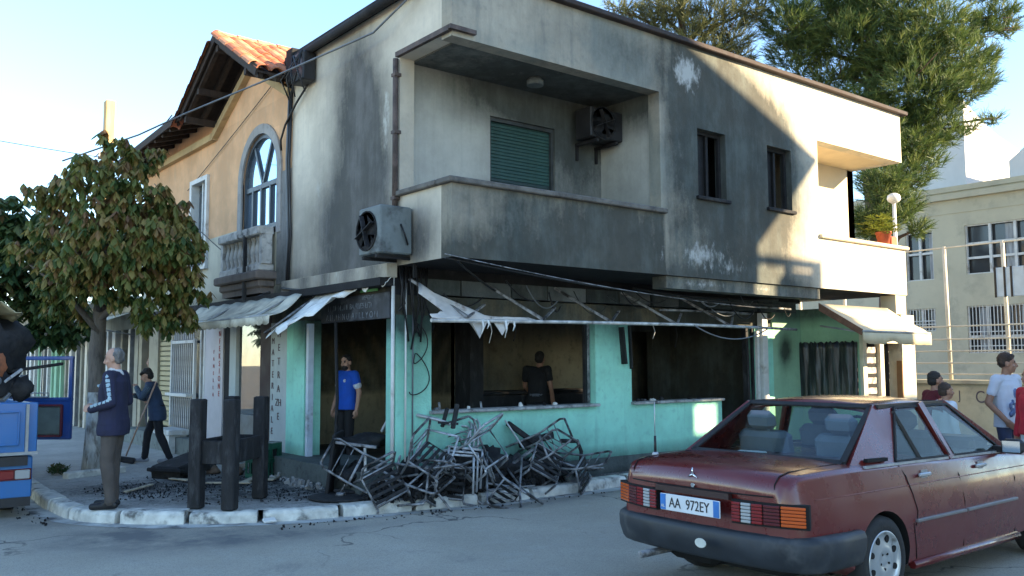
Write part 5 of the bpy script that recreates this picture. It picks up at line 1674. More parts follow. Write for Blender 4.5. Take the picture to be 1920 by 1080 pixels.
for s_ in (-1, 1):
    mb = MB()
    q = [(.80, s_ * .735, .955), (1.33, s_ * .765, .945), (1.66, s_ * .590, 1.335), (1.55, s_ * .572, 1.352), (1.42, s_ * .565, 1.350)]
    slab(mb, q if s_ < 0 else q[::-1], .05)
    mb.build('pillar', red_p, car)
    mb = MB(); mb.bar((3.22, s_ * .735, .915), (2.44, s_ * .565, 1.345), .055, .06, b=.01); mb.build('pillar', red_p, car)
    mb = MB(); mb.bar((2.16, s_ * .765, .925), (2.04, s_ * .59, 1.345), .075, .05, up=(0, s_, .3)); mb.build('pillar', red_p, car)
    mb = MB(); mb.bar((1.45, s_ * .575, 1.338), (2.47, s_ * .575, 1.340), .035, .03); mb.build('roof_rail', K['black_plastic'], car)
    for a, b, w_ in (((2.03, s_ * .603, 1.325), (2.13, s_ * .772, .95), .02), ((2.08, s_ * .603, 1.325), (2.20, s_ * .772, .95), .02), ((1.62, s_ * .61, 1.30), (1.71, s_ * .765, .95), .028)):
        mb = MB(); mb.bar(a, b, w_, .025); mb.build('window_seal', K['black_plastic'], car)
    mb = MB(); mb.bar((.92, s_ * .775, .945), (3.15, s_ * .765, .92), .02, .018); mb.build('belt_trim', K['metal_bright'], car)
    mb = MB(); mb.bar((.98, s_ * .752, .985), (1.24, s_ * .757, .98), .03, .025); mb.build('vent', blk, car)
cg = glass_mat('car_glass', (.84, .90, .90), .02, .55)
rubber = K['rubber']
cg2 = glass_mat('side_glass', (.78, .80, .74), .02, .3)
def pane(q, name='window', seal=.03, gm_=None):
    w = MB(); slab(w, q, .006); o_ = w.build(name, gm_ or cg, car)
    s2 = MB(); Q = [Vector(p) for p in q]
    nrm = (Q[1] - Q[0]).cross(Q[2] - Q[0]).normalized()
    for a, b in zip(Q, Q[1:] + Q[:1]): s2.bar(a + nrm * .003, b + nrm * .003, seal, .014, up=nrm)
    s2.build('seal', rubber, o_)
    return o_
pane([(.83, .665, .972), (.83, -.665, .972), (1.43, -.545, 1.335), (1.43, .545, 1.335)], 'rear_window', .045)
pane([(3.24, -.68, .93), (3.24, .68, .93), (2.50, .54, 1.335), (2.50, -.54, 1.335)], 'windscreen', .04)
for s_ in (-1, 1):
    q = [(1.36, s_ * .762, .955), (2.14, s_ * .768, .945), (2.03, s_ * .600, 1.325), (1.65, s_ * .603, 1.325)]
    pane(q if s_ < 0 else q[::-1], 'window', .016, cg2)
    q = [(2.20, s_ * .768, .945), (3.08, s_ * .755, .93), (2.47, s_ * .60, 1.325), (2.09, s_ * .602, 1.325)]
    pane(q if s_ < 0 else q[::-1], 'window', .016, cg2)
# inside
seat_m = M('grey_blue_seat', (.13, .14, .16), .8, var=.15, bump=.1)
mb = MB(); mb.box(.86, 3.2, -.70, .70, .90, .94); mb.build('inside_floor', M('parcel_shelf', (.10, .10, .11), .8, bump=0), car)
for x, y, name in ((1.38, -.36, 'seat'), (1.38, .36, 'seat'), (2.25, -.36, 'seat'), (2.25, .36, 'seat')):
    mb = MB(); mb.cbox((x, y, 1.0), (.14, .48, .24), Matrix.Rotation(-.2, 3, 'Y'), 0, .04); o_ = mb.build('seat', seat_m, car)
    mb = MB(); mb.cbox((x - .05, y, 1.20), (.10, .27, .16), Matrix.Rotation(-.2, 3, 'Y'), 0, .045); mb.bar((x - .03, y - .06, 1.08), (x - .05, y - .06, 1.15), .015); mb.build('headrest', seat_m, o_)
mb = MB(); mb.tube([(2.72 + .10 * math.cos(a) * .5, .36 + .19 * math.sin(a), 1.0 + .17 * math.cos(a)) for a in [2 * PI * k / 20 for k in range(21)]], .015, 6); mb.build('steering_wheel', K['black_plastic'], car)
mb = MB(); mb.cbox((2.95, 0, .98), (.3, 1.3, .12), None, 0, .03); mb.build('dashboard', K['black_plastic'], car)
mb = MB(); mb.cbox((2.42, 0, 1.27), (.03, .24, .065), None, 0, .012); mb.build('inner_mirror', K['black_plastic'], car)
mb = MB(); mb.cbox((.98, .22, .965), (.16, .22, .03), Matrix.Rotation(.3, 3, 'Z'), 0, .008); mb.build('papers', K['white_paint'], car)
# bumper
path = [(.66, -.868), (.34, -.872), (.20, -.86), (.10, -.80), (.045, -.66), (.01, -.4), (0, 0), (.01, .4), (.045, .66), (.10, .80), (.20, .86), (.34, .872), (.66, .868)]
sec_ = [(.02, .33), (-.03, .335), (-.05, .36), (-.075, .44), (-.08, .515), (-.07, .545), (-.045, .56), (.03, .562)]
vs = []; fs = []
for i, (x, y) in enumerate(path):
    a = Vector(path[max(i - 1, 0)]); b = Vector(path[min(i + 1, len(path) - 1)])
    d = (b - a).normalized(); nrm = Vector((d.y, -d.x))      # inward
    for u, z in sec_: vs.append((x + .055 - nrm.x * -u * 1.0 if False else x + .055 + nrm.x * (u + .05), y + nrm.y * (u + .05), z))
k_ = len(sec_)
for i in range(len(path) - 1):
    for j in range(k_ - 1): fs.append((i * k_ + j, (i + 1) * k_ + j, (i + 1) * k_ + j + 1, i * k_ + j + 1))
fs += [tuple(range(k_)), tuple(range(len(vs) - 1, len(vs) - k_ - 1, -1))]
mb = MB(); mb.add(vs, fs, 0, True); mb.build('bumper', trim, car)
mb = MB(); mb.cbox((3.95 + .42, 0, .45), (.16, 1.62, .24), None, 0, .04); mb.build('bumper', trim, car)
mb = MB(); mb.cbox((.75, 0, .29), (.7, 1.0, .14), None, 0, .03); mb.cbox((.42, .25, .30), (.3, .5, .14), None, 0, .05); mb.build('underbody', blk, car)
mb = MB(); mb.lathe([(.032, 0), (.032, .004), (.03, .006)], (-.048, -.13, .46), 18, M=Matrix.Rotation(-PI / 2, 3, 'Y'), sy=1.5); mb.build('sticker', M('oval_sticker', (.55, .56, .5), .5, bump=0), car)
mb = MB(); mb.tube([(.40, .42, .30), (-.03, .45, .285)], .026, 10); mb.build('exhaust_pipe', K['metal_burnt'], car)
# number plate, lamps
mb = MB(); mb.box(.010, .05, -.325, .325, .762, .802); mb.build('recess_shade', M('recess_shade', (.03, .010, .010), .5, bump=0), car)
pl = bpy.data.objects.new('number_plate', None); COL.objects.link(pl); pl.parent = car; pl.location = (-.003, 0, .69)
mb = MB(); mb.cbox((0, 0, 0), (.012, .53, .115), None, 0, .003); mb.build('plate', M('plate_white', (.62, .64, .66), .4, var=.05, bump=0), pl)
pblue = M('plate_blue', (.03, .17, .48), .4, bump=0)
mb = MB(); mb.box(-.0075, -.006, .212, .262, -.054, .054); mb.build('blue_band', pblue, pl)
mb = MB(); mb.box(-.0075, -.006, -.262, -.212, -.054, .054); mb.build('blue_band', pblue, pl)
ptx = M('plate_black', (.015, .015, .02), .5, bump=0)
text('AA  972EY', .098, ptx, pl, (-.0072, 0, -.002), LEFT, sx=.82)
text('AL', .03, K['white_paint'], pl, (-.0082, .237, -.028), LEFT)
lam = {}
for nm, c in (('red', (.20, .008, .008)), ('amber', (.50, .08, .006)), ('clear', (.36, .36, .35)), ('darkred', (.09, .006, .008))):
    t = NT('lamp_' + nm); t.b.inputs['Base Color'].default_value = (*c, 1); t.b.inputs['Roughness'].default_value = .18; t.b.inputs['Coat Weight'].default_value = .6
    lam[nm] = t.mat
def rx(y): return .045 + .13 * (abs(y) / .8) ** 3 - .02
for s_ in (-1, 1):
    tl = bpy.data.objects.new('tail_lamp', None); COL.objects.link(tl); tl.parent = car; tl.location = (0, 0, .69)
    mb = MB(); 
    for a, b in ((.33, .5), (.5, .66), (.66, .825)): mb.bar((rx(a) + .02, s_ * a, 0), (rx(b) + .02, s_ * b, 0), .05, .155, up=(0, 0, 1))
    mb.build('housing', blk, tl)
    for a, b, c in ((.335, .40, 'red'), (.405, .475, 'clear'), (.48, .555, 'red'), (.56, .665, 'darkred'), (.67, .815, 'amber')):
        mb = MB()
        for r in range(6):
            z = -.055 + r * .022
            mb.bar((rx(a) - .005, s_ * a, z), (rx(b) - .005, s_ * b, z), .022, .0185, up=(0, 0, 1), b=.004)
        o_ = mb.build('lens', lam[c], tl)
# star emblem on the boot lid, lock
sroot = bpy.data.objects.new('emblem', None); COL.objects.link(sroot); sroot.parent = car; sroot.location = (.035, 0, .90)
mb = MB()
for k in range(3):
    a = PI / 2 + k * 2 * PI / 3
    mb.tube([(0, 0, 0), (0, .047 * math.cos(a), .047 * math.sin(a))], [.010, .003], 6)
mb.build('star', K['chrome'], sroot)
mb = MB(); mb.lathe([(.016, 0), (.016, .012)], (.045, 0, .825), 12, M=Matrix.Rotation(-PI / 2, 3, 'Y')); mb.build('boot_lock', K['chrome'], car)
# shut lines, rub strips, handles
gap = blk
rubm = M('rub_strip', (.20, .19, .19), .4, .3, var=.1, bump=0)
crm = M('crease_line', (.20, .07, .06), .3, bump=0)
mb = MB()
for s_ in (-1, 1):
    mb.tube([(.045 + rearcurve(.045, .62) + .0, s_ * .62, .80), (.047 + rearcurve(.05, .62), s_ * .625, .885), (.10 + rearcurve(.1, .6), s_ * .63, .934), (.25, s_ * .63, .953), (.78, s_ * .65, .970)], .0045, 5)
mb.tube([(.03 + rearcurve(.04, y) , y, .805) for y in [-.62 + k * .155 for k in range(9)]], .005, 5)
mb.build('boot_shut_line', gap, car)
for s_ in (-1, 1):
    for pts in ([(1.36, .925), (1.42, .85), (1.46, .72), (1.50, .60), (1.47, .50)], [(2.17, .93), (2.20, .80), (2.215, .60), (2.21, .26)], [(3.12, .90), (3.14, .7), (3.13, .26)], [(1.44, .52), (1.48, .34), (1.50, .26)]):
        mb = MB(); mb.tube([(x, s_ * (hw(x, z) + .001), z) for x, z in pts], .0045, 5); mb.build('door_shut_line', gap, car)
    for x0, x1 in ((1.46, 2.20), (2.23, 3.12), (.66, .76)):
        mb = MB(); mb.bar((x0, s_ * (hw(x0, .53) + .004), .535), (x1, s_ * (hw(x1, .53) + .004), .535), .022, .04, b=.004, up=(0, s_, 0)); mb.build('rub_strip', rubm, car)
    mb = MB(); mb.tube([(x, s_ * (hw(x, .785) + .001), .785) for x in (.3, .7, 1.2, 1.8, 2.4, 3.0, 3.4)], .004, 5); mb.build('side_crease', crm, car)
    mb = MB(); mb.tube([(x, s_ * (hw(x, .24) - .002), .22) for x in (1.45, 2.0, 2.6, 3.2)], .03, 6); mb.build('sill_trim', red_p, car)
for s_ in (-1, 1):
    for x in (1.66, 2.56):
        mb = MB(); mb.cbox((x, s_ * (hw(x, .83) + .016), .845), (.17, .022, .028), None, 0, .008); mb.cbox((x + .02, s_ * (hw(x, .83) - .001), .845), (.09, .006, .06)); mb.build('door_handle', K['metal_bright'], car)
    mm = bpy.data.objects.new('door_mirror', None); COL.objects.link(mm); mm.parent = car; mm.location = (2.94, s_ * .90, .975)
    mb = MB(); mb.cbox((.03, 0, 0), (.10, .17, .12), Matrix.Rotation(-s_ * .2, 3, 'Z'), 0, .03); mb.bar((.04, -s_ * .16, -.03), (.03, 0, -.03), .06, .05); mb.build('housing', K['black_plastic'], mm)
    mb = MB(); mb.cbox((-.024, s_ * .004, 0), (.004, .13, .09), Matrix.Rotation(-s_ * .2, 3, 'Z')); mb.build('glass', K['mirror_pane'], mm)
# wheels
tyre_m = K['rubber']
rim_m = M('alloy_rim', (.50, .52, .53), .35, .6, var=.12, col2=(.2, .19, .17), amt2=.2, sc2=5, bump=0)
for x in WX:
    for s_ in (-1, 1):
        wh = bpy.data.objects.new('wheel', None); COL.objects.link(wh); wh.parent = car; wh.location = (x, s_ * .74, WR); wh.rotation_euler = (PI / 2 * (1 if s_ < 0 else -1), .35, 0)
        mb = MB(); mb.lathe([(.19, -.085), (.27, -.09), (.298, -.07), (.305, -.03), (.305, .03), (.298, .07), (.27, .09), (.205, .088), (.198, .07)], n=36); mb.build('tyre', tyre_m, wh)
        mb = MB(); mb.lathe([(.205, .06), (.206, .092), (.196, .094), (.185, .078), (.15, .07), (.10, .088), (.06, .09), (.045, .08), (.03, .082), (.0, .084)], n=36); mb.build('rim', rim_m, wh)
        mb = MB()
        for k in range(8):
            a = 2 * PI * k / 8
            R2 = Matrix.Rotation(a, 3, 'Z')
            mb.lathe([(.022, .071), (.022, .0805 + .001)], R2 @ Vector((.153, 0, 0)), 12, M=R2, sx=1.25, sy=1.0)
        for k in range(5):
            a = 2 * PI * k / 5
            mb.lathe([(.009, .08), (.009, .091)], (.056 * math.cos(a), .056 * math.sin(a), 0), 8)
        mb.build('rim_hole', blk, wh)
# aerial on the left rear wing
ae = MB(); ae.tube([(.42, .70, .955), (.42, .70, 1.10)], [.012, .009], 8); ae.build('aerial', K['black_plastic'], car)
ae = MB(); ae.tube([(.42, .70, 1.10), (.42, .70, 1.36)], .004, 6); ae.lathe([(.03, .95), (.02, .975)], (.42, .70, 0), 10); ae.build('aerial', K['metal_bright'], car)

# ------------------------------------------------------------------ blue truck with its load
blue_p = paint('worn_blue_paint', (.012, .13, .36), .45, (.12, .16, .2), .35)
navy_p = paint('deep_blue_paint', (.015, .075, .30), .4, (.15, .17, .2), .3)
tk = thing('blue_truck', 'small blue pickup truck with its cab door open at the left edge', 'truck', (-4.25, 2.12, ROAD))
mb = MB(); mb.cbox((0, .03, .98), (1.78, .06, .56), None, 0, .01); mb.build('tailgate', blue_p, tk)
mb = MB()
for z0, z1, x0, x1 in ((.80, 1.16, -.70, .70),):
    for a, b in (((x0, z0), (x1, z0)), ((x1, z0), (x1, z1)), ((x1, z1), (x0, z1)), ((x0, z1), (x0, z0))): mb.bar((a[0], -.006, a[1]), (b[0], -.006, b[1]), .035, .02, b=.006)
mb.build('tailgate_rib', blue_p, tk)
mb = MB(); mb.bar((.78, -.012, .72), (.78, -.012, 1.24), .05, .03); mb.bar((-.9, -.015, .705), (.9, -.015, .705), .04, .03); mb.build('tailgate_hinge', K['grey_metal'], tk)
mb = MB(); mb.cbox((0, 1.6, .74), (1.78, 3.1, .08)); mb.cbox((.87, 1.6, 1.0), (.05, 3.1, .5), None, 0, .01); mb.cbox((-.87, 1.6, 1.0), (.05, 3.1, .5), None, 0, .01); mb.cbox((0, 3.2, 1.1), (1.78, .06, .8), None, 0, .01); mb.build('bed', blue_p, tk)
mb = MB(); mb.cbox((0, .09, .44), (1.72, .12, .46), None, 0, .015); mb.build('rear_panel', blue_p, tk)
mb = MB(); mb.cbox((0, .05, .62), (1.6, .14, .1)); mb.cbox((.0, 2, .45), (.8, 3.8, .2)); mb.cbox((0, .1, .17), (1.7, .14, .1)); mb.build('chassis', K['black_plastic'], tk)
for s_ in (-1, 1):
    lp = bpy.data.objects.new('tail_lamp', None); COL.objects.link(lp); lp.parent = tk; lp.location = (s_ * .60, .02, .47)
    for k, c in enumerate(('clear', 'red', 'amber' if False else 'clear')):
        mb = MB(); mb.cbox((-.16 + k * .16, 0, 0), (.15, .03, .10), None, 0, .01); mb.build('lens', lam['red' if k == 1 else 'clear'], lp)
    mb = MB(); mb.cbox((0, .012, 0), (.5, .03, .125), None, 0, .006); mb.build('housing', lam['darkred'], lp)
for y in (.75, 4.6):
    for s_ in (-1, 1):
        wh = bpy.data.objects.new('wheel', None); COL.objects.link(wh); wh.parent = tk; wh.location = (s_ * .72, y, .29); wh.rotation_euler = (0, PI / 2 * s_, 0)
        mb = MB(); mb.lathe([(.16, -.1), (.25, -.1), (.285, -.07), (.29, 0), (.285, .07), (.25, .1), (.17, .09)], n=24); mb.build('tyre', tyre_m, wh)
        mb = MB(); mb.lathe([(.17, .04), (.175, .08), (.14, .06), (.06, .09), (.0, .092)], n=18); mb.build('rim', K['grey_metal'], wh)
mb = MB(); mb.cbox((0, 4.3, 1.05), (1.66, 1.9, .9), None, 0, .08); mb.build('cab', navy_p, tk)
mb = MB(); mb.cbox((0, 4.2, 1.78), (1.5, 1.4, .06), None, 0, .02)
for x, y in ((-.72, 3.5), (.72, 3.5), (-.72, 4.9), (.72, 5.0)): mb.bar((x, y, 1.45), (x * .98, y + (.05 if y < 4 else -.12), 1.78), .07)
mb.build('cab_roof', navy_p, tk)
# open door, hinged at the front, inner side towards the viewer
dr = bpy.data.objects.new('open_door', None); COL.objects.link(dr); dr.parent = tk; dr.location = (.88, 4.95, .52); dr.rotation_euler = (0, 0, rad(-38))
W_ = 1.55
mb = MB(); mb.cbox((W_ / 2, .03, .30), (W_, .07, .60), None, 0, .02)
for a, b in (((W_ - .035, .60), (W_ - .035, 1.26)), ((.42, 1.26), (W_, 1.26)), ((.04, .60), (.45, 1.26)), ((.0, .62), (W_, .62))): mb.bar((a[0], .03, a[1]), (b[0], .03, b[1]), .07, .06, b=.01)
mb.build('door_shell', navy_p, dr)
mb = MB(); mb.cbox((W_ * .55, -.012, .29), (W_ * .70, .02, .44), None, 0, .02); mb.build('door_card', M('door_card_green', (.17, .20, .17), .7, var=.15, bump=.1), dr)
mb = MB()
for a, b in (((.25, .06), (W_ - .14, .06)), ((W_ - .14, .06), (W_ - .14, .53)), ((.25, .53), (W_ - .14, .53)), ((.25, .06), (.25, .53))): mb.bar((a[0], -.015, a[1]), (b[0], -.015, b[1]), .05, .03)
mb.build('door_card_trim', M('dark_red_trim', (.16, .03, .04), .6, bump=0), dr)
mb = MB(); mb.tube([(.45, -.03, .42), (.62, -.07, .36), (.78, -.06, .30), (.80, -.03, .27)], .022, 7); mb.tube([(.35, -.03, .66), (1.2, -.03, .66), (1.2, -.03, .72), (.35, -.03, .72)], .012, 6); mb.build('door_handle', K['metal_bright'], dr)
# the load: burnt scrap, each piece its own
def lump(name, label, c, r, m, seed, cat, group=None, amp=.35, n=18, mm=12):
    mb = MB(); mb.ball((0, 0, 0), r, n, mm)
    out = []
    for v in mb.v:
        d = Vector(v)
        k = mnoise.noise(d * 2.3 / max(r) + Vector((seed * 3.1, seed, 0))) * amp + mnoise.noise(d * 6 / max(r) + Vector((seed, 0, seed))) * amp * .5
        out.append(tuple(d * (1 + k)))
    mb.v = out
    o_ = mb.build(name, m, None, c)
    return tag(o_, label, cat, group)
tarp = M('pale_tarp', (.48, .44, .28), .85, var=.2, scale=6, col2=(.22, .19, .14), amt2=.35, sc2=3, bump=.3)
def pxo(x, y, D): p = px(x, y, D); return (p.x, p.y, p.z)
rows = []
for i in range(10):
    r = []
    for j in range(16):
        a = -1.6 + j * 2.5 / 15
        p = Vector((-3.95 + .52 * math.sin(a) * (1 + .1 * math.sin(i * 1.3)), 2.5 + i * .13, 1.80 + .34 * math.cos(a) - .03 * i * (j / 15) + .03 * math.sin(j * 1.7 + i)))
        r.append(p - Vector((-3.95, 2.6, 1.8)))
    rows.append(r)
tp = thing('beige_tarp', 'pale yellowish cloth draped over the burnt scrap on the truck', 'cloth', (-3.92, 2.55, 1.93))
sheet('cloth', rows, tarp, tp)
lump('burnt_bundle', 'black charred bundle under the pale cloth on the truck', (-3.95, 3.0, 1.66), (.62, .62, .52), K['soot'], 3, 'bundle')
lump('rusty_canister', 'rusty brown crumpled sheet on the truck load', (-3.82, 2.42, 1.52), (.16, .2, .2), M('rust_orange', (.36, .12, .05), .8, var=.3, col2=(.06, .04, .03), amt2=.4, bump=.3), 6, 'scrap')
lump('brown_cushion', 'brown scorched cushion hanging at the edge of the truck load', (-4.05, 2.3, 1.48), (.16, .16, .30), M('brown_cushion', (.15, .09, .05), .85, var=.3, bump=.3), 9, 'cushion')
sp = thing('burnt_fan', 'blackened round fan lying on the truck load', 'fan', (-3.78, 2.3, 1.36), rot=(rad(75), .2, rad(20)))
mb = MB(); mb.lathe([(.17, -.03), (.19, 0), (.17, .03), (.06, .05), (.0, .05)], n=20); mb.build('housing', K['soot'], sp)
mb = MB(); mb.lathe([(.05, .04), (.05, .062), (.0, .064)], n=12); mb.build('hub', K['metal_burnt'], sp)
for k, (a, b, w, lab) in enumerate((((-4.0, 2.4, 1.42), (-3.0, 2.75, 1.56), .05, 'long charred slat sticking out of the truck load to the right'), ((-4.1, 2.3, 1.2), (-3.55, 2.6, 1.75), .04, 'charred plank standing up in the truck load'), ((-3.95, 2.25, 1.15), (-3.5, 2.35, 1.5), .035, 'thin bent metal leg in the truck load'), ((-3.7, 2.3, 1.15), (-3.45, 2.5, 1.42), .07, 'grey sheet metal strip above the tailgate corner'))):
    mb = MB(); mb.bar(a, b, w, .02 + w * .3, b=.004); tag(mb.build('charred_plank', (K['char'], K['char'], K['metal_bright'], K['grey_metal'])[k]), lab, 'slat', 'charred slats on the truck')
for k in range(6):
    lump('scrap_piece', ('black crumpled scrap piece low in the truck load', 'charred scrap piece beside the burnt fan', 'scorched scrap piece against the tailgate', 'sooty scrap piece at the far side of the load', 'burnt scrap piece behind the cushion', 'blackened scrap piece at the truck corner')[k], (-4.35 + k * .17, 2.35 + R_.uniform(0, .5), 1.25 + R_.uniform(0, .15)), (.14, .16, .14), R_.choice((K['soot'], K['char'], K['metal_burnt'])), 20 + k, 'scrap', 'scrap pieces on the truck', .6, 10, 7)
# ------------------------------------------------------------------ burnt furniture on the pavement
frm = thing('charred_stand', 'charred black wooden stand with four thick posts near the kerb', 'stand', (-1.62, .84, 0))
o = Vector((-1.62, .84, 0))
posts = [(-2.06, .70), (-1.82, .36), (-1.24, .95), (-1.46, 1.27)]
ang = math.atan2(.36 - .70, -1.82 + 2.06)
for k, (x, y) in enumerate(posts):
    mb = MB(); mb.cbox((x - o.x, y - o.y, .585), (.14, .14, 1.17), Matrix.Rotation(ang + .1, 3, 'Z') @ Matrix.Rotation(R_.uniform(-.012, .012), 3, 'X'), 0, .012); mb.build('post', K['char'], frm)
for a, b in ((0, 1), (1, 2), (2, 3), (3, 0)):
    p = Vector((*posts[a], .60)) - o; q = Vector((*posts[b], .60)) - o
    d = (q - p).normalized() * .05
    mb = MB(); mb.bar(p + d, q - d, .05, .24, up=(0, 0, 1), b=.01) if False else mb.bar(p + d, q - d, .05, .25, up=(0, 0, 1), b=.008); mb.build('rail', K['char'], frm)
# green crate
cr = thing('green_crate', 'dark green plastic bottle crate with dented sides by the white pillar', 'crate', (-.42, 2.78, 0), rz=.45)
gc = M('dark_green_crate', (.012, .075, .045), .45, var=.3, col2=(.03, .03, .03), amt2=.4, bump=.1)
mb = MB()
w, d, h = .36, .30, .46
for x in (-w / 2, w / 2): mb.cbox((x, 0, .03), (.02, d, .06)); mb.cbox((x, 0, h - .04), (.02, d, .08)); mb.cbox((x, 0, h * .5), (.018, d, .05))
for y in (-d / 2, d / 2): mb.cbox((0, y, .03), (w, .02, .06)); mb.cbox((0, y, h - .04), (w, .02, .08)); mb.cbox((0, y, h * .5), (w, .018, .05))
mb.build('frame', gc, cr)
mb = MB()
for k in range(5):
    t_ = -.5 + k / 4
    mb.bar((t_ * w * .96, -d / 2, 0), (t_ * w * .96 + (.04 if k % 2 else -.03), -d / 2, h), .03, .016); mb.bar((t_ * w * .96, d / 2, 0), (t_ * w * .96, d / 2, h), .03, .016)
    mb.bar((-w / 2, t_ * d * .95, 0), (-w / 2, t_ * d * .95, h), .025, .016); mb.bar((w / 2, t_ * d * .95, 0), (w / 2, t_ * d * .95, h), .025, .016)
mb.build('bars', gc, cr)
mb = MB(); mb.cbox((0, 0, .2), (w - .05, d - .05, .36)); mb.build('contents', K['soot'], cr)
mb = MB(); mb.cbox((0, 0, h + .005), (w + .02, d + .02, .015), None, 0, .004); mb.build('lid', K['metal_burnt'], cr)
# chairs
def bent(a, pts, n=6):
    return pts
CH = {'dark': K['metal_burnt'], 'bright': K['metal_bright']}
def make_chair(label, m, seat=True):
    t_ = thing('burnt_chair', label, 'chair', (0, 0, 0), group='burnt chairs heaped outside the cafe')
    r = .0145
    w, d, hs, hb = .40, .40, .45, .84
    for s_ in (-1, 1):
        mb = MB(); mb.tube([(s_ * (w / 2 + .02), -d / 2 - .03, 0), (s_ * w / 2, -d / 2, hs - .03), (s_ * w / 2, -d / 2 + .04, hs)], r, 7); mb.build('leg', m, t_)
        mb = MB(); mb.tube([(s_ * (w / 2 + .02), d / 2 + .06, 0), (s_ * w / 2, d / 2, hs), (s_ * w / 2, d / 2 + .04, hb - .06), (s_ * (w / 2 - .04), d / 2 + .05, hb)], r, 7); mb.build('leg', m, t_)
    mb = MB(); mb.tube([(-w / 2, -d / 2 + .04, hs), (w / 2, -d / 2 + .04, hs), (w / 2, d / 2, hs), (-w / 2, d / 2, hs), (-w / 2, -d / 2 + .04, hs)], r, 7); mb.build('seat_frame', m, t_)
    mb = MB(); mb.tube([(-w / 2 + .04, d / 2 + .05, hb), (w / 2 - .04, d / 2 + .05, hb)], r, 7); mb.build('top_rail', m, t_)
    for z in (.58, .68):
        mb = MB(); mb.tube([(-w / 2, d / 2 + .02, z), (w / 2, d / 2 + .02, z)], .007, 6); mb.build('back_bar', m, t_)
    if seat:
        mb = MB()
        for k in range(5): mb.bar((-w / 2, -d / 2 + .08 + k * .075, hs + .005), (w / 2, -d / 2 + .07 + k * .075 , hs + .005), .035, .012)
        mb.build('seat_slats', K['char'], t_)
    return t_
def put(t_, loc, rot, label=None):
    t_.location = loc; t_.rotation_euler = rot
    if label: t_['label'] = label
    return t_
P_dark = make_chair('charred metal chair on its side at the left end of the heap', CH['dark'])
P_bri = make_chair('bright scorched steel chair frame standing in the middle of the heap', CH['bright'], False)
P_fr = make_chair('charred bare chair frame lying under the sill at the far right of the heap', CH['dark'], False)
put(P_fr, (1.75, -.14, .18), (rad(50), rad(-40), rad(70)))
put(P_dark, (.02, .34 - .35, .08), (rad(88), rad(20), rad(35)))
put(P_bri, (.62, -.26, .0), (rad(-10), rad(6), rad(-28)))
spots = [
 (P_bri, (.70, -.22, .03), (rad(-9), rad(7), rad(-28)), 'second bright chair frame nested in the one in the middle'),
 (P_bri, (.77, -.20, .07), (rad(-8), rad(8), rad(-28)), 'third bright chair frame nested in the middle stack'),
 (P_dark, (.32, -.12, .12), (rad(35), rad(-30), rad(20)), 'charred chair tipped forward against the middle stack'),
 (P_dark, (.10, .02, .30), (rad(150), rad(15), rad(60)), 'charred chair upside down on top of the left end'),
 (P_fr, (.05, .10, .02), (rad(75), rad(10), rad(130)), 'scorched chair frame lying before the doorway'),
 (P_dark, (.95, -.20, .05), (rad(80), rad(0), rad(-70)), 'charred chair on its back right of the middle stack'),
 (P_dark, (1.15, -.16, .15), (rad(120), rad(25), rad(15)), 'charred chair upturned under the first window'),
 (P_fr, (1.05, -.22, .02), (rad(20), rad(-18), rad(-40)), 'scorched chair frame leaning on the turquoise wall'),
 (P_dark, (1.55, -.20, .06), (rad(95), rad(-15), rad(160)), 'charred chair lying below the window sill'),
 (P_dark, (1.85, -.18, .10), (rad(60), rad(30), rad(-20)), 'charred chair collapsed at the right half of the heap'),
 (P_fr, (2.05, -.22, .03), (rad(100), rad(10), rad(80)), 'scorched chair frame flat on the ground at the right half'),
 (P_bri, (.40, -.20, .26), (rad(-30), rad(12), rad(-50)), 'bright chair frame thrown on top left of the middle stack'),
 (P_bri, (.95, -.16, .30), (rad(60), rad(-20), rad(10)), 'bright chair frame tipped over on top right of the middle stack'),
 (P_fr, (.22, -.02, .10), (rad(15), rad(35), rad(80)), 'scorched chair frame jammed between the table and the corner pillar'),
 (P_fr, (1.42, -.16, .22), (rad(130), rad(10), rad(-30)), 'scorched chair frame upturned under the middle of the window'),
 (P_fr, (.05, .22, .22), (rad(110), rad(-25), rad(15)), 'scorched chair frame lying over the tipped table'),
 (P_dark, (-.12, .10, .04), (rad(70), rad(-25), rad(-15)), 'charred chair lying in front of the corner pillar'),
 (P_fr, (-.02, .18, .04), (rad(40), rad(50), rad(200)), 'scorched chair frame folded against the tipped table'),
 (P_dark, (.02, .40, .22), (rad(160), rad(-12), rad(100)), 'charred chair upside down in front of the doorway'),
 (P_dark, (2.25, -.16, .05), (rad(85), rad(-20), rad(30)), 'charred chair at the right end beside the leaning beam'),
]
for p, l, r, lab in spots:
    c = copy_tree(p); put(c, l, r, lab)
# upturned table: pale leg and foot bar above the heap
tb = thing('upturned_table', 'upturned metal table with grey column and foot bar above the heap', 'table', (.05, .06, .55))
mb = MB(); mb.bar((-.02, .30, .18), (.10, .02, .66), .045, .03, b=.006); mb.build('foot', K['metal_bright'], tb)
mb = MB(); mb.tube([(.05, .15, .44), (.42, -.22, .33), (.56, -.30, .27)], .022, 8); mb.build('column', K['metal_bright'], tb)
mb = MB(); mb.bar((.48, -.25, .24), (.56, -.24, .46), .05, .035, b=.006); mb.bar((.60, -.30, .22), (.72, -.22, .50), .055, .035, b=.006); mb.bar((.40, -.30, .30), (.68, -.28, .27), .04, .03); mb.build('foot', K['char'], tb)
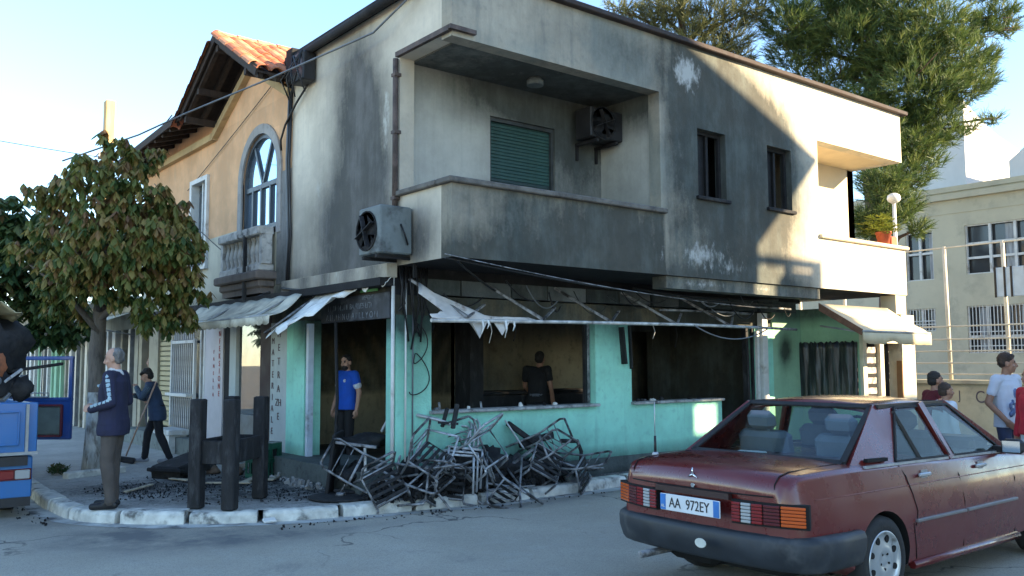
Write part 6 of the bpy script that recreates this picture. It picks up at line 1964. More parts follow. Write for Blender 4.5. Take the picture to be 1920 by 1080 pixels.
# big black table leaning at the left end, its frame seen end on
bt = thing('burnt_table', 'black burnt table tipped on its edge at the left end of the heap', 'table', (-.36, .78, 0), rz=-.62)
mb = MB(); mb.cbox((-.02, .05, .36), (.04, .72, .72), Matrix.Rotation(rad(7), 3, 'Y'), 0, .008); mb.build('table_top', K['char'], bt)
for a, b, m_ in (((.03, -.26, .62), (.52, -.30, .56), 'metal_burnt'), ((.38, -.28, .56), (.40, -.30, .03), 'metal_bright'), ((.03, .30, .62), (.55, .26, .60), 'char'), ((.02, -.24, .06), (.50, -.34, .03), 'char'), ((.02, .30, .08), (.5, .3, .06), 'char')):
    mb = MB(); mb.bar(a, b, .05, .035, b=.006); mb.build('leg', K[m_], bt)
lump('charred_cushion', 'charred black cushion slumped on the tipped table', (-.05, .62, .60), (.30, .2, .09), K['soot'], 77, 'cushion', None, .5)
dk = thing('round_table_top', 'round black table top lying flat by the kerb', 'table top', (-.52, .34, .012))
mb = MB(); mb.lathe([(.36, -.01), (.37, .0), (.37, .012), (.35, .018), (.0, .018)], n=36); mb.build('disc', K['char'], dk)
mb = MB(); mb.lathe([(.06, .018), (.05, .05), (.02, .055)], n=12); mb.build('boss', K['metal_burnt'], dk)
# leaning beams and bent tubes at the right end
def pbar(name, label, a, b, w, h, m, cat, group=None):
    mb = MB(); mb.bar(a, b, w, h, b=min(w, h) * .15)
    return tag(mb.build(name, K[m]), label, cat, group)
pbar('leaning_beam', 'long charred beam leaning on the turquoise wall at the right of the heap', (1.62, -.06, .78), (2.66, -.34, .03), .06, .07, 'char', 'beam', 'charred beams at the right end')
pbar('leaning_beam', 'shorter charred beam crossing the long one below the sill', (1.78, -.1, .50), (2.32, -.14, .60), .05, .09, 'char', 'beam', 'charred beams at the right end')
pbar('leaning_beam', 'charred beam slanting low under the long one', (1.85, -.12, .48), (2.45, -.30, .08), .05, .05, 'char', 'beam', 'charred beams at the right end')
pbar('leaning_beam', 'charred slat propped on the window sill', (1.55, -.10, .82), (1.78, -.2, .45), .025, .02, 'metal_bright', 'beam', 'charred beams at the right end')
mb = MB(); mb.tube([(2.40, -.20, .52), (2.68, -.22, .50), (2.74, -.23, .36), (2.70, -.24, .18), (2.55, -.26, .08)], [.028, .028, .026, .018, .012], 8); tag(mb.build('bent_tube', K['char']), 'charred bent tube end standing before the turquoise wall', 'tube')
mb = MB(); mb.lathe([(.17, 0), (.19, .02), (.18, .035), (.10, .03), (.03, .06), (.0, .06)], n=22); d_ = mb.build('table_base', K['metal_burnt'], None, (2.60, -.30, .03), (rad(18), rad(-14), 0)); tag(d_, 'round metal table base at the foot of the long beam', 'table base')
for k in range(26):
    x = R_.uniform(-.1, 2.4); y = R_.uniform(-.36, -.02) if x > .1 else R_.uniform(-.1, .7)
    L = R_.uniform(.2, .55); a = R_.uniform(0, 6.28); e = R_.uniform(-.2, .7)
    z = R_.uniform(.04, .3)
    p = Vector((x, y, z)); d = Vector((math.cos(a) * math.cos(e), .35 * math.sin(a) * math.cos(e), math.sin(e))) * L
    mb = MB(); mb.bar(p, p + d, R_.uniform(.018, .05), R_.uniform(.015, .03))
    tag(mb.build('burnt_stick', K[R_.choice(('char', 'char', 'metal_burnt', 'metal_bright', 'soot'))]), 'burnt stick or tube lying in the heap of chairs', 'stick', 'burnt sticks in the heap')
pbar('pale_strip', 'pale metal strip lying flat on the kerb edge', (1.05, -.40, .03), (1.72, -.47, .03), .03, .015, 'metal_bright', 'strip')
pbar('pale_strip', 'short bent bright strip lying in the ash before the heap', (.85, -.33, .04), (1.1, -.30, .09), .03, .012, 'metal_bright', 'strip')
for k, (x, y, z, rx_, rz_) in enumerate(((.15, .05, .30, .24, .14), (.85, -.12, .34, .26, .15), (1.25, -.14, .30, .24, .16), (1.6, -.14, .22, .22, .14), (-.2, .45, .22, .24, .13), (.5, -.2, .16, .26, .14), (1.05, -.25, .12, .3, .12), (1.95, -.16, .16, .22, .13))):
    lump('charred_foam', ('charred seat foam by the corner pillar', 'charred seat foam behind the middle stack', 'charred seat foam right of the middle stack', 'charred seat foam under the window sill', 'charred seat foam before the doorway', 'charred seat foam low before the stack', 'charred seat foam flat by the kerb', 'charred seat foam under the leaning beams')[k], (x, y, z), (rx_, .16, rz_), K[R_.choice(('soot', 'char'))], 90 + k, 'foam', 'charred seat foams in the heap', .75, 16, 10)
# heaps of char: mounds of uneven lumps
def heap(name, label, pts, m, seed, n, rmax, hmax, z0=0.):
    rg = random.Random(seed)
    mb = MB()
    for _ in range(n):
        (cx, cy, rx_, ry_) = rg.choice(pts)
        a = rg.uniform(0, 6.28); q = math.sqrt(rg.random())
        x = cx + rx_ * q * math.cos(a); y = cy + ry_ * q * math.sin(a)
        r = rg.uniform(.2, 1) ** 2 * rmax + .008
        z = hmax * (1 - q) * rg.random()
        b = len(mb.v)
        M_ = Euler((rg.uniform(0, 3), rg.uniform(0, 3), rg.uniform(0, 3))).to_matrix()
        mb.cbox((x, y, z0 + z + r * .25), (r * rg.uniform(.6, 2), r * rg.uniform(.5, 1.2), r * rg.uniform(.2, .7)), M_)
    o_ = mb.build(name, m)
    return tag(o_, label, name.replace('_', ' '), kind='stuff')
heap('charcoal_rubble', 'black charcoal rubble under the heap of chairs', [(.9, -.17, .9, .17), (1.3, -.17, .8, .17), (1.9, -.17, .6, .15), (.05, .0, .45, .35)], K['soot'], 1, 1500, .07, .40)
heap('ash_flakes', 'black ash flakes scattered over the pavement', [(-1.0, 1.7, 1.3, 1.2), (-1.4, 2.8, 1.3, 1.1), (-.5, .9, .8, .6), (-2.1, 2.4, .6, .8)], K['soot'], 2, 900, .013, .0)
heap('pale_rubble', 'pale crumbled render along the door step', [(-.25, 2.2, .2, .8), (-.3, 1.5, .25, .6), (-.3, 3.3, .2, .5)], K['concrete'], 3, 300, .06, .06)
heap('gutter_litter', 'small dark litter along the gutter', [(1.6, -.66, 1.3, .10), (.2, -.55, 1.0, .10), (-1.0, -.35, .7, .10), (-3.4, 2.2, .15, .9)], K['soot'], 4, 120, .018, .0, ROAD)
# fallen charred cupboard behind the stand, brown scraps and boards
def pg(x, y, z=0):
    d = (_r2 * ((x - 960) / 1665) - _u2 * ((y - 540) / 1665) + _fw); return CAM + d * ((z - CAM.z) / d.z)
p = pg(345, 892)
fc = thing('fallen_cupboard', 'charred box of furniture lying on its back behind the black stand', 'furniture', (p.x, p.y, 0), rz=.5)
mb = MB(); mb.cbox((.0, 0, .13), (.75, .5, .2), Matrix.Rotation(-.18, 3, 'Y'), 0, .02); mb.build('carcass', K['char'], fc)
mb = MB(); mb.cbox((-.25, -.05, .08), (.4, .6, .05), Matrix.Rotation(.25, 3, 'Y'), 0, .01); mb.build('board', K['soot'], fc)
boardm = M('pale_broken_board', (.42, .36, .26), .8, var=.2, scale=6, col2=(.10, .08, .06), amt2=.35, sc2=4, bump=.2)
for k, (x0, y0, x1, y1, w, lab) in enumerate(((385, 905, 470, 905, .06, 'pale broken board lying under the black stand'), (455, 905, 500, 885, .09, 'pale board slanting away behind the stand'), (505, 900, 525, 890, .1, 'short splintered board by the green crate'), (235, 922, 285, 908, .05, 'pale splinter of wood in the ash beside the old man'), (320, 897, 352, 900, .07, 'small pale board under the fallen cupboard'))):
    a = pg(x0, y0, .02); b = pg(x1, y1, .03)
    mb = MB(); mb.bar(a, b, .02, w, up=(0, 0, 1)) if False else mb.bar(a, b, w, .018, up=(0, 0, 1), b=.003)
    tag(mb.build('broken_board', boardm), lab, 'board', 'broken boards in the ash')
for k in range(7):
    p = pg(R_.uniform(385, 480), R_.uniform(878, 900))
    lump('brown_scrap', 'brown charred scrap of cloth or leather under the stand', (p.x, p.y, .05), (.10, .08, .06), M('brown_scrap_%d' % k, R_.choice(((.20, .14, .09), (.10, .07, .05), (.28, .21, .14))), .9, var=.3, bump=.3), 40 + k, 'scrap', 'brown scraps under the stand', .7, 9, 6)
# tree pit edging
p = pg(205, 893)
mb = MB(); mb.bar(pg(122, 893, .03), pg(232, 880, .03), .14, .10, b=.015); tag(mb.build('tree_edging', kmat), 'pale stone edging lying at the foot of the chestnut trunk', 'edging stone')
leafcloud('weed_tuft', [(pg(108, 890).x, pg(108, 890).y, .05, .12, .06)], 4000, None, None, chest2, size=.08, width=.2, droop=-.9, seed=31)
tag(bpy.data.objects['weed_tuft'], 'small green weed tuft beside the tree edging', 'weed', kind='stuff')
# litter in the gutter
lt = MB(); lt.cbox((0, 0, .02), (.14, .07, .03), Matrix.Rotation(.4, 3, 'X'), 0, .008); q = pg(505, 981, ROAD); tag(lt.build('litter', K['white_paint'], None, (q.x, q.y, ROAD + .01)), 'crumpled white litter in the gutter by the kerb', 'litter')
lt = MB(); lt.cbox((0, 0, .02), (.1, .06, .04), Matrix.Rotation(.4, 3, 'X'), 0, .01); q = pg(952, 938, ROAD); tag(lt.build('litter', K['white_paint'], None, (q.x, q.y, ROAD + .01)), 'pale crushed cup in the gutter before the heap', 'litter')
# inside the burnt room
ct = thing('burnt_counter', 'charred counter inside the burnt room behind the first window', 'counter', (4.1, 2.35, .2))
mb = MB(); mb.cbox((0, 0, .42), (2.6, .5, .84), None, 0, .01); mb.build('base', K['char'], ct)
mb = MB(); mb.cbox((0, 0, .87), (2.7, .6, .05), None, 0, .01); mb.build('top', K['soot'], ct)
for k, (x, y) in enumerate(((.85, 1.2), (1.25, 1.0), (1.8, .8))):
    mb = MB(); mb.tube([(x, y, .25), (x + .05, y, .9), (x + .03, y, 1.02)], .016, 6); tag(mb.build('burnt_pipe', K['metal_bright'] if k == 2 else K['metal_burnt']), 'burnt pipe standing inside the first window', 'pipe', 'burnt pipes inside')
mb = MB(); mb.tube([(-.12, 1.28, .0), (-.08, 1.3, 1.1), (-.1, 1.33, 2.08)], .022, 7); tag(mb.build('door_prop', K['char']), 'thin charred pole standing in the burnt doorway beside the man in blue', 'pole')
for k, (x, z, L) in enumerate(((.6, 2.1, .2), (1.5, 2.1, .3), (1.9, 2.08, .25), (4.6, 2.1, .2), (5.1, 2.12, .35))):
    mb = MB(); mb.tube([(x, .15, z), (x + .02, .13, z - L * .5), (x - .01, .15, z - L)], .006, 5); tag(mb.build('hanging_strip', K['white_paint'] if k % 2 else K['soot']), 'thin strip hanging from the ceiling in the window opening', 'strip', 'strips hanging in the openings')
for k in range(14):
    x = R_.choice((R_.uniform(.6, 3.1), R_.uniform(4.0, 5.9)))
    lump('sill_shard', 'small shard of debris lying on the window sill', (x, .05, .985), (R_.uniform(.015, .05), .03, R_.uniform(.015, .04)), K[R_.choice(('soot', 'char', 'metal_burnt', 'white_paint'))], 60 + k, 'shard', 'shards on the window sills', .7, 7, 5)
# ------------------------------------------------------------------ people
def cloth(name, c, var=.18, sc=7): return M(name, c, .85, var=var, scale=sc, bump=.3, bscale=55)
SKIN = {'mid': K['skin'], 'tan': M('tan_skin', (.30, .155, .10), .55, var=.08, scale=12, bump=.05), 'pale': M('pale_skin', (.48, .28, .20), .55, var=.08, scale=12, bump=.05)}
EYE = M('eye_dark', (.02, .015, .012), .3, bump=0)
LIP = M('lips', (.30, .12, .10), .5, bump=0)
def hair_mat(name, c): return M(name, c, .7, var=.45, scale=22, bump=.7, bscale=90, stretch=(1, 1, .35))
HAIRM = {'dark': hair_mat('dark_hair', (.018, .014, .012)), 'grey': hair_mat('grey_hair', (.17, .16, .15)), 'brown': hair_mat('brown_hair', (.045, .026, .018))}

def capsule(mb, p, q, r0, r1, mi, n=14):
    p = Vector(p); q = Vector(q); d = q - p; L = d.length; d.normalize()
    pts = []; rs = []
    for a in (-.98, -.7, -.35): pts.append(p + d * r0 * a); rs.append(r0 * math.sqrt(1 - a * a))
    for t in (0, .33, .66, 1): pts.append(p + d * L * t); rs.append(lerp(r0, r1, t))
    for a in (.35, .7, .98): pts.append(q + d * r1 * a); rs.append(r1 * math.sqrt(1 - a * a))
    mb.tube(pts, rs, n, mi)
def limb(mb, pts, rs, mi):
    for i in range(len(pts) - 1): capsule(mb, pts[i], pts[i + 1], rs[i], rs[i + 1], mi)
def loft(mb, rings, mi, n=20):
    """rings: (centre, half width, half depth); superellipse sections"""
    vs = []; fs = []
    for c, rx_, ry_ in rings:
        for k in range(n):
            a = 2 * PI * k / n
            ca, sa = math.cos(a), math.sin(a)
            vs.append(Vector(c) + Vector((rx_ * math.copysign(abs(ca) ** .85, ca), ry_ * math.copysign(abs(sa) ** .85, sa), 0)))
    for i in range(len(rings) - 1):
        for k in range(n): fs.append((i * n + k, i * n + (k + 1) % n, (i + 1) * n + (k + 1) % n, (i + 1) * n + k))
    fs += [tuple(range(n - 1, -1, -1)), tuple(range((len(rings) - 1) * n, len(rings) * n))]
    mb.add(vs, fs, mi, True)

def hand(mb, wrist, tip_dir, palm_n, mi, curl=.5, s=1.):
    """palm, four bent fingers of different lengths, thumb leaving the side of the palm"""
    w = Vector(wrist); d = Vector(tip_dir).normalized(); n = Vector(palm_n); n = (n - d * n.dot(d)).normalized(); sx_ = d.cross(n)
    capsule(mb, w, w + d * .03 * s, .024 * s, .026 * s, mi, 10)
    for k in range(4):
        o_ = (k - 1.5) * .0205 * s
        a = w + d * .025 * s + sx_ * o_ * .8; b = w + d * .088 * s + sx_ * o_
        capsule(mb, a, b, .0135 * s, .0115 * s, mi, 8)
        L = (.062, .074, .069, .054)[k] * s
        c1 = d * math.cos(curl * .6) + n * math.sin(curl * .6); c2 = d * math.cos(curl * 1.7) + n * math.sin(curl * 1.7)
        m_ = b + c1 * L * .52; e = m_ + c2 * L * .48
        capsule(mb, b, m_, .0098 * s, .0088 * s, mi, 8); capsule(mb, m_, e, .0088 * s, .0075 * s, mi, 8)
    a = w + d * .022 * s - sx_ * .026 * s; b = w + d * .058 * s - sx_ * .047 * s + n * .012 * s; e = w + d * .088 * s - sx_ * .044 * s + n * .022 * s
    capsule(mb, a, b, .0125 * s, .0105 * s, mi, 8); capsule(mb, b, e, .0105 * s, .0085 * s, mi, 8)

def person(label, loc, rz, H, J, mats_, skin='mid', hair=None, torso=None, sleeve='short', legs=True, extra=None, head_turn=0., head_pitch=0., build=1., hemz=None, voxel=.0085, shoes=3):
    """J: joints in metres for a 1.72 m figure facing +Y, +X its right side. mats_: [skin, top, trousers, shoes, second colour, ...]"""
    k = H / 1.72
    D = dict(pel=(0, 0, .93), chest=(0, 0, 1.25), neck=(0, -.01, 1.46), head=(0, .02, 1.60),
             hipL=(-.095, 0, .90), kneeL=(-.10, .03, .49), ankL=(-.105, -.01, .09), toeL=(-.125, .17, .035),
             hipR=(.095, 0, .90), kneeR=(.10, .03, .49), ankR=(.105, -.01, .09), toeR=(.125, .17, .035),
             shL=(-.185, -.01, 1.41), elL=(-.245, -.03, 1.13), wrL=(-.25, .04, .89), fdL=(0, .15, -1), pnL=(1, 0, 0),
             shR=(.185, -.01, 1.41), elR=(.245, -.03, 1.13), wrR=(.25, .04, .89), fdR=(0, .15, -1), pnR=(-1, 0, 0), curlL=.5, curlR=.5)
    D.update(J)
    V = {a: Vector(b) for a, b in D.items() if isinstance(b, tuple)}
    mb = MB()
    S_, T_, B_, F_ = 0, 1, 2, shoes
    # torso
    c, p, nk = V['chest'], V['pel'], V['neck']
    hz = hemz if hemz else .90
    hp = Vector((p.x, p.y, hz))
    up = (c - p)
    bw = build
    rings = [(hp, .200 * bw, .132 * bw), (hp.lerp(c, .2), .188 * bw, .130 * bw), (hp.lerp(c, .55), .170 * bw, .125 * bw), (c, .185 * bw, .125 * bw), (c.lerp(nk, .45), .190 * bw, .115 * bw), (c.lerp(nk, .72), .165 * bw, .09 * bw), (c.lerp(nk, .9), .10, .07), (nk, .062, .06)]
    loft(mb, rings, T_)
    loft(mb, [(p + Vector((0, 0, -.09)), .14 * bw, .10 * bw), (p, .165 * bw, .112 * bw), (p + Vector((0, 0, .08)), .16 * bw, .108 * bw)], B_)
    for s_ in 'LR':
        limb(mb, [V['hip' + s_], V['knee' + s_], V['ank' + s_]], [.088 * bw, .070, .058], B_)
        kn = V['knee' + s_].lerp(V['ank' + s_], .5); capsule(mb, V['knee' + s_].lerp(V['ank' + s_], .2), kn, .066, .064, B_)
        a, t_ = V['ank' + s_], V['toe' + s_]
        heel = a + (a - t_).normalized() * .045; heel.z = min(a.z, t_.z + .01)
        capsule(mb, heel + Vector((0, 0, 0)), t_, .038, .036, F_)
        capsule(mb, a + Vector((0, 0, -.01)), heel.lerp(t_, .45) + Vector((0, 0, .02)), .042, .036, F_)
        sh_, el, wr = V['sh' + s_], V['el' + s_], V['wr' + s_]
        if sleeve == 'long':
            limb(mb, [sh_, el], [.068, .056], T_); limb(mb, [el, wr], [.055, .043], T_)
        else:
            limb(mb, [sh_, el], [.052, .042], S_); limb(mb, [el, wr], [.042, .028], S_)
            limb(mb, [sh_, sh_.lerp(el, .55)], [.066, .060], T_)
        limb(mb, [c.lerp(nk, .7) + (sh_ - c.lerp(nk, .7)) * .4, sh_], [.068, .066], T_)
        hand(mb, wr, V['fd' + s_], V['pn' + s_], S_, D['curl' + s_])
    # neck and head
    hd = V['head']
    capsule(mb, nk + Vector((0, 0, -.03)), hd + Vector((0, -.015, -.06)), .056, .052, S_)
    RM = Matrix.Rotation(head_turn, 3, 'Z') @ Matrix.Rotation(head_pitch, 3, 'X')
    def hp_(x, y, z): return hd + RM @ Vector((x, y, z))
    mb.ball(hp_(0, -.012, .025), (.076, .094, .090), 18, 12, S_, RM)
    mb.ball(hp_(0, .022, -.045), (.060, .066, .074), 16, 10, S_, RM)
    mb.ball(hp_(0, .052, -.085), (.030, .030, .026), 10, 8, S_, RM)
    capsule(mb, hp_(0, .084, .012), hp_(0, .104, -.028), .010, .0155, S_, 8)
    for s_ in (-1, 1):
        mb.ball(hp_(s_ * .077, -.012, -.012), (.012, .024, .034), 8, 6, S_, RM)
        mb.ball(hp_(s_ * .032, .074, .010), (.010, .007, .006), 8, 6, len(mats_) - 2, RM)
        mb.bar(hp_(s_ * .018, .084, .031), hp_(s_ * .048, .074, .031), .010, .006, len(mats_) - 2)
        mb.ball(hp_(s_ * .045, .05, -.03), (.026, .024, .022), 8, 6, S_, RM)
    mb.bar(hp_(-.024, .083, -.056), hp_(.024, .083, -.056), .012, .012, len(mats_) - 1)
    if extra: extra(mb, V, hp_, RM)
    src = mb.mesh('src', mats_)
    bv = BVHTree.FromPolygons([Vector(v) for v in mb.v], mb.f)
    tmp = obj('tmp', src)
    md = tmp.modifiers.new('r', 'REMESH'); md.mode = 'VOXEL'; md.voxel_size = voxel; md.use_smooth_shade = True
    sm_ = tmp.modifiers.new('s', 'SMOOTH'); sm_.factor = .5; sm_.iterations = 2
    me = evaluated(tmp)
    bpy.data.objects.remove(tmp)
    me.materials.clear()
    for m_ in mats_: me.materials.append(m_)
    mi = np.zeros(len(me.polygons), 'i')
    for q in me.polygons:
        _, _, idx, _ = bv.find_nearest(q.center)
        mi[q.index] = mb.m[idx] if idx is not None else 0
    me.polygons.foreach_set('material_index', mi)
    # folds in the cloth
    nv = len(me.vertices)
    CO = np.empty(nv * 3, 'f'); NO = np.empty(nv * 3, 'f')
    me.vertices.foreach_get('co', CO); me.vertices.foreach_get('normal', NO)
    CO = CO.reshape(-1, 3); NO = NO.reshape(-1, 3)
    am = np.zeros(nv, 'f')
    for q in range(nv):
        x, y, z = CO[q]
        if .12 < z < hd.z - .2:
            am[q] = mnoise.noise(Vector((x * 8, y * 8, z * 4 + rz))) * .011 + mnoise.noise(Vector((x * 22, y * 22, z * 14))) * .003
    me.vertices.foreach_set('co', (CO + NO * am[:, None]).ravel())
    o_ = obj('person', me, None, loc, (0, 0, rz)); o_.scale = (k, k, k)
    tag(o_, label, 'person')
    if hair:
        hb = MB()
        for (cx, cy, cz, a, b, c2) in hair[1]: hb.ball(hp_(cx, cy, cz), (a, b, c2), 22, 16, 0, RM)
        hm = hb.mesh('hair_src', HAIRM[hair[0]])
        t2 = obj('tmp', hm); md = t2.modifiers.new('r', 'REMESH'); md.mode = 'VOXEL'; md.voxel_size = .008; md.use_smooth_shade = True
        h2 = evaluated(t2); bpy.data.objects.remove(t2)
        h2.materials.clear(); h2.materials.append(HAIRM[hair[0]])
        NV = [(v.co.copy(), v.normal.copy()) for v in h2.vertices]
        for v, (c_, n_) in zip(h2.vertices, NV):
            v.co = c_ + n_ * (mnoise.noise(c_ * 45) * .006 + mnoise.noise(c_ * 18) * .006)
        obj('hair', h2, o_)
    return o_
short_hair = [(0, -.028, .048, .080, .092, .082), (0, -.05, .0, .076, .066, .075)]

# old man at the kerb, in profile, hands together in front
def ex_old(mb, V, hp_, RM):
    capsule(mb, V['neck'] + Vector((0, -.01, -.035)), V['neck'] + Vector((0, .02, .0)), .068, .064, 4)
    mb.ball(V['neck'] + Vector((0, .055, -.045)), (.045, .03, .05), 10, 8, 4)
    for a, b, n in (('shL', 'elL', 6), ('elL', 'wrL', 5)):
        p, q = V[a], V[b]
        for k in range(n):
            t0 = (k + .12) / n; t1 = (k + .78) / n
            off = Vector((-.052 if a == 'shL' else -.04, .0 if a == 'shL' else .0, .02 if a == 'shL' else .03))
            mb.bar(p.lerp(q, t0) + off, p.lerp(q, t1) + off, .034, .026, 5)
    mb.ball(V['chest'] + Vector((-.12, .115, .05)), (.02, .012, .02), 8, 6, 5)
    loft(mb, [((V['pel'].x, V['pel'].y, .78), .205, .145), ((V['pel'].x, V['pel'].y, .84), .212, .150), ((V['pel'].x, V['pel'].y, .95), .200, .142)], 1)
person('grey haired man in a navy track jacket and brown trousers standing at the kerb', (-2.77, 1.30, 0), rad(54), 1.735,
       dict(pel=(0, .0, .93), chest=(0, .015, 1.26), elL=(-.25, -.07, 1.13), wrL=(-.15, .18, 1.06), fdL=(.45, 1, .1), pnL=(1, 0, -.2), elR=(.25, -.05, 1.13), wrR=(.12, .2, 1.07), fdR=(-.5, 1, .1), pnR=(-1, 0, -.2), kneeL=(-.1, .02, .49), ankL=(-.10, -.03, .09), toeL=(-.12, .15, .035), ankR=(.1, .02, .09), toeR=(.12, .2, .035)),
       [SKIN['pale'], cloth('navy_jacket', (.022, .023, .052)), cloth('brown_trousers', (.085, .07, .06)), M('black_shoe', (.015, .014, .014), .5, bump=.1), cloth('white_collar', (.6, .6, .6)), cloth('pale_blue_stripe', (.35, .48, .55)), EYE, LIP],
       'pale', ('grey', [(0, -.045, .030, .077, .072, .080), (0, -.05, -.01, .079, .058, .06)]), sleeve='long', extra=ex_old, head_pitch=-.17, build=1.05)
# woman sweeping
def ex_wom(mb, V, hp_, RM):
    for s_ in 'LR': limb(mb, [V['sh' + s_].lerp(V['el' + s_], .12), V['el' + s_], V['wr' + s_]], [.066, .054, .042], 4)
    loft(mb, [((.0, -.03, .74), .205, .14), ((0, -.02, .85), .195, .15), ((0, .0, .98), .18, .14)], 1)
    loft(mb, [((.0, .085, .80), .05, .06), ((0, .10, 1.0), .05, .05), ((0, .11, 1.2), .05, .045)], 4)
    mb.ball(V['neck'] + Vector((0, .03, -.02)), (.05, .04, .03), 8, 6, 5)
wl_ = (-1.02, 5.60, 0)
person('woman in a navy waistcoat and black trousers sweeping with her hands raised to the broom', wl_, rad(62), 1.54,
       dict(pel=(0, -.02, .93), chest=(0, .07, 1.23), neck=(0, .13, 1.42), head=(0, .19, 1.53), shL=(-.17, .09, 1.36), elL=(-.20, .22, 1.15), wrL=(-.06, .33, 1.32), fdL=(.6, .5, .6), pnL=(.4, .3, -.2),
            shR=(.17, .09, 1.36), elR=(.22, .25, 1.12), wrR=(.06, .40, 1.18), fdR=(-.6, .5, .5), pnR=(-.4, .3, -.2), hipL=(-.09, -.02, .90), kneeL=(-.10, -.08, .50), ankL=(-.11, -.26, .10), toeL=(-.13, -.09, .035), hipR=(.09, 0, .9), kneeR=(.11, .16, .51), ankR=(.11, .20, .09), toeR=(.12, .38, .035), curlL=.9, curlR=.9),
       [SKIN['mid'], cloth('navy_waistcoat', (.028, .045, .085)), cloth('black_trousers', (.012, .012, .015)), M('grey_shoe', (.22, .22, .23), .6, bump=.1), cloth('grey_blue_sleeve', (.085, .13, .15)), cloth('white_blouse', (.5, .5, .5)), EYE, LIP],
       'mid', ('dark', [(0, -.03, .045, .086, .096, .086), (0, -.05, -.01, .084, .072, .088), (-.03, .045, .062, .055, .045, .035), (.04, .04, .062, .05, .045, .035)]), sleeve='long', extra=ex_wom, head_turn=.1, head_pitch=-.42)
a = px(282, 733, 13.95); b = pg(236, 862, .06); a2 = px(293, 715, 13.95)
br = thing('broom', 'long handled broom with a black head held by the woman', 'broom', tuple(b))
b = Vector(b)
mb = MB(); mb.tube([a2 - b, Vector((0, 0, .06))], .013, 8); mb.build('handle', M('broom_handle', (.42, .27, .20), .6, bump=0), br)
mb = MB(); mb.cbox((0, 0, .0), (.28, .10, .09), Matrix.Rotation(-.6, 3, 'Z') @ Matrix.Rotation(.15, 3, 'Y'), 0, .02); mb.build('head', K['black_plastic'], br)
BLUE_AT = (px(650, 760, 12.5).x, px(650, 760, 12.5).y, .14)
# man in blue at the door
def ex_blue(mb, V, hp_, RM):
    for s_ in (-1, 1): limb(mb, [V['neck'] + Vector((s_ * .062, .0, .0)), V['neck'] + Vector((s_ * .03, .085, -.09)), V['neck'] + Vector((0, .105, -.16))], [.016, .014, .012], 4)
    for s_ in 'LR': capsule(mb, V['sh' + s_].lerp(V['el' + s_], .60), V['sh' + s_].lerp(V['el' + s_], .63), .0635, .0635, 4)
    mb.ball(V['chest'] + Vector((-.09, .118, .06)), (.022, .014, .022), 8, 6, 4)
    mb.ball(hp_(0, .040, -.072), (.055, .060, .055), 14, 10, 5, RM)
    mb.ball(hp_(0, .088, -.050), (.028, .012, .008), 8, 6, 5, RM)
person('bearded man in a bright blue t-shirt standing in the burnt doorway', BLUE_AT, rad(100), 1.53,
       dict(wrL=(-.27, .02, .87), elL=(-.26, -.04, 1.13), wrR=(.27, .06, .87), elR=(.25, -.03, 1.13)),
       [SKIN['mid'], cloth('bright_blue_tee', (.012, .085, .46), .1), cloth('dark_trousers', (.016, .015, .016)), K['black_plastic'], cloth('white_trim', (.55, .58, .62)), HAIRM['dark'], EYE, LIP],
       'mid', ('dark', [(0, -.022, .046, .079, .092, .080), (0, -.048, .005, .077, .062, .066)]), extra=ex_blue, head_turn=.25, head_pitch=-.15, hemz=.86, build=1.06)
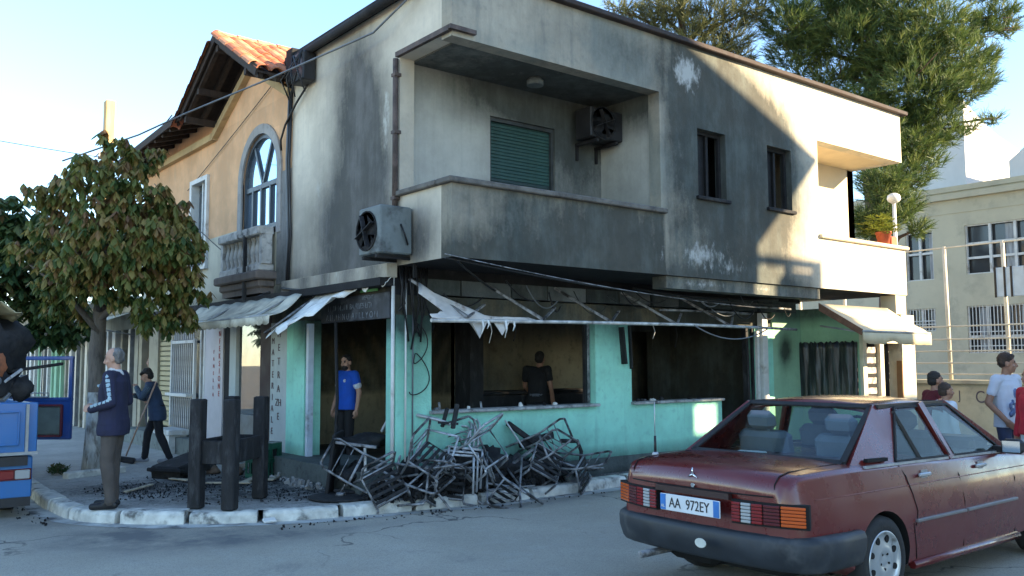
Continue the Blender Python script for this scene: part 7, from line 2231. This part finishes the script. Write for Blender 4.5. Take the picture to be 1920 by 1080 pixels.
# men in the dark
person('dark clothed man inside the burnt room seen through the first window', (3.65, 1.75, .08), rad(-60), 1.66,
       dict(chest=(0, .06, 1.24), neck=(0, .1, 1.44), head=(0, .14, 1.58), elL=(-.26, .1, 1.12), wrL=(-.2, .3, 1.0)),
       [SKIN['tan'], cloth('black_tee', (.012, .012, .013)), cloth('grey_jeans', (.09, .10, .12)), K['black_plastic'], EYE, LIP], 'tan', ('dark', short_hair), hemz=.86, voxel=.011)
q = px(283, 735, 15.6)
person('man in dark clothes standing in the shop doorway behind the woman', (.12, 9.72, .05), rad(60), 1.66, {},
       [SKIN['mid'], cloth('dark_blue_jumper', (.025, .035, .07)), cloth('navy_jeans', (.03, .035, .05)), K['black_plastic'], EYE, LIP], 'mid', ('dark', short_hair), sleeve='long', voxel=.011)
# people beyond the car
def ex_print(mb, V, hp_, RM):
    for k in range(16):
        x = -.12 + (k % 6) * .048; z = 1.02 + (k // 6) * .1 + R_.uniform(-.03, .03)
        mb.ball((x, .122 + .0 * x, z), (R_.uniform(.018, .035), .02, R_.uniform(.03, .06)), 8, 6, 4)
person('young man in a white t-shirt with a blue print standing beyond the car', (6.25, -4.20, ROAD), rad(168), 1.76,
       dict(chest=(0, -.01, 1.25), elR=(.27, -.06, 1.13), wrR=(.20, .10, .93), fdR=(-.3, .5, -.6), pnR=(-1, 0, 0), elL=(-.26, -.05, 1.13), wrL=(-.22, .1, .92)),
       [SKIN['tan'], cloth('white_tee', (.52, .55, .64), .06), cloth('blue_jeans', (.035, .045, .09)), K['black_plastic'], cloth('blue_print', (.10, .14, .26), .4, 20), EYE, LIP],
       'tan', ('brown', [(0, -.02, .055, .084, .096, .085), (0, .02, .095, .06, .06, .03), (0, -.048, .01, .078, .062, .06)]), extra=ex_print, hemz=.84, head_turn=.75)
person('boy with short dark hair and maroon collar behind the car roof', (5.35, -3.74, ROAD), rad(-125), 1.545, {},
       [SKIN['tan'], cloth('maroon_shirt', (.12, .012, .02)), cloth('boy_jeans', (.04, .05, .08)), K['black_plastic'], EYE, LIP], 'tan', ('dark', short_hair), sleeve='long', voxel=.011)
person('smaller boy in a white shirt seen through the car window', (5.02, -4.02, ROAD), rad(-125), 1.42, {},
       [SKIN['tan'], cloth('white_shirt', (.55, .58, .64), .05), cloth('boy_shorts', (.05, .05, .06)), K['black_plastic'], EYE, LIP], 'tan', ('brown', short_hair), sleeve='long', voxel=.011, build=1.08)
person('person in a red top at the right edge of the view', (5.54, -4.76, ROAD), rad(60), 1.60,
       dict(elL=(-.27, .05, 1.12), wrL=(-.24, .14, .9)),
       [SKIN['tan'], cloth('red_top', (.42, .02, .035)), cloth('pale_trousers', (.5, .54, .58)), K['black_plastic'], EYE, LIP], 'tan', ('dark', short_hair), sleeve='long', voxel=.011)
